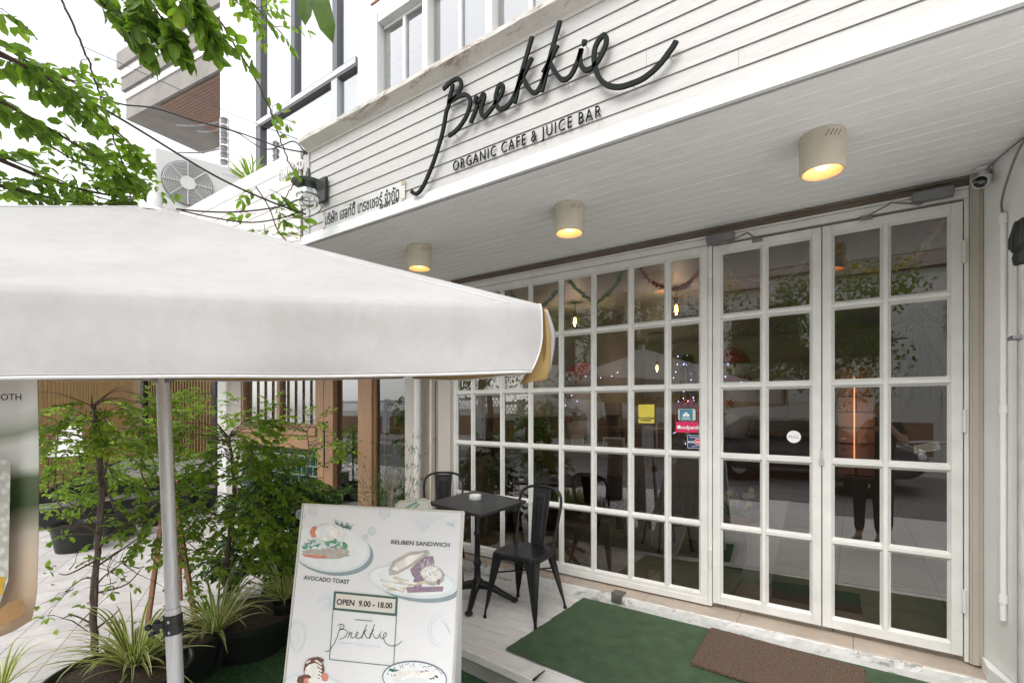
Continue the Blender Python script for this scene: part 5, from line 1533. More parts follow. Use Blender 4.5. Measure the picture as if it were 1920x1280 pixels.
    for s in (1, .86): line([(195 + s * 52 * math.sin(a * .33) * (1 + .25 * math.cos(a * .33)), 985 - s * 100 * math.cos(a * .33)) for a in range(20)], .0017)
    line([(180 + 26 * math.cos(a * .33), 990 + 36 * math.sin(a * .33)) for a in range(20)], .0014)
    for s in (1, .8): line([(1110 + s * 88 * math.cos(a * .33 + 1.7), 945 + s * 110 * math.sin(a * .33 + 1.7)) for a in range(10)], .0017)
    for k in range(9): line([(1095 + 8 * k, 880 + 9 * k), (1120 + 5 * k, 890 + 10 * k), (1150 + 2 * k, 935 + 5 * k)], .0011)
    # avocado toast
    use('plate_shade'); clamp_poly(418, 452, 258, 148, .13)
    use('plate'); clamp_poly(400, 430, 256, 148, .13)
    use('plate_rim'); clamp_poly(396, 424, 244, 138, .13)
    use('bread'); blob(372, 462, 152, 34, .02, 34, .06); use('salmon'); blob(300, 478, 80, 9, .05, 20, .2); use('bread'); blob(430, 452, 96, 30, 0, 26, .08)
    for k in range(70):
        use('avocado') if k % 3 else use('plate')
        x = rnd.uniform(232, 505); y = 408 - 44 * math.sin((x - 225) / 285 * 3.14) * rnd.random() + rnd.uniform(0, 20); blob(x, y, rnd.uniform(9, 20), rnd.uniform(8, 15), rnd.random(), 8, .25)
    use('dill'); 
    for k in range(24):
        x = rnd.uniform(240, 500); y = rnd.uniform(375, 428); blob(x, y, 6, 4, rnd.random(), 6, .3)
    use('salmon'); blob(300, 325, 24, 36, .2, 20, .1); use('egg'); blob(480, 340, 22, 32, 0, 18, .1); use('egg'); blob(378, 330, 70, 54, .05, 34, .03); use('plate_rim'); blob(365, 312, 40, 26, 0, 24, .05)
    use('ink')
    for k in range(40): blob(378 + rnd.gauss(0, 34), 325 + rnd.gauss(0, 22), 1.6, 1.6, 0, 5)
    for k in range(30): blob(rnd.uniform(230, 600), rnd.uniform(470, 540), 1.4, 1.4, 0, 5)
    use('dill')
    for k in range(9):
        x = 440 + 11 * k; y = 275 + 4 * k
        for q in range(5): line([(x, y), (x + rnd.uniform(-14, 20), y + rnd.uniform(-34, 14))], .0018, False)
    line([(435, 270), (480, 285), (540, 305)], .002)
    words('AVOCADO TOAST', 235, 612, 524, 641, 27, offset=.0012)
    # reuben sandwich
    use('plate_shade'); clamp_poly(958, 668, 262, 98, .13)
    use('plate'); clamp_poly(925, 640, 282, 100, .13); use('plate_rim'); clamp_poly(915, 632, 262, 88, .13)
    use('bread'); poly([cr(*p) for p in ((770, 560), (800, 510), (900, 455), (1020, 440), (1032, 462), (920, 540), (830, 590), (776, 600))][::-1])
    use('egg'); poly([cr(*p) for p in ((792, 560), (820, 520), (900, 475), (1000, 455), (920, 520), (830, 572))][::-1])
    use('cabbage'); poly([cr(*p) for p in ((905, 560), (1000, 480), (1052, 478), (1060, 520), (1030, 560), (960, 640), (920, 600))][::-1])
    use('plate')
    for k in range(20): x = rnd.uniform(930, 1050); line([(x, rnd.uniform(500, 580)), (x + rnd.uniform(5, 22), rnd.uniform(490, 590))], .0012, False)
    use('bread'); blob(1045, 600, 78, 62, .1, 30, .06); use('egg'); blob(1040, 590, 64, 48, .1, 28, .06); use('avocado'); 
    for k in range(14): blob(1045 + rnd.gauss(0, 26), 585 + rnd.gauss(0, 18), 5, 4, 0, 7, .2)
    use('cabbage'); blob(955, 640, 30, 44, .4, 20, .2); blob(1085, 640, 12, 18, 0, 12, .2)
    use('chip')
    for (a, b, c, d) in ((720, 625, 880, 650), (735, 655, 870, 700), (800, 610, 900, 640), (760, 690, 900, 680), (830, 640, 960, 655), (890, 660, 1010, 640)):
        L = cr(a, b); Rr = cr(c, d); line([(a, b), (c, d)], .010, False)
    use('egg')
    for (a, b, c, d) in ((725, 622, 875, 645), (740, 652, 862, 692), (835, 636, 950, 650)): line([(a, b), (c, d)], .007, False)
    use('cabbage'); poly([cr(*p) for p in ((882, 672), (1118, 668), (1112, 700), (890, 708))][::-1])
    words('REUBEN SANDWICH', 788, 388, 1156, 408, 27, offset=.0012)
    # opening hours and the logo frame
    use('frame_green'); poly([cr(*p) for p in ((430, 698), (829, 735), (823, 856), (422, 816))][::-1])
    for a, b in (((429, 700), (398, 1128)), ((398, 1128), (802, 1170)), ((802, 1170), (828, 738))): line([a, b], .0024, False)
    use('paper'); poly([cr(*p) for p in ((440, 712), (815, 748), (810, 838), (432, 802))][::-1]); words('OPEN  9.00 - 18.00', 443, 764, 795, 790, 38, offset=.0034)
    use('frame_green'); line([(556, 877), (668, 886)], .0022, False)
    words('ORGANIC CAFE & JUICE BAR', 458, 1022, 720, 1050, 11, 'sketch')
    use('ink')
    # the handwritten word, upright form
    x0 = min(x for s in STROKES for x, z in s); x1 = max(x for s in STROKES for x, z in s); z0 = min(z for s in STROKES for x, z in s); z1 = max(z for s in STROKES for x, z in s)
    for s in STROKES: line([(368 + (x - x0) / (x1 - x0) * 486, 1078 - (z - z0) / (z1 - z0) * 180 + (x - x0) / (x1 - x0) * 10) for x, z in s], .0021)
    # pancake glass and bowl at the bottom
    use('plate'); clamp_poly(290, 1290, 200, 62, .08); use('plate_rim'); clamp_poly(290, 1284, 180, 50, .08)
    use('choc'); blob(300, 1190, 66, 76, .2, 30, .05)
    use('egg')
    for k in range(5): line([(250 + 10 * k, 1150 + 26 * k), (300 + 6 * k, 1130 + 26 * k), (350, 1160 + 22 * k)], .0062)
    use('egg'); blob(285, 1215, 44, 60, .2, 26, .06); use('choc'); blob(240, 1255, 50, 34, 0, 20, .15); use('salmon'); blob(370, 1240, 22, 26, 0, 16, .1); blob(255, 1265, 20, 22, 0, 14, .1); use('egg'); blob(300, 1262, 34, 26, 0, 18, .1)
    use('choc')
    for k in range(9): blob(285 + 9 * k, 1118 + abs(k - 4) * 4, 6, 10, 0, 8, .3)
    use('bowl_rim'); blob(935, 1245, 204, 108, .06, 44); use('plate_rim'); blob(935, 1247, 198, 102, .06, 44)
    use('bowl_rim')
    for k in range(60):
        a = rnd.uniform(3.3, 6.1); r = rnd.uniform(.74, .95); blob(935 + 198 * r * math.cos(a), 1247 + 102 * r * math.sin(a), 2.5, 4, 0, 6)
    use('egg'); blob(940, 1262, 150, 66, .05, 30, .04)
    for cx, cy, n_ in ((850, 1215, 'cabbage'), (1010, 1215, 'cabbage'), (1060, 1240, 'bowl_rim'), (808, 1200, 'dill')):
        use(n_)
        for k in range(9): blob(cx + rnd.gauss(0, 22), cy + rnd.gauss(0, 9), 10, 7, rnd.random(), 8, .3)
    use('egg'); blob(855, 1222, 46, 24, .2, 20); blob(1015, 1225, 50, 22, 0, 20); use('plate'); blob(940, 1275, 90, 34, 0, 26, .05)
    g.build('printed_menu', mats, t)
menu_board()

# white cut-out board peeping over the menu board
def small_sign():
    c = at_d(776, 950, 2.55)
    t = thing('cutout_sign', 'small white cut out board with green and yellow strokes behind the menu board', 'sign', (c.x, c.y, -.0))
    def q(x, y): 
        p = at_d(x, y, 2.55) - t.location; return ((p.x * RX.x + p.y * RX.y), p.z)
    pts = [q(x, y) for x, y in ((738, 962), (741, 945), (750, 938), (768, 937), (775, 934), (795, 934), (804, 938), (808, 948), (812, 960))]
    pts = [(pts[-1][0] + .03, -.0), (pts[0][0] - .03, -.0)] + pts
    fn = lambda a, b, h: tuple(RX * a + FW * h + Vector((0, 0, b)))
    g = G(); g.prism(pts, 0, .012, fn); g.build('panel', M('cutout_white', (0.74, 0.74, 0.70), .5, .05), t, bevel=.003)
    g = G(); g.stroke([q(x, y) for x, y in ((740, 962), (743, 947), (752, 940), (768, 939.5), (776, 937), (794, 937), (802, 941), (806, 950), (809, 960))], .007, -.001, -.0004, fn); g.build('rim_line', M('cutout_rim', (0.52, 0.58, 0.42), .5), t)
    g = G(); g.stroke([q(752, 960), q(765, 950), q(782, 941)], .012, -.001, -.0004, fn); g.stroke([q(764, 962), q(776, 953), q(786, 944)], .009, -.001, -.0004, fn); g.build('green_stroke', M('cutout_green', (0.22, 0.42, 0.36), .5), t)
    g = G(); g.stroke([q(770, 961), q(778, 955), q(790, 957)], .007, -.0014, -.0008, fn); g.stroke([q(776, 950), q(780, 956), q(778, 962)], .006, -.0014, -.0008, fn); g.build('yellow_stroke', M('cutout_yellow', (0.70, 0.45, 0.06), .5), t)
small_sign()

# ---- hanging banner at the left edge
def banner():
    Dr, Dl = .95, .945
    rt, rb, l = at_d(56, 700, Dr), at_d(53, 1170, Dr), at_d(0, 700, Dl)
    ex = Vector((rt.x - l.x, rt.y - l.y, 0)).normalized(); nrm = Vector((ex.y, -ex.x, 0))
    if nrm.dot(FW) > 0: nrm = -nrm
    zt = EYE + .10; zb = rb.z
    t = thing('hanging_banner', 'printed banner of a drink glass hanging at the left edge under the parasol', 'banner', (rt.x, rt.y, zb))
    Wd = .42
    m, nt, bs = new_mat('banner_print')
    tc = N(nt, 'ShaderNodeTexCoord'); mp = N(nt, 'ShaderNodeMapping'); lk(nt, tc.outputs['Object'], mp.inputs['Vector'])
    mp.inputs['Rotation'].default_value = (R_(8), R_(14), 0)
    sx = N(nt, 'ShaderNodeSeparateXYZ'); lk(nt, mp.outputs[0], sx.inputs[0])
    nz = noise(nt, coords(nt), 6, 2, .4)
    ad = N(nt, 'ShaderNodeMath', operation='MULTIPLY_ADD'); ad.inputs[1].default_value = .10; lk(nt, nz, ad.inputs[0]); lk(nt, sx.outputs[2], ad.inputs[2])
    mr = N(nt, 'ShaderNodeMapRange'); mr.inputs['From Min'].default_value = 0.05; mr.inputs['From Max'].default_value = .56; lk(nt, ad.outputs[0], mr.inputs[0])
    c = ramp(nt, mr.outputs[0], [(0.0, (0.30, 0.20, 0.12)), (0.10, (0.42, 0.30, 0.20)), (0.27, (0.45, 0.36, 0.27)), (0.34, (0.38, 0.32, 0.25)), (0.41, (0.035, 0.055, 0.015)), (0.53, (0.06, 0.085, 0.03)), (0.58, (0.48, 0.49, 0.44)), (0.68, (0.55, 0.55, 0.52)), (0.73, (0.24, 0.26, 0.19)), (0.80, (0.60, 0.61, 0.60)), (1.0, (0.66, 0.67, 0.67))])
    lk(nt, c, bs.inputs['Base Color']); bs.inputs['Roughness'].default_value = .5
    g = G(); n = 24; vs = []; hz = zt - zb
    for i in range(n + 1):
        f = i / n
        for j in range(13):
            s = j / 12; curl = .012 * math.sin(f * 3) + .02 * (s ** 2)
            x = Wd * (s - 1) - (.008 * max(0, (1 - f) - .9) / .1 if j == 12 else 0)
            p = ex * x - nrm * curl * .6; vs.append((p.x, p.y, f * hz + .42 * x * (1 - f) ** 2 * min(1, .08 / max(.08, -x)) + (.006 if j == 12 and i == 0 else 0)))
    g.add(vs, [(i * 13 + j, i * 13 + j + 1, (i + 1) * 13 + j + 1, (i + 1) * 13 + j) for i in range(n) for j in range(12)])
    ob = g.build('sheet', m, t, smooth=True); so = ob.modifiers.new('thick', 'SOLIDIFY'); so.thickness = .002; so.offset = -1
    # text and glass
    def fn(a, b, h): p = ex * a + nrm * (.008 + h); return (p.x, p.y, b)
    pr = at_d(49, 745, Dr); 
    xr = -(Vector((rt.x, rt.y, 0)) - Vector((pr.x, pr.y, 0))).length
    g = G(); text_geo(g, 'SMOOTH', .0178, lambda a, b, h: fn(a + xr, b + (pr.z - zb), h), align='RIGHT', offset=.0002, spacing=1.0); g.build('lettering', INK, t)
    gm, nt, bs = new_mat('banner_glass_print'); vo = N(nt, 'ShaderNodeTexVoronoi'); vo.inputs['Scale'].default_value = 75; lk(nt, coords(nt, (1, 1, 1)), vo.inputs['Vector'])
    cc = ramp(nt, vo.outputs['Distance'], [(0.0, (0.50, 0.50, 0.46)), (0.6, (0.30, 0.29, 0.25))]); lk(nt, cc, bs.inputs['Base Color']); bs.inputs['Roughness'].default_value = .5
    pg = at_d(30, 860, Dr); xg = -(Vector((rt.x, rt.y, 0)) - Vector((pg.x, pg.y, 0))).length; zg = pg.z - zb; zl = at_d(30, 1130, Dr).z - zb
    g = G(); g.prism([(xg, zg), (xg - .004, zl + .05), (xg - .02, zl), (xg - .20, zl - .01), (xg - .2, zg + .01)][::-1], .0005, .001, fn); g.build('glass_picture', gm, t)
    g = G(); g.prism([(xg - .008, zl + .055), (xg - .014, zl + .022), (xg - .05, zl + .008), (xg - .18, zl + .008), (xg - .18, zl + .07), (xg - .06, zl + .06)][::-1], .0012, .0015, fn); g.build('juice_picture', M('print_juice', (0.42, 0.27, 0.03), .5, .25, 40), t)
    g = G(); g.prism([(xg + .028, zl - .006), (xg + .02, zl - .022), (xg - .03, zl - .045), (xg - .03, zl - .02), (xg - .005, zl + .006), (xg + .02, zl + .012)], .0012, .0015, fn); g.build('orange_picture', M('print_orange', (0.26, 0.15, 0.06), .5, .15, 30), t)
banner()
# ================================================================== PLANTS
UP = Vector((0, 0, 1))
def rv(rnd, a=1.0): return Vector((rnd.uniform(-a, a), rnd.uniform(-a, a), rnd.uniform(-a, a)))
def sprig(gw, gl, rnd, p, d, L, n, ll, lw, r=.0022, droop=.35, tint=(0, 1), pinn=True, face=.6):
    """a twig with leaves along both sides"""
    d = d.normalized(); pts = [p]; q = p.copy(); steps = 6
    for i in range(steps):
        d = (d + Vector((0, 0, -droop / steps)) + rv(rnd, .10)).normalized(); q = q + d * (L / steps); pts.append(q.copy())
    gw.tube(pts, [r * (1 - .75 * i / steps) for i in range(steps + 1)], 5, cap=False)
    side = d.cross(UP)
    if side.length < .1: side = Vector((1, 0, 0))
    side.normalize()
    for i in range(n):
        f = (i + 1) / n; k = f * steps; a = min(int(k), steps - 1); pos = pts[a].lerp(pts[a + 1], k - a)
        dd = (pts[a + 1] - pts[a]).normalized()
        for s in ((-1, 1) if pinn else ((-1) ** i,)):
            ld = (side * s * 1.0 + dd * .7 + Vector((0, 0, rnd.uniform(-.5, .25))) + rv(rnd, .3)).normalized()
            gl.tint = min(1, max(0, rnd.triangular(tint[0], tint[1])))
            l = ll * rnd.uniform(.65, 1.15)
            gl.leaf(pos, ld, (UP + rv(rnd, face)).normalized(), l, l * lw, rnd.uniform(.1, .4), rnd.uniform(.0, .3))
    gl.tint = min(1, rnd.triangular(tint[0], tint[1]) + .15)
    gl.leaf(pts[-1], d, UP, ll, ll * lw)
    return pts
def pot(t, r, h, z0, mats, g_name='pot', c=(0, 0)):
    g = G(); n = 36
    g.lathe([(0, z0), (r * .72, z0), (r * .74, z0 + .01), (r * .93, z0 + h * .82), (r * 1.0, z0 + h * .84), (r * 1.02, z0 + h), (r * .985, z0 + h * 1.005), (r * .955, z0 + h * .97), (r * .90, z0 + h * .84)], (c[0], c[1], 0), n)
    g.build(g_name, mats, t, smooth='angle')
    g = G(); rnd = random.Random(int(r * 1000)); vs = [(c[0], c[1], z0 + h * .88)]; 
    for q in (.33, .66, 1):
        for k in range(n): a = 2 * math.pi * k / n; vs.append((c[0] + r * .94 * q * math.cos(a), c[1] + r * .94 * q * math.sin(a), z0 + h * .86 + rnd.uniform(0, .012)))
    fs = [(0, 1 + k, 1 + (k + 1) % n) for k in range(n)]
    for b in range(2): fs += [(1 + b * n + k, 1 + (b + 1) * n + k, 1 + (b + 1) * n + (k + 1) % n, 1 + b * n + (k + 1) % n) for k in range(n)]
    g.add(vs, fs); g.build('soil', SOIL, t)
POTM = M('black_pot', (0.016, 0.019, 0.017), .42, .3, 6, bmp=.1)
def potted_tree(name, label, pc, pr, ph, z0, trunk, tr, crown, nspr, ll, seed, leafm=LEAF_S, twigs=(), tint=(0, .9), group=None, lw=.55, spr_len=.22, sprn=6, cat='potted tree', stems=1, droop=.3, lift=.15):
    """crown: list of (centre, radius) blobs that the branches reach into"""
    rnd = random.Random(seed)
    t = thing(name, label, cat, (pc[0], pc[1], z0), 0, group)
    o = Vector(t.location)
    if pr: pot(t, pr, ph, 0.0, POTM)
    gt = G(); gw = G(); gl = G()
    tp = [Vector(p) - o for p in trunk]; curve = catmull(tp, 6)
    for k in range(stems):
        off = Vector((rnd.uniform(-1, 1), rnd.uniform(-1, 1), 0)) * tr * .9 * (k > 0)
        cv = [p + off * (1 + 2.2 * i / len(curve)) + rv(rnd, tr * .25) for i, p in enumerate(curve)]
        gt.tube(cv, [tr * (1 if k == 0 else .6) * (1 - .62 * i / len(curve)) * rnd.uniform(.92, 1.08) for i in range(len(curve))], 9)
    for k in range(nspr):
        c, r = crown[rnd.randrange(len(crown))] if not isinstance(crown[0][1], tuple) else crown[0]
        q = rv(rnd); 
        while q.length > 1: q = rv(rnd)
        tgt = Vector(c) - o + q * r
        # start on the trunk somewhat below the target
        best = min(curve, key=lambda p: (p - (tgt - Vector((0, 0, lift * (tgt - p).length)))).length)
        b0 = best; mid = b0.lerp(tgt, .55) + rv(rnd, .03) + Vector((0, 0, .03))
        if k % 3 == 0:
            gw.tube(catmull([b0, mid, tgt], 4), [.0036 - .0003 * i for i in range(9)], 5, cap=False)
        d = (tgt - mid).normalized() + rv(rnd, .6)
        sprig(gw, gl, rnd, tgt, d, spr_len * rnd.uniform(.6, 1.2), sprn, ll, lw, droop=droop, tint=tint)
    for (a, b, nl) in twigs:
        a = Vector(a) - o; b = Vector(b) - o; m_ = a.lerp(b, .5) + rv(rnd, .04)
        gw.tube(catmull([a, m_, b], 5), [.006 - .0004 * i for i in range(11)], 5, cap=False)
        for q in range(3):
            p = a.lerp(b, rnd.uniform(.3, .9)); e = p + rv(rnd, .16); gw.tube([p, p.lerp(e, .5) + rv(rnd, .02), e], [.003, .002, .001], 4, cap=False)
            if nl: sprig(gw, gl, rnd, e, e - p, .08, max(1, nl // 2), ll, lw, tint=tint)
        for q in range(nl):
            p = b + rv(rnd, .05); gl.tint = rnd.uniform(*tint); gl.leaf(p, rv(rnd), UP + rv(rnd, .5), ll, ll * lw)
    gt.build('trunk', BARK, t, smooth=True); gw.build('branch', TWIG, t); gl.build('crown', leafm, t)
    return t
def plants():
    # 1: large low pot near the camera, slender dark trunk
    pc = at_z(226, 1258, .09); tb = at_z(178, 1222, .04)
    v = tb - pc; v.z = 0
    pr = .31
    D1 = (Vector((tb.x, tb.y, 0))).dot(FW)
    P = lambda x, y, D: at_d(x, y, D)
    tr1 = [tb, P(176, 1120, D1), P(183, 1020, D1 + .02), P(190, 930, D1), P(186, 870, D1 + .05), P(180, 800, D1 + .05), P(172, 760, D1)]
    cr1 = [(P(x, y, D1 + dd), r) for x, y, dd, r in ((120, 775, .0, .17), (200, 770, .1, .18), (90, 840, -.1, .15), (160, 850, .2, .2), (235, 830, .0, .17), (110, 930, .1, .15), (255, 760, .1, .14), (215, 900, .1, .15), (185, 800, -.2, .16))]
    tw = [(P(183, 1030, D1), P(265, 960, D1 + .05), 5), (P(180, 1050, D1), P(110, 1075, D1 - .05), 4), (P(178, 1100, D1), P(250, 1040, D1), 3), (P(185, 1000, D1), P(105, 1000, D1), 6), (P(176, 1170, D1), P(115, 1160, D1), 2), (P(178, 1180, D1), P(225, 1140, D1), 2), (P(183, 1060, D1), P(262, 1005, D1 + .1), 4), (P(185, 1110, D1), P(270, 1060, D1 + .1), 1), (P(183, 1085, D1), P(120, 1110, D1 + .1), 1)]
    potted_tree('potted_tree', 'slender leafy tree in the large round black pot at the lower left', (pc.x, pc.y), pr, .24, -.145, tr1, .018, cr1, 125, .044, 11, twigs=tw, stems=2, group='potted trees on the pavement', spr_len=.17, sprn=5, tint=(.1, 1))
    # 2: fuller tree right of the pole
    tb = at_z(430, 1148, .07); pc = at_z(468, 1150, .09); D2 = Vector((tb.x, tb.y, 0)).dot(FW)
    tr2 = [tb, P(426, 1080, D2), P(430, 1010, D2), P(440, 930, D2), P(436, 870, D2 + .05), P(430, 820, D2)]
    cr2 = [(P(x, y, D2 + dd), r) for x, y, dd, r in ((370, 830, 0, .22), (440, 835, .1, .18), (400, 900, .0, .24), (480, 880, .1, .2), (350, 940, .1, .16), (520, 950, .1, .2), (470, 960, -.1, .2), (540, 870, .2, .18), (340, 800, 0, .12), (475, 812, 0, .12), (500, 1040, .0, .16), (395, 980, -.1, .16))]
    tw = [(P(428, 1040, D2), P(345, 1010, D2), 5), (P(432, 1010, D2), P(370, 960, D2), 6), (P(430, 1060, D2), P(380, 1060, D2 - .1), 3)]
    potted_tree('potted_tree', 'full bushy tree in a black pot right of the parasol pole', (pc.x, pc.y), .28, .24, -.145, tr2, .020, cr2, 215, .050, 12, twigs=tw, group='potted trees on the pavement', tint=(.05, .9), spr_len=.2, sprn=6)
    # 2b: empty-ish pot with bare shrub between the two
    pc = at_z(352, 1190, .09); D = Vector((pc.x, pc.y, 0)).dot(FW)
    tb = at_z(318, 1165, .05)
    tr = [tb, P(315, 1090, D + .1), P(318, 1020, D + .1), P(310, 960, D + .1)]
    cr = [(P(x, y, D + .1), r) for x, y, r in ((285, 930, .15), (300, 1000, .16), (262, 985, .12), (340, 1010, .14), (300, 860, .14), (275, 800, .12), (365, 1070, .1))]
    potted_tree('potted_tree', 'thin sparse shrub in the black pot partly behind the parasol pole', (pc.x, pc.y), .2, .24, -.145, tr, .009, cr, 70, .045, 13, stems=3, group='potted trees on the pavement', spr_len=.16, sprn=4)
    # 3: dark glossy bush in front of the green tiles
    tb = at_z(555, 1128, -.14); D3 = Vector((tb.x, tb.y, 0)).dot(FW) 
    tr3 = [tb, P(550, 1060, D3), P(545, 980, D3), P(540, 900, D3)]
    cr3 = [(P(x, y, D3 + dd), r) for x, y, dd, r in ((520, 925, 0, .22), (585, 935, .1, .18), (555, 985, -.1, .26), (500, 980, 0, .24), (600, 1010, .1, .2), (540, 1050, -.1, .26), (480, 930, .1, .18), (600, 1075, .0, .2), (530, 890, 0, .15), (470, 1040, 0, .2))]
    potted_tree('garden_bush', 'dense dark glossy bush in front of the green tiled wall', (tb.x, tb.y), .20, .22, -.145, tr3, .022, cr3, 250, .085, 14, leafm=LEAF_D, cat='bush', lw=.42, spr_len=.22, sprn=6, droop=.6)
    # bright strap leaved shoot in it
    c = P(497, 870, D3 - .25); rnd = random.Random(5)
    t = thing('dracaena', 'bright yellow green strap leaved shoot in front of the dark bush', 'plant', (c.x, c.y, -.14)); g = G()
    g.tube([(0, 0, 0), (.01, 0, c.z + .14)], .011, 7); g.build('stem', TWIG, t)
    g = G()
    for k in range(34):
        a = rnd.uniform(0, 6.28); e = rnd.uniform(.1, 1.3); d = Vector((math.cos(a) * math.sin(e), math.sin(a) * math.sin(e), math.cos(e))); g.tint = rnd.uniform(.55, 1) if e < .6 else rnd.uniform(.1, .6); g.leaf((.01, 0, c.z + .14 - rnd.uniform(0, .14)), d, UP + rv(rnd, .3), rnd.uniform(.16, .26), .026, .3, .25)
    g.build('leaves', LEAF_S, t)
    # 4: light twiggy shrub before the oak door
    tb = at_z(590, 1060, -.14); D4 = Vector((tb.x, tb.y, 0)).dot(FW)
    tr4 = [tb, P(586, 960, D4), P(575, 900, D4), P(580, 850, D4), P(575, 810, D4)]
    cr4 = [(P(x, y, D4), r) for x, y, r in ((555, 805, .18), (610, 812, .18), (580, 790, .12), (620, 840, .12), (530, 790, .14), (500, 780, .16), (455, 770, .16), (590, 1010, .14), (600, 950, .1))]
    potted_tree('garden_shrub', 'light twiggy shrub with fresh leaves before the oak door', (tb.x, tb.y), .17, .2, -.145, tr4, .012, cr4, 80, .052, 15, cat='bush', spr_len=.16, sprn=4, tint=(.15, 1))
    # wispy fern with bamboo stakes beside the door
    b = at_z(728, 1000, -.14); D5 = 4.15; b = P(727, 1010, D5); b.z = -.1
    t = thing('asparagus_fern', 'wispy needle leaved plant tied to thin bamboo stakes beside the oak post', 'plant', (b.x, b.y, -.145)); rnd = random.Random(6)
    pot(t, .14, .2, 0, POTM); gw = G(); gl = G(); st = G()
    for dx in (-.04, .03): st.tube([(dx, 0, .1), (dx * 1.6, .01, .98)], .006, 6)
    st.build('bamboo_stake', M('bamboo', (0.42, 0.25, 0.10), .5, .15), t)
    for k in range(34):
        a = rnd.uniform(0, 6.28); e = rnd.uniform(.02, .30); L = rnd.uniform(.5, 1.2); p = Vector((0, 0, .16)); d = Vector((math.cos(a) * math.sin(e), math.sin(a) * math.sin(e), math.cos(e))); pts = [p]
        for i in range(9):
            d = (d + rv(rnd, .10) + Vector((0, 0, -.02 * i * (e > .2)))).normalized(); p = p + d * L / 9; pts.append(p)
            for q in range(7):
                gl.tint = rnd.random() * .7; gl.leaf(p + rv(rnd, .03), (d + rv(rnd, .7)).normalized(), UP + rv(rnd), rnd.uniform(.03, .06), .005, 0, .1)
        gw.tube(pts, [.0022 - .00018 * i for i in range(10)], 4, cap=False)
    for k in range(9):
        a = rnd.uniform(2.2, 4.2) + YAW; p = Vector((0, 0, rnd.uniform(.5, .9))); q = p + Vector((math.cos(a) * rnd.uniform(.2, .5), math.sin(a) * .4, rnd.uniform(-.1, .3))); gw.tube(catmull([p, p.lerp(q, .5) + rv(rnd, .08), q], 4), .0016, 4, cap=False)
    gw.build('stem', M('green_stem', (0.06, 0.10, 0.03), .6), t); gl.build('needles', LEAF_D, t)
    # far row of small trees in black pots
    gname = 'small trees in black pots along the platform'
    labs = ['small tree in a black pot nearest the banner, before the platform', 'small tree in the second black pot from the banner', 'small tree in the third black pot, left of the pole', 'small tree in the black pot just behind the pole', 'small tree in the farthest black pot by the white column']
    for i, (x, y, r, lab) in enumerate(((105, 1046, .215, labs[0]), (196, 1018, .21, labs[1]), (262, 994, .2, labs[2]), (322, 972, .2, labs[3]), (392, 962, .2, labs[4]))):
        b = at_z(x, y - 4, -.145); D = Vector((b.x, b.y, 0)).dot(FW); b2 = b + FW * r; D += r
        rnd = random.Random(60 + i)
        tr = [Vector((b2.x, b2.y, .1)), P(x + 3, y - 110, D), P(x - 2 + 4 * i, y - 170, D), P(x + 4, y - 235, D)]
        cr = [(P(x + rnd.uniform(-45, 45), y - rnd.uniform(75, 250), D), rnd.uniform(.12, .22)) for _ in range(9)]
        potted_tree('potted_tree', lab, (b2.x, b2.y), r, .30, -.145, tr, .014, cr, 62, .055, 70 + i, group=gname, spr_len=.18, sprn=5, tint=(.1, 1), stems=2)
    # spider plants
    LG = leaf_mat('spider_green', (0.09, 0.16, 0.035), (0.22, 0.31, 0.08), .35, .4); LC = leaf_mat('spider_cream', (0.52, 0.52, 0.24), (0.72, 0.70, 0.40), .35, .4)
    def spider(x, y, z, D, n, L, seed, lab, potr):
        rnd = random.Random(seed); c = P(x, y, D); t = thing('spider_plant', lab, 'plant', (c.x, c.y, -.14), 0, 'variegated spider plants on the turf')
        z0 = c.z + .14
        if potr: pot(t, potr, max(.08, z0 - .02), 0, POTM)
        g = G()
        for k in range(n):
            a = rnd.uniform(0, 6.28); el = rnd.triangular(.15, 1.35, 1.0); l = L * rnd.uniform(.55, 1.15); w = rnd.uniform(.015, .024)
            d = Vector((math.cos(a) * math.cos(el), math.sin(a) * math.cos(el), math.sin(el))); p = Vector((0, 0, z0)) + Vector((math.cos(a), math.sin(a), 0)) * .02; side = Vector((-math.sin(a), math.cos(a), 0)); m_ = 9; vs = []; bend = rnd.uniform(1.5, 2.9) * (.6 + .5 * (el > .8))
            tw = rnd.uniform(-.5, .5)
            g.tint = rnd.random()
            for i in range(m_ + 1):
                f = i / m_; ww = w * (.75 + .6 * f if f < .3 else (1 - f) ** .6 * 1.12) * .5; nn = d.cross(side).normalized()
                s2 = (side + nn * tw * f).normalized()
                vs += [p - s2 * ww, p - s2 * ww * .5 - nn * ww * .25, p + s2 * ww * .5 - nn * ww * .25, p + s2 * ww]
                hd = Vector((math.cos(a), math.sin(a), 0)); dz = d.z - bend / m_ * f * 1.35
                d = (hd * max(.25, Vector((d.x, d.y, 0)).length) + Vector((0, 0, dz))).normalized(); p = p + d * l / m_
                if p.z < .012: p.z = .012 + rnd.uniform(0, .01)
            b = len(g.v); 
            g.add(vs, []); 
            for i in range(m_):
                for q, mi in ((0, 1), (1, 0), (2, 1)):
                    a0 = b + 4 * i + q; g.f.append((a0, a0 + 1, a0 + 5, a0 + 4)); g.m.append(mi)
        g.build('leaves', [LG, LC], t); return t
    spider(252, 1250, 0, 2.6, 130, .42, 1, 'largest variegated spider plant, in front of the big round pot', .0)
    spider(405, 1183, 0, 2.95, 70, .42, 2, 'variegated spider plant in a small black pot right of the pole', .07)
    spider(532, 1122, 0, 3.25, 64, .44, 3, 'variegated spider plant in a small black pot beside the menu board', .07)
    spider(0, 1285, 0, 2.5, 30, .26, 4, 'variegated spider plant at the lower left corner under the banner', .0)
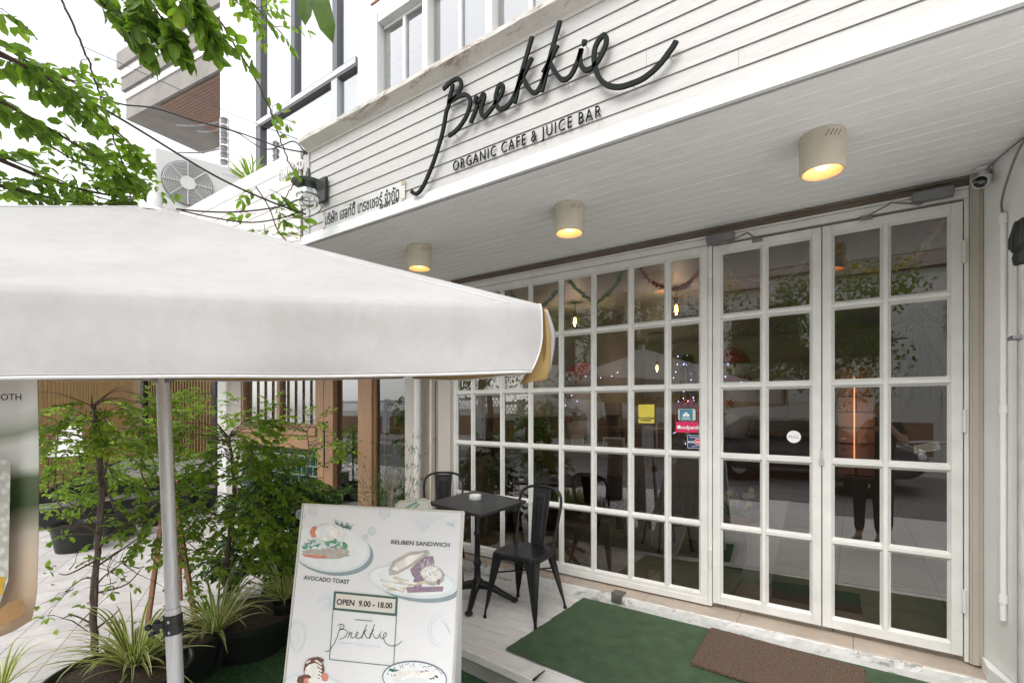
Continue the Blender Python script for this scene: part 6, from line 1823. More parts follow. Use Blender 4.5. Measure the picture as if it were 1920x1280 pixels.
    # dark spiky tuft in the lower left corner
    c = P(15, 1300, 2.05); t = thing('grass_tuft', 'dark grey green spiky tuft under the hanging banner', 'plant', (c.x, c.y, -.14)); rnd = random.Random(9); g = G()
    for k in range(60):
        a = rnd.uniform(0, 6.28); e = rnd.uniform(.05, .7); L = rnd.uniform(.16, .34); d = Vector((math.cos(a) * math.sin(e), math.sin(a) * math.sin(e), math.cos(e))); g.tint = rnd.random() * .4; g.leaf(Vector((rnd.uniform(-.1, .1), rnd.uniform(-.1, .1), 0)), d, rv(rnd), L, .008, 0, .15)
    g.build('blades', leaf_mat('dark_blades', (0.02, 0.03, 0.018), (0.06, 0.08, 0.045), .2, .5), t)
    # small fan palm tip over the neighbour's canopy
    c = at_y(473, 318, 2.6); t = thing('roof_palm', 'small bright palm tuft on the neighbouring canopy roof', 'plant', (c.x, c.y, 3.36)); g = G()
    for k in range(40):
        a = rnd.uniform(0, 6.28); e = rnd.uniform(.2, 1.4); d = Vector((math.cos(a) * math.sin(e), math.sin(a) * math.sin(e), math.cos(e))); g.tint = rnd.uniform(.4, 1); g.leaf(Vector((0, 0, c.z - 3.36 - .15)), d, rv(rnd), rnd.uniform(.2, .34), .02, 0, .2)
    g.tube([(0, 0, 0), (0, 0, c.z - 3.36 - .1)], .015, 6); g.build('fronds', LEAF_S, t)
    # wooden easel
    t0 = at_d(325, 1000, 3.55); t = thing('wooden_easel', 'brown wooden easel legs standing on the pavement behind the pole', 'easel', (t0.x, t0.y, -.145)); o = Vector(t.location)
    EW = M('easel_wood', (0.26, 0.125, 0.065), .55, .2, 4, stretch=(6, 6, 1.5), bmp=.15)
    for a, b in ((P(316, 880, 3.6), P(277, 1168, 3.55)), (P(322, 890, 3.6), P(368, 1172, 3.5)), (P(330, 900, 3.75), P(338, 1120, 4.0))):
        b.z = -.143
        g = G(); g.bar(a - o, b - o, .032, .022, up=FW); g.build('leg', EW, t, bevel=.003)
    a, b = P(293, 1050, 3.57), P(346, 1050, 3.53); g = G(); g.bar(a - o - FW * .02, b - o - FW * .02, .02, .03); g.build('crossbar', EW, t, bevel=.003)
plants()

# ---- tree over the street with hanging branches, vines and cables
def overhead():
    rnd = random.Random(77); P = at_d
    t = thing('street_tree', 'leafy street tree whose branches hang over the upper left of the terrace', 'tree', (-3.3, -.9, -.15)); o = Vector(t.location)
    gt = G(); gt.tube([Vector((0, 0, 0)), Vector((.05, .02, .9)), Vector((.0, .1, 1.9)), Vector((.2, .3, 2.9)), Vector((.5, .5, 3.9)), Vector((.9, .6, 5.0))], [.15, .12, .115, .10, .08, .05], 12); gt.build('trunk', BARK, t, smooth=True)
    gw = G(); gl = G()
    def branch(pts, r0, n, ll, lw=.5, L=.16, sprn=4, tint=(0, .9), droop=.5, side=.9, skip=0.0):
        cv = catmull([P(*p) - o for p in pts], 8); gw.tube(cv, [r0 * (1 - .7 * i / len(cv)) for i in range(len(cv))], 6)
        for k in range(n):
            f = skip + (1 - skip) * rnd.random(); i = min(int(f * (len(cv) - 1)), len(cv) - 2); p = cv[i].lerp(cv[i + 1], rnd.random()); d = (cv[i + 1] - cv[i]).normalized()
            sprig(gw, gl, rnd, p, d + (RX * rnd.uniform(-1, 1) + UP * rnd.uniform(-1, 1)) * side + FW * rnd.uniform(-.6, .6), L * rnd.uniform(.6, 1.3), sprn, ll, lw, r=.0016, droop=droop, tint=tint, face=1.0)
    # long branches sweeping in from the left
    branch([(-120, 40, 1.7), (0, 100, 1.9), (110, 160, 2.1), (200, 230, 2.4), (255, 280, 2.7)], .011, 22, .066, tint=(.1, .9), lw=.58)
    branch([(-120, 130, 1.8), (0, 190, 2.0), (90, 240, 2.2), (190, 300, 2.5), (270, 345, 2.8)], .009, 20, .064, tint=(.1, .9), lw=.58)
    branch([(-120, 60, 1.8), (40, 120, 2.2), (130, 150, 2.4), (205, 160, 2.6)], .007, 15, .05, tint=(.1, .9), L=.14)
    branch([(-100, 260, 2.0), (0, 300, 2.2), (100, 340, 2.5), (200, 365, 2.8), (285, 372, 3.0)], .012, 25, .058, tint=(.1, .9), droop=.2, lw=.56)
    branch([(-100, 330, 2.0), (10, 350, 2.3), (130, 378, 2.6), (240, 385, 2.9)], .012, 20, .056, tint=(0, .7), droop=.1, lw=.56)
    branch([(150, 270, 2.5), (215, 310, 2.8), (262, 335, 3.0), (285, 350, 3.1)], .005, 18, .042, L=.13, tint=(.2, 1))
    branch([(60, 250, 2.4), (140, 300, 2.6), (230, 330, 2.9)], .005, 14, .05, L=.14, tint=(.1, .9))
    # clumps hanging from the top edge
    branch([(110, -60, 1.7), (170, -10, 1.75), (215, 25, 1.8), (250, 60, 1.85)], .007, 9, .066, tint=(.1, .8), L=.12, lw=.6)
    branch([(250, -70, 1.7), (270, -20, 1.75), (300, 30, 1.8), (345, 85, 1.85)], .007, 13, .068, tint=(.1, .8), L=.12, lw=.6)
    branch([(330, -70, 1.7), (350, -20, 1.75), (365, 20, 1.8), (400, 55, 1.85)], .007, 13, .066, tint=(.2, 1), L=.12, lw=.6)
    branch([(430, -60, 2.2), (460, -10, 2.25), (500, 35, 2.3), (528, 62, 2.35)], .004, 14, .046, L=.12, tint=(.55, 1))
    branch([(-60, -40, 1.7), (-20, 5, 1.75), (6, 18, 1.8)], .004, 3, .06, L=.08, sprn=2)
    # two large leaves near the camera
    gl.tint = .05; gl.leaf(P(575, -22, 1.0) - o, P(571, 28, 1.0) - P(575, -22, 1.0), -FW, .072, .034, .15, .1)
    gl.tint = .12; gl.leaf(P(590, -30, 1.0) - o, P(620, 72, 1.0) - P(590, -30, 1.0), -FW, .118, .040, .15, .12)
    gw.tube([P(560, -90, 1.05) - o, P(576, -40, 1.0) - o, P(590, -28, 1.0) - o], .003, 5)
    # limbs joining the sprays to the trunk, above the frame
    for q in ((-120, 40, 1.7), (-120, 130, 1.8), (-100, 260, 2.0), (-100, 330, 2.0), (-120, 60, 1.8)):
        e = P(*q) - o; gw.tube(catmull([Vector((.2, .3, 2.9)), Vector((.2, .3, 2.9)).lerp(e, .5) + Vector((0, 0, .15)), e], 6), [.04 - .0022 * i for i in range(13)], 8)
    for q in ((110, -60, 1.7), (250, -70, 1.7), (330, -70, 1.7), (430, -60, 2.2), (560, -90, 1.05)):
        e = P(*q) - o; gw.tube(catmull([Vector((.5, .5, 3.9)), Vector((.5, .5, 3.9)).lerp(e, .5) + Vector((0, 0, .25)), e], 6), [.03 - .0019 * i for i in range(13)], 8)
    # fuller crown above, out of the frame
    for k in range(220):
        c = Vector((-.6, -2.6, 5.2)); q = rv(rnd)
        while q.length > 1: q = rv(rnd)
        p = c + Vector((q.x * 1.8, q.y * 1.5, q.z * 1.0)); sprig(gw, gl, rnd, p, rv(rnd), .25, 4, .085, .55, tint=(0, .7))
    gw.build('branch', TWIG, t); gl.build('crown', LEAF_O, t)
    # hanging vines
    VINE = M('vine_bark', (0.085, 0.05, 0.04), .8, .3, 20, bmp=.3)
    def vine(lab, pts, bunches, r):
        a = P(*pts[0]); t = thing('hanging_vine', lab, 'vine', a); o = a; g = G(); gl = G(); gw = G(); cv = catmull([P(*p) - o for p in pts], 8)
        cv = [p + rv(rnd, .004) for p in cv]; g.tube(cv, [r * (1 - .5 * i / len(cv)) for i in range(len(cv))], 6); 
        for (x, y, D, n, ll) in bunches:
            c = P(x, y, D) - o; b = min(cv, key=lambda p: (p - c).length)
            for k in range(n):
                s = c + rv(rnd, .05); g.tube([b, b.lerp(s, .5) + rv(rnd, .02), s], .0014, 4, cap=False); gl.tint = rnd.uniform(.4, 1); gl.leaf(s, rv(rnd) + Vector((0, 0, -.4)), -FW + rv(rnd, .6), ll * rnd.uniform(.8, 1.2), ll * .55)
        g.build('stem', VINE, t)
        if bunches: gl.build('leaves', LEAF_O, t)
    vine('thin purple brown vine hanging down behind the parasol top', [(95, -40, 2.3), (118, 8, 2.3), (158, 95, 2.4), (182, 160, 2.5), (200, 225, 2.6), (222, 285, 2.7), (238, 330, 2.8), (246, 385, 2.8)], [(170, 120, 2.4, 3, .04), (235, 330, 2.8, 6, .04)], .0055)
    vine('long bare brown vine hanging down to the lantern', [(350, -60, 2.3), (382, 0, 2.35), (425, 60, 2.45), (470, 135, 2.6), (500, 190, 2.7), (520, 245, 2.8), (540, 300, 2.85), (556, 330, 2.9), (545, 355, 2.95), (525, 385, 3.0)], [(525, 215, 2.75, 8, .055), (540, 240, 2.75, 5, .05), (562, 322, 2.85, 5, .05)], .0058)
    # leafy creeper near the canopy's corner
    c = P(520, 425, 3.1); t = thing('leafy_creeper', 'leafy green creeper climbing the cables below the lantern', 'vine', c); o = c; g = G(); gl = G()
    for (x, y) in ((482, 352), (505, 355), (495, 372), (520, 375), (505, 395), (480, 400), (495, 420), (520, 415), (535, 405), (510, 440), (530, 450), (545, 455), (490, 432), (560, 452)):
        p = P(x, y, 3.1 + rnd.uniform(-.1, .15)) - o; sprig(g, gl, rnd, p, RX * rnd.uniform(-1, 1) + UP * rnd.uniform(-.6, .3), .13, 3, .075, .5, droop=.4, tint=(.2, .95), face=.8)
    g.tube(catmull([P(480, 350, 3.1) - o, P(505, 390, 3.1) - o, P(520, 430, 3.1) - o, P(545, 460, 3.1) - o], 6), .004, 5); g.build('stem', TWIG, t); gl.build('leaves', LEAF_O, t)
    # cables
    CB = M('black_cable', (0.02, 0.02, 0.022), .5, .1, 9, bmp=0)
    def cable(lab, pts, r):
        g = G(); g.tube(catmull([P(*p) for p in pts], 8), r, 6); tag(g.build('overhead_cable', CB), lab, 'cable', 'black overhead cables')
    cable('thick black cable running from the upper left down to the lantern', [(-60, 40, 2.0), (0, 82, 2.1), (120, 160, 2.3), (250, 237, 2.5), (400, 328, 2.8), (500, 375, 2.95), (574, 402, 3.05)], .0055)
    cable('black cable crossing the white wall to the canopy corner', [(-60, 62, 2.3), (0, 84, 2.4), (110, 140, 2.6), (215, 192, 2.8), (290, 203, 3.0), (370, 228, 3.1), (430, 243, 3.2), (485, 262, 3.3), (530, 278, 3.3), (577, 287, 3.3)], .0045)
    cable('thin straight black wire crossing in front of the balcony', [(150, 85, 3.6), (213, 113, 3.6), (330, 165, 3.6), (430, 212, 3.6), (560, 262, 3.6)], .0025)
    cable('black cable sagging between the pole bracket and canopy corner', [(418, 240, 3.2), (450, 252, 3.2), (480, 272, 3.2), (505, 280, 3.2), (530, 272, 3.2), (553, 266, 3.2), (576, 290, 3.3)], .0038)
    cable('black cable above the parasol ridge going to the canopy corner', [(330, 392, 2.7), (390, 397, 2.8), (450, 397, 2.9), (520, 388, 3.0), (572, 370, 3.05)], .0045)
    cable('lower black cable along the parasol ridge below the creeper', [(340, 395, 2.75), (400, 408, 2.8), (470, 417, 2.9), (530, 408, 3.0), (573, 392, 3.05)], .004)
    cable('thin loose wire looping below the lantern', [(600, 380, 2.95), (602, 392, 2.95), (590, 402, 3.0), (570, 408, 3.0), (545, 408, 3.0), (520, 398, 3.0)], .0026)
    cable('black cable low on the left behind the leaves', [(-60, 265, 2.5), (0, 292, 2.5), (90, 328, 2.6), (180, 368, 2.8), (250, 385, 2.9)], .0045)
    # bracket with insulators on the far white wall
    c = P(418, 265, 6.5); t = thing('cable_bracket', 'steel cable bracket with stacked insulators on the white wall edge', 'bracket', c); g = G(); z = lambda y: (767 - y) / FPX * 6.5 + EYE - c.z
    for dx in (-.03, .07): g.tube([RX * dx + UP * z(318), RX * dx + UP * z(222)], .012, 6)
    g.build('upright', STEEL, t); g = G()
    for y in (226, 240, 252, 264, 278, 290, 304): g.lathe([(0, -.03), (.04, -.03), (.05, -.01), (.03, 0), (.05, .015), (.035, .03), (0, .03)], RX * .02 + UP * z(y), 12); g.tube([RX * -.05 + UP * z(y), RX * .09 + UP * z(y)], .008, 5)
    g.build('insulator', M('grey_insulator', (0.33, 0.32, 0.34), .3, .2), t)
    g = G()
    for y0, y1, x0 in ((228, 236, 330), (278, 286, 335), (240, 247, 370)): g.tube(catmull([P(x0, y1, 6.6) - c, P((x0 + 418) / 2, (y0 + y1) / 2 + 4, 6.5) - c, P(418, y0, 6.5) - c], 5), .010, 5)
    g.build('bundled_wire', GREYM, t)
overhead()
# ================================================================== INSIDE THE CAFE
def at_in(px, py, Y): return at_y(px, py, Y)
def bulb_light(p, w, r=.03):
    d = bpy.data.lights.new('bulb_light', 'POINT'); d.energy = w; d.color = (1.0, 0.80, 0.60); d.shadow_soft_size = r
    o = bpy.data.objects.new('bulb_light', d); S.collection.objects.link(o); o.location = p
def inside():
    # pendant bulbs
    glow = emit('filament_glow', (1.0, 0.42, 0.10), 14.0)
    GB = glass_mat('bulb_glass', (1.0, 0.86, 0.62), 1.6)
    FZ = .112
    labs = ['clear filament bulb hanging left of centre behind the grid window, lit', 'clear filament bulb under a small brass plate near the doors, lit', 'small distant filament bulb above the counter, lit']
    first = None
    for (px, py, Y, lab) in ((1078, 600, 4.9, labs[0]), (1268, 577, 4.9, labs[1]), (1232, 688, 7.6, labs[2])):
        c = at_in(px, py, Y); bulb_light(c + Vector((0, 0, -.12)), 1.6)
        if first is None:
            t = thing('pendant_bulb', lab, 'lamp', c, 0, 'filament bulbs inside the cafe')
            g = G(); g.tube([(0, 0, .085), (0, 0, 2.62 - c.z)], .004, 6); g.build('cord', BLACKP, t)
            g = G(); g.lathe([(0, .10), (.014, .10), (.02, .085), (.021, .045), (.016, .04), (0, .04)], (0, 0, 0), 14); g.build('socket', M('dark_brass', (0.10, 0.06, 0.03), .4, .2, metal=.6), t, smooth='angle')
            g = G(); g.lathe([(.014, .042), (.02, .03), (.030, .0), (.034, -.025), (.028, -.05), (.012, -.066), (0, -.07)], (0, 0, 0), 18); g.build('glass', GB, t, smooth=True)
            g = G()
            for k in range(4): a = k * 1.57; g.tube([(.009 * math.cos(a), .009 * math.sin(a), .025), (.014 * math.cos(a + .5), .014 * math.sin(a + .5), -.04)], .0045, 5)
            g.build('filament', glow, t); first = t
        else: dup(first, c, 0, lab, 'filament bulbs inside the cafe')
    # brass plate above the second bulb
    c = at_in(1272, 558, 4.9); t = thing('brass_disc', 'thin brass disc above the filament bulb near the doors', 'lamp', c); g = G(); g.lathe([(0, .004), (.07, 0), (.072, -.004), (0, -.001)], (0, 0, 0), 24); g.build('disc', M('brass', (0.5, 0.3, 0.12), .35, .1, metal=.8), t, smooth='angle')
    # counter with things on it
    t = thing('bar_counter', 'dark red wooden counter along the back of the cafe', 'counter', (-1.6, 6.4, FZ)); g = G(); g.box((-3.15, 6.2, FZ), (-.3, 6.75, 1.12)); g.build('front', BARWOOD, t, world=True); g = G(); g.box((-3.17, 6.12, 1.121), (-.25, 6.8, 1.17)); g.build('counter_top', M('counter_top_wood', (0.16, 0.085, 0.05), .35, .3, 3, stretch=(1.2, 12, 12)), t, world=True, bevel=.004)
    # shelf along the window
    t = thing('window_shelf', 'narrow dark red shelf board along the inside of the grid window', 'shelf', (-1.9, 4.6, FZ)); g = G(); g.box((-2.75, 4.5, .93), (-1.05, 4.85, .98)); g.box((-2.75, 4.52, .76), (-1.05, 4.545, .929)); g.build('board', BARWOOD, t, world=True, bevel=.003)
    for x in (-2.7, -1.1): g = G(); g.box((x - .02, 4.55, FZ), (x + .02, 4.8, .9295)); g.build('leg', BARWOOD, t, world=True)
    rnd = random.Random(3); PW = M('white_planter', (0.66, 0.66, 0.63), .5, .05)
    def planter(px, Y, w, kind, lab, z=.981):
        c = at_in(px, 780, Y); t = thing('shelf_plant', lab, 'plant', (c.x, c.y, z)); g = G()
        if w > .1: g.box((-w / 2, -.05, 0), (w / 2, .05, .075)); 
        else: g.lathe([(0, 0), (.035, 0), (.048, .075), (.042, .075), (.04, .06), (0, .06)], (0, 0, 0), 16)
        g.build('pot', PW, t, bevel=.004 if w > .1 else 0)
        g = G()
        if kind == 'tree':
            g.tube([(0, 0, .05), (0, 0, .2)], .006, 6); g.tint = .2
            for k in range(150): q = rv(rnd); q.normalize(); g.tint = rnd.random() * .5; g.leaf(Vector((0, 0, .22)) + Vector((q.x * .05, q.y * .05, q.z * .1)) * rnd.random() ** .4, q, UP + rv(rnd), .035, .016)
        else:
            for k in range(46): q = rv(rnd); q.z = abs(q.z) + .4; g.tint = rnd.random() * .6; g.leaf((rnd.uniform(-w / 2.4, w / 2.4), rnd.uniform(-.03, .03), .07), q, rv(rnd), rnd.uniform(.05, .13), .018)
        g.build('foliage', LEAF_D, t)
    planter(985, 4.65, .16, 'grass', 'white planter box of spiky leaves on the window shelf')
    planter(1013, 4.68, .06, 'tree', 'little dark green tree in a white pot on the window shelf')
    planter(1110, 4.7, .12, 'grass', 'white box of leaves beside the menu cards on the window shelf')
    c = at_in(1083, 768, 4.62); t = thing('menu_card', 'white menu card with printed lines standing on the shelf', 'card', (c.x, c.y, .981)); g = G(); g.box((-.07, 0, 0), (.07, .004, .17)); g.build('card', PW, t); g = G(); g.box((-.05, -.002, .06), (.05, -.0005, .115)); g.box((-.04, -.002, .135), (.04, -.0005, .142)); g.build('printed_block', M('card_print', (0.25, 0.25, 0.24), .6), t)
    c = at_in(1150, 785, 4.75); t = thing('framed_picture', 'small framed picture leaning on the shelf behind the cards', 'picture', (c.x, c.y, .981)); g = G(); g.box((-.12, 0, 0), (.12, .012, .15)); g.build('frame', PW, t, bevel=.003); g = G(); g.box((-.10, -.002, .02), (.10, -.0005, .13)); g.build('print', M('picture_print', (0.28, 0.20, 0.16), .5, .6, 20), t)
    # snowman figures and fairy lights
    SN = M('snow_white_fabric', (0.62, 0.62, 0.70), .6, .06, 8); REDF = M('red_felt', (0.30, 0.02, 0.03), .8, .15)
    def snowman(px, py, Y, s, lab, dz=0):
        c = at_in(px, py, Y); t = thing('snowman', lab, 'ornament', (c.x, c.y, max(FZ, c.z - .9 * s))); o = t.location.z
        zb = c.z - o
        g = G(); g.ball((0, 0, zb - .42 * s), .30 * s, .28 * s, .34 * s, 24, 16); g.ball((0, 0, zb), .21 * s, .20 * s, .19 * s, 24, 16); g.lathe([(0, 0), (.2 * s, 0), (.24 * s, zb - .6 * s), (0, zb - .6 * s)], (0, 0, 0), 20); g.build('body', SN, t, smooth=True)
        g = G(); g.lathe([(.215 * s, zb + .05 * s), (.225 * s, zb + .08 * s), (.21 * s, zb + .12 * s), (.14 * s, zb + .22 * s), (.03 * s, zb + .27 * s), (0, zb + .27 * s)], (0, 0, 0), 22); g.tube([(.2 * s * math.cos(a * .4), .19 * s * math.sin(a * .4), zb - .155 * s) for a in range(17)], .035 * s, 8); g.build('hat_and_scarf', REDF, t, smooth=True)
        g = G(); 
        for x, z in ((-.07, .04), (.07, .04)): g.ball((x * s, -.195 * s, zb + z * s - .02), .02 * s, .012, .02 * s, 10, 6)
        g.build('eye', BLACKP, t)
        g = G(); g.tube([(0, -.19 * s, zb - .03 * s), (.02 * s, -.30 * s, zb - .045 * s)], [.025 * s, .004], 8); g.build('nose', M('carrot_felt', (0.5, 0.16, 0.03), .7), t)
        g = G()
        for k, (x, z) in enumerate(((-.06, -.30), (.04, -.46), (-.05, -.60))):
            pts = []
            for q in range(10): a = q * math.pi / 5 + .3; r = (.06 if q % 2 == 0 else .025) * s; pts.append((x * s + r * math.sin(a), zb + z * s + r * math.cos(a)))
            g.prism(pts, -.30 * s - .02, -.30 * s - .005, lambda a, b, h: (a, h, b))
        g.build('star', REDF, t); return t
    snowman(1092, 712, 5.6, .85, 'white snowman with a red cap and red stars behind the grid window')
    snowman(1372, 690, 6.2, .9, 'white snowman with red stars behind the left door')
    # christmas tree with fairy lights
    c = at_in(1290, 730, 5.9); t = thing('christmas_tree', 'dark artificial tree dotted with blue white fairy lights beside the doors', 'tree', (c.x, c.y, FZ)); g = G(); gl = G(); H = 1.95; rnd = random.Random(8)
    g.tube([(0, 0, 0), (0, 0, H)], [.03, .008], 8)
    lt = G()
    for k in range(520):
        z = rnd.uniform(.25, H); r = .5 * (1 - z / (H + .1)); a = rnd.uniform(0, 6.28); d = Vector((math.cos(a), math.sin(a), -.25)); p = Vector((0, 0, z)); e = p + d * r * rnd.uniform(.6, 1.05)
        for q in range(5): gl.tint = rnd.random() * .5; gl.leaf(p.lerp(e, .4 + .15 * q), d + rv(rnd, .8), UP + rv(rnd, .5), .075, .012)
        if k % 22 == 0: lt.ball(e, .0055, .0055, .0055, 6, 4)
    g.build('stem', TWIG, t); gl.build('foliage', LEAF_D, t); lt.build('fairy_light', emit('fairy_light', (0.42, 0.42, 1.0), 4), t)
    lt = G()
    for (px, py) in ((1072, 741), (1098, 705), (1113, 712), (1126, 708), (1147, 705), (1158, 698), (1060, 760), (1082, 752), (1270, 683), (1282, 683), (1271, 668), (1267, 697), (1296, 712), (1263, 708), (1300, 745), (1290, 752), (1365, 683), (1360, 706), (1390, 716), (1378, 725)):
        lt.ball(at_in(px, py, 5.25), .005, .005, .005, 6, 4)
    tag(lt.build('fairy_light_string', emit('fairy_light_string', (0.45, 0.45, 1.0), 3.5)), 'string of tiny blue white fairy lights strung across behind the window', 'lights')
    # tinsel garlands in the top panes
    def tinsel(pts, col, lab, seed):
        rnd = random.Random(seed); cv = catmull([at_in(x, y, WY + .07) for x, y in pts], 10); g = G(); g.tube(cv, .0025, 4, cap=False)
        m, nt, bs = new_mat('tinsel'); bs.inputs['Base Color'].default_value = (*col, 1); bs.inputs['Metallic'].default_value = .35; bs.inputs['Roughness'].default_value = .3
        for i in range(len(cv) - 1):
            L = (cv[i + 1] - cv[i]).length; n = int(L * 1500)
            for k in range(n):
                p = cv[i].lerp(cv[i + 1], rnd.random()); q = rv(rnd).normalized(); a = q.orthogonal().normalized() * .0026; e = p + q * rnd.uniform(.014, .03); g.add([p - a, p + a, e + a * .6, e - a * .6], [(0, 1, 2, 3)])
        tag(g.build('tinsel_garland', m), lab, 'garland', 'tinsel garlands in the top panes')
    tinsel([(955, 540), (965, 560), (985, 575), (1010, 577), (1030, 562), (1044, 545)], (0.05, 0.45, 0.45), 'teal tinsel garland looped in the top panes beside the parasol', 1)
    tinsel([(1062, 520), (1075, 535), (1095, 553), (1118, 566), (1140, 550), (1158, 528), (1168, 505)], (0.06, 0.50, 0.10), 'green tinsel garland looped in the top panes of the grid window', 2)
    tinsel([(1198, 496), (1208, 515), (1225, 530), (1262, 542), (1290, 530), (1310, 510), (1320, 482)], (0.75, 0.05, 0.07), 'red tinsel garland looped in the top panes by the left door', 3)
    tinsel([(1358, 480), (1370, 505), (1395, 525), (1430, 533), (1470, 520), (1505, 495), (1524, 462)], (0.9, 0.93, 0.95), 'silver tinsel garland looped across the top of the left door', 4)
    tinsel([(1565, 450), (1580, 480), (1605, 500), (1645, 508), (1690, 495), (1730, 465), (1765, 420), (1778, 402)], (0.95, 0.66, 0.10), 'gold tinsel garland looped across the top of the right door', 5)
    # bar stools and tables
    SEAT = M('red_brown_seat', (0.10, 0.036, 0.022), .4, .2)
    def stool():
        t = thing('bar_stool', '', 'stool', (0, 0, 0)); g = G(); g.lathe([(0, .70), (.15, .70), (.165, .71), (.165, .735), (.15, .745), (0, .748)], (0, 0, 0), 26); g.build('seat', SEAT, t, smooth='angle')
        for k in range(4):
            a = k * math.pi / 2 + .78; d = Vector((math.cos(a), math.sin(a), 0)); g = G(); g.tube([d * .10 + UP * .70, d * .17 + UP * .35, d * .235], .012, 8); g.lathe([(0, 0), (.016, 0), (.015, .015), (0, .015)], d * .235, 8); g.build('leg', BLACKM, t, smooth='angle')
        g = G(); g.tube([(.19 * math.cos(a * .2618), .19 * math.sin(a * .2618), .25) for a in range(25)], .008, 6, cap=False); g.tube([(0, 0, .35), (0, 0, .70)], .014, 8); g.build('foot_ring', BLACKM, t, smooth='angle'); return t
    s = stool(); gr = 'bar stools inside the cafe'
    spots = [((1012, 1010, 4.9), 'red brown bar stool behind the terrace table'), ((1150, 1060, 4.75), 'red brown bar stool behind the middle of the grid window'), ((1250, 1080, 4.62), 'red brown bar stool closest to the doors'), ((1215, 1010, 5.5), 'bar stool half hidden behind the others')]
    for i, ((x, y, Y), lab) in enumerate(spots):
        p = at_in(x, y, Y); loc = (p.x, Y, FZ)
        if i == 0: s.location = loc; s['label'] = lab; s['group'] = gr
        else: dup(s, loc, .4 * i, lab, gr)
    c = at_in(957, 900, 4.35); t = thing('round_table', 'small round dark table on a cast stem inside the grid window', 'table', (c.x, c.y, FZ)); g = G(); g.lathe([(0, .80), (.20, .80), (.205, .81), (.20, .83), (0, .832)], (0, 0, 0), 30); g.build('tabletop', M('dark_tabletop', (0.05, 0.035, 0.03), .4, .2), t, smooth='angle'); g = G(); g.lathe([(.14, 0), (.13, .02), (.03, .06), (.022, .4), (.03, .5), (.02, .799)], (0, 0, 0), 16); g.build('stem', BLACKM, t, smooth='angle')
    c = at_in(1120, 868, 5.3); t = thing('dining_table', 'wooden topped table behind the middle of the grid window', 'table', (c.x, c.y, FZ)); g = G(); g.box((-.42, -.32, .82), (.42, .32, .86)); g.build('tabletop', M('pale_tabletop', (0.28, 0.20, 0.10), .4, .2, 3, stretch=(1, 9, 9)), t, bevel=.004)
    for sx in (-1, 1):
        for sy in (-1, 1): g = G(); g.box((sx * .38 - .02, sy * .28 - .02, 0), (sx * .38 + .02, sy * .28 + .02, .8195)); g.build('leg', BLACKM, t)
    # flowers, box and mat inside the door
    c = at_in(1373, 978, 4.4); t = thing('flower_box', 'wooden box of white and blue flowers standing inside the left door', 'flowers', (c.x, c.y, FZ)); g = G()
    zb = c.z - FZ
    g.box((-.17, -.1, zb - .04), (.13, .1, zb + .07)); g.build('box', M('orange_wood_box', (0.30, 0.13, 0.05), .6, .15, 5), t, bevel=.004); g = G(); g.box((-.14, -.08, 0), (.10, .08, zb - .041)); g.build('stand', M('dark_stand', (0.04, 0.035, 0.03), .6), t)
    g = G(); g.cm = 0; rnd = random.Random(44)
    for k in range(150): q = rv(rnd); q.z = abs(q.z) + .3; g.tint = rnd.random() * .6; g.leaf((rnd.uniform(-.15, .12), rnd.uniform(-.08, .08), zb + .06), q, UP + rv(rnd), rnd.uniform(.06, .18), .02)
    g.build('foliage', LEAF_D, t); g = G()
    for k in range(46):
        p = Vector((rnd.uniform(-.18, .16), rnd.uniform(-.10, .05), zb + rnd.uniform(.13, .30)))
        g.cm = 0 if rnd.random() < .6 else 1
        for q in range(8): a = q * .785; g.leaf(p, Vector((math.cos(a), -.5, math.sin(a))), -Vector((0, 1, 0)), .03, .012)
    g.build('petals', [M('cream_petal', (0.62, 0.58, 0.36), .6), M('blue_petal', (0.20, 0.23, 0.42), .6)], t)
    g = G(); A, B, C, D = at_z(1444, 1095, .118), at_z(1505, 1086, .118), at_z(1618, 1118, .118), at_z(1614, 1148, .118)
    A, B, C, D = at_z(1446, 1118, .118), at_z(1448, 1088, .118), at_z(1612, 1113, .118), at_z(1616, 1150, .118)
    g.prism([(p.x, p.y) for p in (A, D, C, B)], .1125, .120, lambda a, b, h: (a, b, h)); tag(g.build('door_mat', M('black_rubber_mat', (0.015, 0.015, 0.016), .9, .3, 40, bmp=.5)), 'black rubber mat lying on the tiles inside the doors', 'doormat')
    # dried grass arrangement, notice and shelf behind the right door
    c = at_in(1725, 640, 4.3); t = thing('dried_bouquet', 'hanging dried grass bouquet with a red bow behind the right door', 'plant', c); g = G(); rnd = random.Random(18)
    for k in range(130): a = rnd.uniform(-.5, .5); g.tube(catmull([(0, 0, .18), (a * .1, rnd.uniform(-.03, .03), .0), (a * .35, rnd.uniform(-.07, .07), -.25 - rnd.random() * .2)], 3), [.002] * 6 + [.0008], 4, cap=False)
    g.build('stalks', M('dried_straw', (0.20, 0.16, 0.095), .8, .3, 30), t); g = G()
    for k in range(60): q = rv(rnd); g.tint = rnd.random() * .4; g.leaf((rnd.uniform(-.05, .12), -.02, .16), q, rv(rnd), .12, .03)
    g.build('foliage', LEAF_D, t); g = G(); g.ball((.12, -.05, .34), .05, .03, .07, 12, 8); g.build('bow', REDF, t)
    c = at_in(1738, 840, 3.6); t = thing('paper_notice', 'tilted white paper notice behind the right door', 'notice', c); g = G(); g.add([(-.055, 0, -.035), (.06, 0, -.005), (.05, 0, .04), (-.06, 0, .01)], [(0, 1, 2, 3)]); ob = g.build('paper', PW, t); so = ob.modifiers.new('thick', 'SOLIDIFY'); so.thickness = .001
    g = G()
    for k in range(3): g.bar((-.045, -.001, .004 - .011 * k), (.04, -.001, .026 - .011 * k), .0005, .0025)
    g.build('printed_line', INK, t)
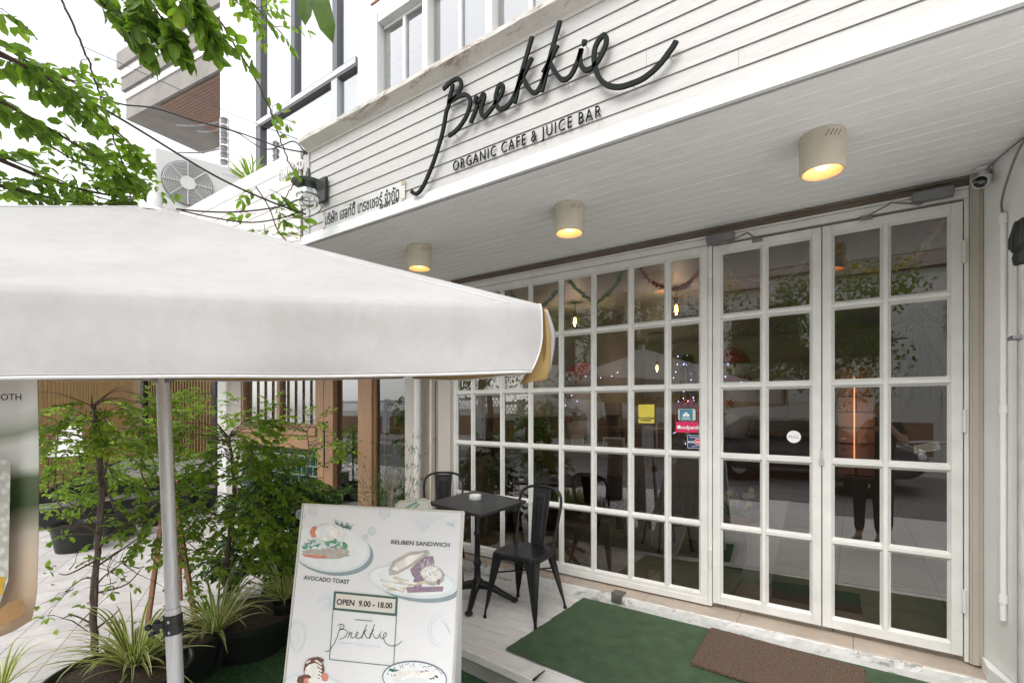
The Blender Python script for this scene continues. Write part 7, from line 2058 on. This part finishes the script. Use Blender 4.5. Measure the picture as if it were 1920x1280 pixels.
    # menu easel standing inside the left door
    c = at_in(1432, 1000, 4.15); t = thing('inside_board', 'white folded board standing inside the left door', 'sign', (c.x, c.y, FZ)); g = G(); g.add([(-.16, -.02, .0), (.06, -.10, .02), (.16, .06, .62), (.0, .14, .60)], [(0, 1, 2, 3)]); ob = g.build('board', M('grey_white_board', (0.42, 0.43, 0.44), .5, .05), t); so = ob.modifiers.new('thick', 'SOLIDIFY'); so.thickness = .015
    # oak cabinet at the rear behind the doors and warm brick panel
    c = at_in(1605, 800, 6.0); t = thing('brick_panel', 'warm lit copper coloured panel at the back behind the right door', 'panel', (c.x, c.y, FZ)); g = G(); g.box((-.02, -.05, .75), (-.008, -.03, c.z - FZ + .50)); g.build('strip_light', emit('warm_strip_glow', (1.0, .42, .20), .5), t); bulb_light((c.x - .01, c.y - .22, 1.35), .35, .1); g = G(); g.box((-.15, 0, .62), (.15, .06, c.z - FZ + .60)); g.build('panel', brick_mat('copper_brick', (0.42, 0.22, 0.14), (0.36, 0.18, 0.12), (0.09, 0.04, 0.02), .6, .16, .01, .5, .4, .5, (R_(90), 0, 0)), t)
    # neighbour: oak rack with jars, plants in the window
    rk = thing('oak_rack', 'open oak rack of jars inside the side light next to the downpipe', 'shelf', (-4.0, 4.1, -.12)); 
    x0, x1 = at_in(727, 850, 3.95).x, at_in(790, 850, 3.95).x
    zt, zb = at_in(745, 800, 3.95).z, at_in(745, 905, 3.95).z
    g = G()
    for x in (x0, (x0 + x1) / 2, x1): g.box((x - .012, 3.9, -.12), (x + .012, 4.15, zt))
    for z in (zt, (zt + zb) / 2, zb, zb - .1): g.box((x0 + .0125, 3.902, z - .02), (x1 - .0125, 4.148, z))
    g.build('frame', WOODH, rk, world=True)
    rnd = random.Random(2)
    for i, z in enumerate((zt, (zt + zb) / 2, zb)):
        for k in range(4):
            x = x0 + .07 + (x1 - x0 - .14) * k / 3; h = rnd.uniform(.08, .16)
            t = thing('glass_jar', ['jar on the top board of the oak rack', 'jar on the middle board of the oak rack', 'jar on the lowest board of the oak rack'][i], 'jar', (x, 4.02, z), 0, 'jars on the oak rack'); g = G(); g.lathe([(0, 0), (.035, 0), (.036, h * .8), (.025, h * .9), (.025, h), (0, h)], (0, 0, 0), 12); g.build('jar', M('jar_contents', rnd.choice([(0.2, 0.10, 0.05), (0.35, 0.32, 0.25), (0.05, 0.10, 0.05), (0.3, 0.15, 0.12)]), .3, .3, 20), t, smooth='angle')
    # gourd shaped ornament, bottles and a plant behind the neighbour's window
    c = at_in(582, 760, 3.85); t = thing('stacked_gourd', 'stacked round stone ornament behind the neighbouring window', 'ornament', (c.x, c.y, 1.2)); g = G(); z = c.z - 1.2
    g.ball((0, 0, z - .12), .095, .095, .12, 18, 12); g.ball((0.01, 0, z + .06), .10, .10, .085, 18, 12); g.lathe([(0, -.0), (.06, 0), (.07, z - .2), (0, z - .2)], (0, 0, 0), 16); g.build('body', M('speckled_stone', (0.30, 0.25, 0.19), .7, .25, 30), t, smooth=True)
    t = thing('window_plant', 'leafy plant behind the neighbouring window', 'plant', (at_in(565, 790, 3.75).x, 3.75, 1.2)); g = G()
    for k in range(110): q = rv(rnd); q.z = abs(q.z); g.tint = rnd.random() * .8; g.leaf((rnd.uniform(-.12, .12), rnd.uniform(-.06, .06), .0), q, rv(rnd), rnd.uniform(.08, .24), .05)
    g.build('foliage', LEAF_D, t)
    for k in range(7):
        t = thing('glass_bottle', 'pale bottle standing behind the neighbouring window', 'bottle', (at_in(528 + 7 * k, 775, 4.2).x, 4.2, 1.2), 0, 'bottles behind the neighbouring window'); g = G(); g.lathe([(0, 0), (.03, 0), (.03, .13), (.012, .17), (.012, .21), (0, .21)], (0, 0, 0), 12); g.build('bottle', M('pale_bottle', (0.36, 0.36, 0.30), .3, .1), t, smooth='angle')
    g = G(); g.box((-6.9, 3.68, 1.15), (-5.3, 4.3, 1.199)); g.build('window_board', WOODH, nb, world=True)
    # warm shelf wall behind the window
    t = thing('wall_shelf', 'brown wall shelf with pale tubes at the back of the neighbouring shop', 'shelf', (-6.0, 5.9, 1.0)); g = G()
    for z in (1.3, 1.75, 2.2): g.box((-7.2, 5.7, z), (-4.6, 6.1, z + .04))
    g.build('board', WOODH, t, world=True); g = G()
    for k in range(26): x = -7.1 + .095 * k; g.tube([(x, 5.85, 1.79), (x, 5.85, 2.19)], .03, 8)
    g.build('tube', M('pale_tube', (0.22, 0.17, 0.12), .6, .3), t, world=True)
inside()

# ================================================================== THE STREET BEHIND THE CAMERA (seen mirrored in the panes)
def street():
    rnd = random.Random(99)
    sheet('road', [(-40, -7.5), (40, -7.5), (40, -2.2), (-40, -2.2)], -0.152, M('road_asphalt', (0.17, 0.17, 0.168), .85, .25, 2, bmp=.4, fine=90))
    sheet('far_pavement', [(-40, -11), (40, -11), (40, -7.6), (-40, -7.6)], -0.12, PAVER, .1)
    # white boundary wall with lattice and tan panels
    t = thing('boundary_wall', 'white boundary wall with lattice top and tan panels across the street', 'wall', (0, -10.2, -.15)); WW = M('street_wall_white', (0.78, 0.78, 0.77), .8, .04)
    g = G(); g.box((-24, -10.3, -.15), (14, -10.1, 1.35)); g.box((-24, -10.28, 1.75), (14, -10.12, 1.88))
    for k in range(20): g.box((-24 + 2 * k - .12, -10.34, -.15), (-24 + 2 * k + .12, -10.06, 1.95))
    g.build('masonry', WW, t, world=True); g = G()
    for k in range(180): x = -24 + .21 * k; g.bar((x, -10.2, 1.35), (x + .3, -10.2, 1.75), .025, .02, up=(0, 1, 0)); g.bar((x + .3, -10.2, 1.35), (x, -10.2, 1.75), .025, .02, up=(0, 1, 0))
    g.build('lattice', WW, t, world=True); g = G()
    for k in range(19): g.box((-24 + 2 * k + .3, -10.095, .15), (-24 + 2 * k + 1.7, -10.08, 1.05))
    g.build('tan_panel', M('tan_panel', (0.34, 0.20, 0.12), .8, .1), t, world=True)
    # trees along it
    LT = [('broad street tree across the road opposite the doors', -1.0), ('broad street tree across the road opposite the parasol', -6.5), ('broad street tree across the road to the right of the camera', 4.5), ('broad street tree across the road far to the left', -13.0)]
    src = None
    for i, (lab, x) in enumerate(LT):
        if src is None:
            t = thing('roadside_tree', lab, 'tree', (x, -9.3, -.12), 0, 'trees along the far pavement'); g = G(); g.tube([(0, 0, 0), (.1, 0, 1.2), (-.05, .1, 2.4), (.1, 0, 4.0)], [.16, .13, .11, .06], 10); gl = G()
            for k in range(9):
                a = k * .7; e = Vector((math.cos(a) * 2.2, math.sin(a) * 1.7, 3.2 + (k % 3) * .8)); g.tube(catmull([(0, .05, 2.2 + .15 * k), e * .5 + Vector((0, 0, 1.5)), e], 4), [.06 - .005 * q for q in range(9)], 6)
            g.build('trunk', BARK, t, smooth=True)
            bl = [(Vector((rnd.uniform(-2.3, 2.3), rnd.uniform(-1.6, 1.6), rnd.uniform(2.3, 5.2))), rnd.uniform(.5, 1.0)) for _ in range(26)]
            for c, r in bl:
                tb = rnd.random() * .5
                for k in range(210):
                    q = rv(rnd)
                    while q.length > 1: q = rv(rnd)
                    gl.tint = min(1, tb + rnd.random() * .5); gl.leaf(c + q * r, rv(rnd), UP + rv(rnd, .8), rnd.uniform(.09, .17), .07)
            gl.build('crown', LEAF_T, t); src = t
        else: dup(src, (x, -9.3 + rnd.uniform(-.3, .3), -.12), 1.7 * i, lab, 'trees along the far pavement')
    # pale house behind the wall
    t = thing('pale_house', 'pale two storey house behind the boundary wall across the street', 'house', (-3, -15, -.15)); g = G(); g.box((-14, -19, -.15), (9, -14, 6.2)); g.build('wall', M('house_wall', (0.85, 0.84, 0.82), .8, .06), t, world=True); g = G(); g.prism([(-19.4, 6.2), (-13.6, 6.2), (-16.5, 8.0)], -14.4, 9.4, lambda a, b, h: (h, a, b)); g.build('roof', M('brown_roof', (0.11, 0.06, 0.045), .7, .2), t, world=True)
    for k in range(7): g = G(); g.box((-13 + 3.1 * k, -13.99, 3.4), (-11.4 + 3.1 * k, -13.95, 5.2)); w = g.build('window', M('dark_pane', (0.03, 0.035, 0.04), .1, .1, bmp=0), t, world=True)
    # red sign
    t = thing('laundry_sign', 'red sign board with white lettering standing across the street', 'sign', (-1.2, -6.9, -.12)); g = G(); g.box((-.75, -.02, .55), (.75, .02, .95)); g.build('board', M('sign_red', (0.35, 0.02, 0.02), .5, .05), t)
    for x in (-.65, .65): g = G(); g.tube([(x, 0, 0), (x, 0, .55)], .02, 8); g.build('leg', STEEL, t)
    g = G(); text_geo(g, 'Washing & Repair', .17, lambda a, b, h: (-a, .024 + h, b + .75)); g.build('lettering', TRIM, t)
    # steel hoops and a cone along the kerb
    src = None
    for i, x in enumerate((-2.6, -.1, 1.3, 2.6)):
        lab = ['steel hoop barrier left of the red sign', 'steel hoop barrier right of the red sign', 'steel hoop barrier opposite the left door', 'steel hoop barrier opposite the right door'][i]
        if src is None:
            src = thing('hoop_barrier', lab, 'barrier', (x, -6.6, -.12), 0, 'steel hoop barriers along the kerb'); g = G(); g.tube(catmull([(-.4, 0, 0), (-.4, 0, .7), (-.33, 0, .82), (.33, 0, .82), (.4, 0, .7), (.4, 0, 0)], 6), .03, 10); g.build('hoop', M('hoop_white', (0.7, 0.7, 0.68), .3, .05), src, smooth='angle')
        else: dup(src, (x, -6.6, -.12), 0, lab)
    t = thing('traffic_cone', 'orange traffic cone with white bands by the hoop barriers', 'cone', (.55, -6.3, -.12)); g = G(); g.box((-.18, -.18, 0), (.18, .18, .03)); g.lathe([(.14, .03), (.02, .7), (0, .7)], (0, 0, 0), 20); g.build('cone', M('cone_orange', (0.6, 0.10, 0.02), .5, .05), t); g = G(); g.lathe([(.106, .22), (.082, .34)], (0, 0, 0), 20); g.lathe([(.062, .45), (.046, .53)], (0, 0, 0), 20); g.build('band', TRIM, t)
    # dark parked car
    car = thing('parked_car', 'dark grey hatchback parked on the street behind the camera', 'car', (-.9, -5.4, -.152), R_(4))
    PA = M('car_paint', (0.025, 0.027, 0.03), .18, .1, 3, bmp=0, coat=.8); GL = M('car_glass', (0.012, 0.015, 0.016), .05, .1, bmp=0, coat=.5); RB = M('tyre_rubber', (0.015, 0.015, 0.015), .8)
    secs = [(-2.05, .42, .70, .70), (-1.95, .32, .92, .78), (-1.5, .26, 1.02, .86), (-.6, .26, 1.02, .88), (.6, .26, 1.00, .88), (1.3, .26, .95, .86), (1.85, .30, .82, .78), (2.05, .40, .66, .66)]
    g = G(); vs = []
    for x, zb, zt, hw in secs:
        for (a, b) in ((-1, 0), (-1.02, .45), (-.97, .8), (-.84, 1), (.84, 1), (.97, .8), (1.02, .45), (1, 0)): vs.append((x, a * hw, zb + (zt - zb) * b))
    m_ = 8; n = len(secs)
    g.add(vs, [(i * m_ + k, i * m_ + (k + 1) % m_, (i + 1) * m_ + (k + 1) % m_, (i + 1) * m_ + k) for i in range(n - 1) for k in range(m_)] + [tuple(range(m_ - 1, -1, -1)), tuple((n - 1) * m_ + k for k in range(m_))]); g.build('body', PA, car, smooth='angle', bevel=.02)
    g = G(); vs = []
    cab = [(-1.75, .99, .99, .74), (-1.1, 1.0, 1.44, .66), (-.2, 1.0, 1.50, .66), (.35, 1.0, 1.44, .66), (1.1, .97, .985, .74)]
    for x, zb, zt, hw in cab:
        for (a, b) in ((-1.12, 0), (-1, .95), (-.9, 1), (.9, 1), (1, .95), (1.12, 0)): vs.append((x, a * hw, zb + (zt - zb) * b))
    g.add(vs, [(i * 6 + k, i * 6 + (k + 1) % 6, (i + 1) * 6 + (k + 1) % 6, (i + 1) * 6 + k) for i in range(4) for k in range(6)] + [tuple(range(5, -1, -1)), tuple(24 + k for k in range(6))]); g.build('cabin_glass', GL, car, smooth='angle')
    g = G(); g.add([(-1.12, -.60, 1.452), (.36, -.60, 1.452), (.36, .60, 1.452), (-1.12, .60, 1.452), (-1.05, -.55, 1.50), (.30, -.55, 1.50), (.30, .55, 1.50), (-1.05, .55, 1.50)], [(0, 1, 5, 4), (1, 2, 6, 5), (2, 3, 7, 6), (3, 0, 4, 7), (4, 5, 6, 7)]); g.build('roof', PA, car, bevel=.02)
    for sx in (-1.3, 1.3):
        for sy in (-1, 1):
            g = G(); g.lathe([(.16, -.1), (.29, -.1), (.315, -.06), (.315, .06), (.29, .1), (.16, .1)], (sx, sy * .78, .315), 28, ax=Matrix.Rotation(R_(90), 3, 'X')); w = g.build('wheel', RB, car, smooth='angle')
            g = G(); g.lathe([(0, -.07), (.17, -.085), (.17, .085), (0, .07)], (sx, sy * .78, .315), 18, ax=Matrix.Rotation(R_(90), 3, 'X')); g.build('rim', STEEL, w, smooth='angle')
    for sy in (-1, 1):
        g = G(); g.ball((1.93, sy * .58, .68), .10, .17, .09, 14, 8); g.build('headlight', M('headlight_clear', (0.7, 0.72, 0.74), .1, .03, bmp=0, coat=.6), car, smooth=True)
        g = G(); g.ball((.75, sy * .98, 1.02), .08, .10, .07, 12, 8); g.build('mirror', PA, car, smooth=True)
street()

# ================================================================== PERSON BEHIND THE CAMERA (only mirrored in the right door)
def skin(name, chains, mat, parent, sub_=2):
    """one continuous surface grown over joint chains: [(points, radii)], shared points are merged"""
    idx = {}; vs = []; rs = []; es = []
    for pts, rr in chains:
        prev = None
        for p, r in zip(pts, rr):
            k = tuple(round(c, 4) for c in p)
            if k not in idx: idx[k] = len(vs); vs.append(k); rs.append(r)
            if prev is not None: es.append((prev, idx[k]))
            prev = idx[k]
    me = bpy.data.meshes.new(name); me.from_pydata(vs, es, []); me.materials.append(mat)
    ob = bpy.data.objects.new(name, me); S.collection.objects.link(ob); ob.parent = parent
    m = ob.modifiers.new('skin', 'SKIN'); m.use_smooth_shade = True
    lay = me.skin_vertices[0].data if me.skin_vertices else None
    if lay is None:
        bpy.context.view_layer.objects.active = ob
    for i, r in enumerate(rs):
        me.skin_vertices[0].data[i].radius = (r if isinstance(r, tuple) else (r, r)); me.skin_vertices[0].data[i].use_root = (i == 0)
    b = ob.modifiers.new('smooth', 'SUBSURF'); b.levels = sub_; b.render_levels = sub_
    return ob
def person():
    SK = M('skin_tone', (0.36, 0.21, 0.14), .55, .08, 12, bmp=.05); SH = M('black_shirt', (0.02, 0.02, 0.024), .9, .2, 12, bmp=.2); TR = M('dark_trousers', (0.015, 0.016, 0.02), .9, .2, 12, bmp=.2); HR = M('dark_hair', (0.012, 0.01, 0.009), .6, .3, 20, stretch=(8, 8, 1))
    t = thing('person', 'person in a black shirt holding a camera, mirrored in the right door', 'person', (.26, -.50, -.15), R_(15))
    # local frame: facing +y, z up, floor at 0 ; 1.66 m tall
    pel = (0, 0, .90)
    skin('body', [([pel, (0, 0, 1.02), (0, .01, 1.16), (0, .0, 1.30), (0, -.005, 1.40), (0, .005, 1.46), (0, .02, 1.51)], [(.15, .11), (.135, .10), (.15, .105), (.16, .105), (.085, .07), .052, .05]),
        ] + [c for s in (-1, 1) for c in (
        ([(0, -.005, 1.40), (s * .17, -.01, 1.37), (s * .25, .06, 1.17), (s * .10, .235, 1.42)], [(.085, .07), .056, .042, .030]),
        ([pel, (s * .09, 0, .84), (s * .10, .015, .47), (s * .105, -.01, .09), (s * .11, .11, .035)], [(.15, .11), .085, .055, .04, .032]))], SK, t)
    # head with face
    g = G(); vs = []; fs = []; n, m_ = 24, 18
    for i in range(m_ + 1):
        th = math.pi * i / m_; z = -math.cos(th)
        for k in range(n):
            a = 2 * math.pi * k / n; x = math.sin(th) * math.cos(a) * .073; y = math.sin(th) * math.sin(a) * .092
            if z < 0: x *= 1 - .28 * z * z; y *= 1 - .12 * z * z
            if math.sin(a) > .8 and abs(z) < .3: y += .012 * (1 - abs(z + .05) / .35) * (1 if abs(math.cos(a)) < .2 else .3)      # nose
            vs.append((x, y + .03, 1.585 + z * .108))
    for i in range(m_):
        for k in range(n): fs.append((i * n + k, i * n + (k + 1) % n, (i + 1) * n + (k + 1) % n, (i + 1) * n + k))
    g.add(vs, fs)
    for s in (-1, 1): g.ball((s * .075, .022, 1.58), .010, .018, .030, 10, 8)
    g.build('head', SK, t, smooth=True)
    g = G()
    for s in (-1, 1): g.ball((s * .030, .112, 1.592), .012, .006, .007, 10, 6)
    g.build('eye', BLACKP, t)
    g = G(); g.ball((0, .113, 1.535), .022, .006, .006, 10, 6); g.build('mouth', M('lips', (0.24, 0.10, 0.08), .5), t)
    g = G(); vs = []; fs = []
    for i in range(11):
        th = math.pi * .5 * i / 10
        for k in range(24):
            a = 2 * math.pi * k / 24; f = 1 if math.sin(a) < .35 else .62
            ph = th * (1.25 if f == 1 else .62)
            vs.append((.080 * math.sin(ph) * math.cos(a), .03 - .004 + .099 * math.sin(ph) * math.sin(a), 1.588 + .114 * math.cos(ph)))
    for i in range(10):
        for k in range(24): fs.append((i * 24 + k, (i + 1) * 24 + k, (i + 1) * 24 + (k + 1) % 24, i * 24 + (k + 1) % 24))
    g.add(vs, fs); o = g.build('hair', HR, t, smooth=True); so = o.modifiers.new('thick', 'SOLIDIFY'); so.thickness = .008
    skin('shirt', [([(0, 0, .88), (0, 0, 1.02), (0, .01, 1.16), (0, .0, 1.30), (0, -.005, 1.405)], [(.17, .13), (.150, .115), (.166, .12), (.175, .12), (.09, .075)])] + [([(0, .0, 1.30), (s * .175, -.01, 1.365), (s * .225, .03, 1.245)], [(.175, .12), .068, .060]) for s in (-1, 1)], SH, t)
    skin('trousers', [([(0, 0, .95), (0, 0, .86)], [(.165, .125), (.165, .125)])] + [([(0, 0, .86), (s * .095, 0, .80), (s * .10, .012, .47), (s * .105, -.01, .10)], [(.165, .125), .098, .070, .056]) for s in (-1, 1)], TR, t)
    for s in (-1, 1):
        g = G(); g.ball((s * .11, .06, .035), .045, .125, .038, 14, 8); g.build('shoe', BLACKP, t, smooth=True)
    # hands: palm, four bent fingers and a thumb closed round the camera body
    for s in (-1, 1):
        w = Vector((s * .10, .235, 1.42)); ch = [([w, w + Vector((-s * .012, .035, .012)), w + Vector((-s * .02, .07, .02))], [.027, (.034, .022), (.036, .020)])]
        skin('hand', ch, SK, t, 1)
        k0 = w + Vector((-s * .02, .07, .02))
        for q, (L, dz) in enumerate(((.058, .026), (.066, .010), (.062, -.008), (.048, -.024))):
            a = k0 + Vector((0, .002, dz)); b = a + Vector((-s * .006, L * .55, .002)); c = b + Vector((-s * L * .42, L * .18, -.003)); d = c + Vector((-s * L * .34, -L * .10, -.004))
            skin('finger', [([a, b, c, d], [.0092, .0088, .008, .0068])], SK, t, 1)
        a = w + Vector((-s * .012, .03, .018)); skin('thumb', [([a, a + Vector((-s * .030, .022, .014)), a + Vector((-s * .052, .030, .010))], [.0115, .0098, .0078])], SK, t, 1)
    tc = thing('photo_camera', 'black camera held up by the person mirrored in the right door', 'camera', (.26, -.50, -.15), R_(15))
    g = G(); g.box((-.068, .285, 1.395), (.068, .335, 1.485)); g.box((-.025, .29, 1.4851), (.025, .33, 1.515)); g.build('body', BLACKP, tc, bevel=.008)
    g = G(); g.lathe([(.036, 0), (.038, .06), (.041, .062), (.041, .085), (.035, .087), (.03, .08), (0, .076)], (0, .3352, 1.44), 24, ax=Matrix.Rotation(R_(-90), 3, 'X')); g.build('lens', BLACKP, tc, smooth='angle')
person()

def litter():
    rnd = random.Random(51); DL = M('dry_leaf', (0.17, 0.10, 0.035), .8, .35, 30); src = None
    for i in range(16):
        q = at_z(rnd.uniform(90, 500), rnd.uniform(1010, 1210), -.14)
        if q.x > -3.3: continue
        loc = (q.x, q.y, -.143)
        if src is None:
            g = G(); g.leaf((0, 0, .004), (1, 0, .05), (0, 0, 1), .055, .026, .6, .15); src = g.build('fallen_leaf', DL)
            tag(src, 'small dry brown leaf lying on the pale pavers among the pots', 'leaf', 'fallen leaves on the pavement'); src.location = loc
        else:
            c = src.copy(); S.collection.objects.link(c); c.location = loc; c.rotation_euler = (0, 0, rnd.uniform(0, 6.28)); c.scale = (rnd.uniform(.7, 1.1),) * 3
litter()
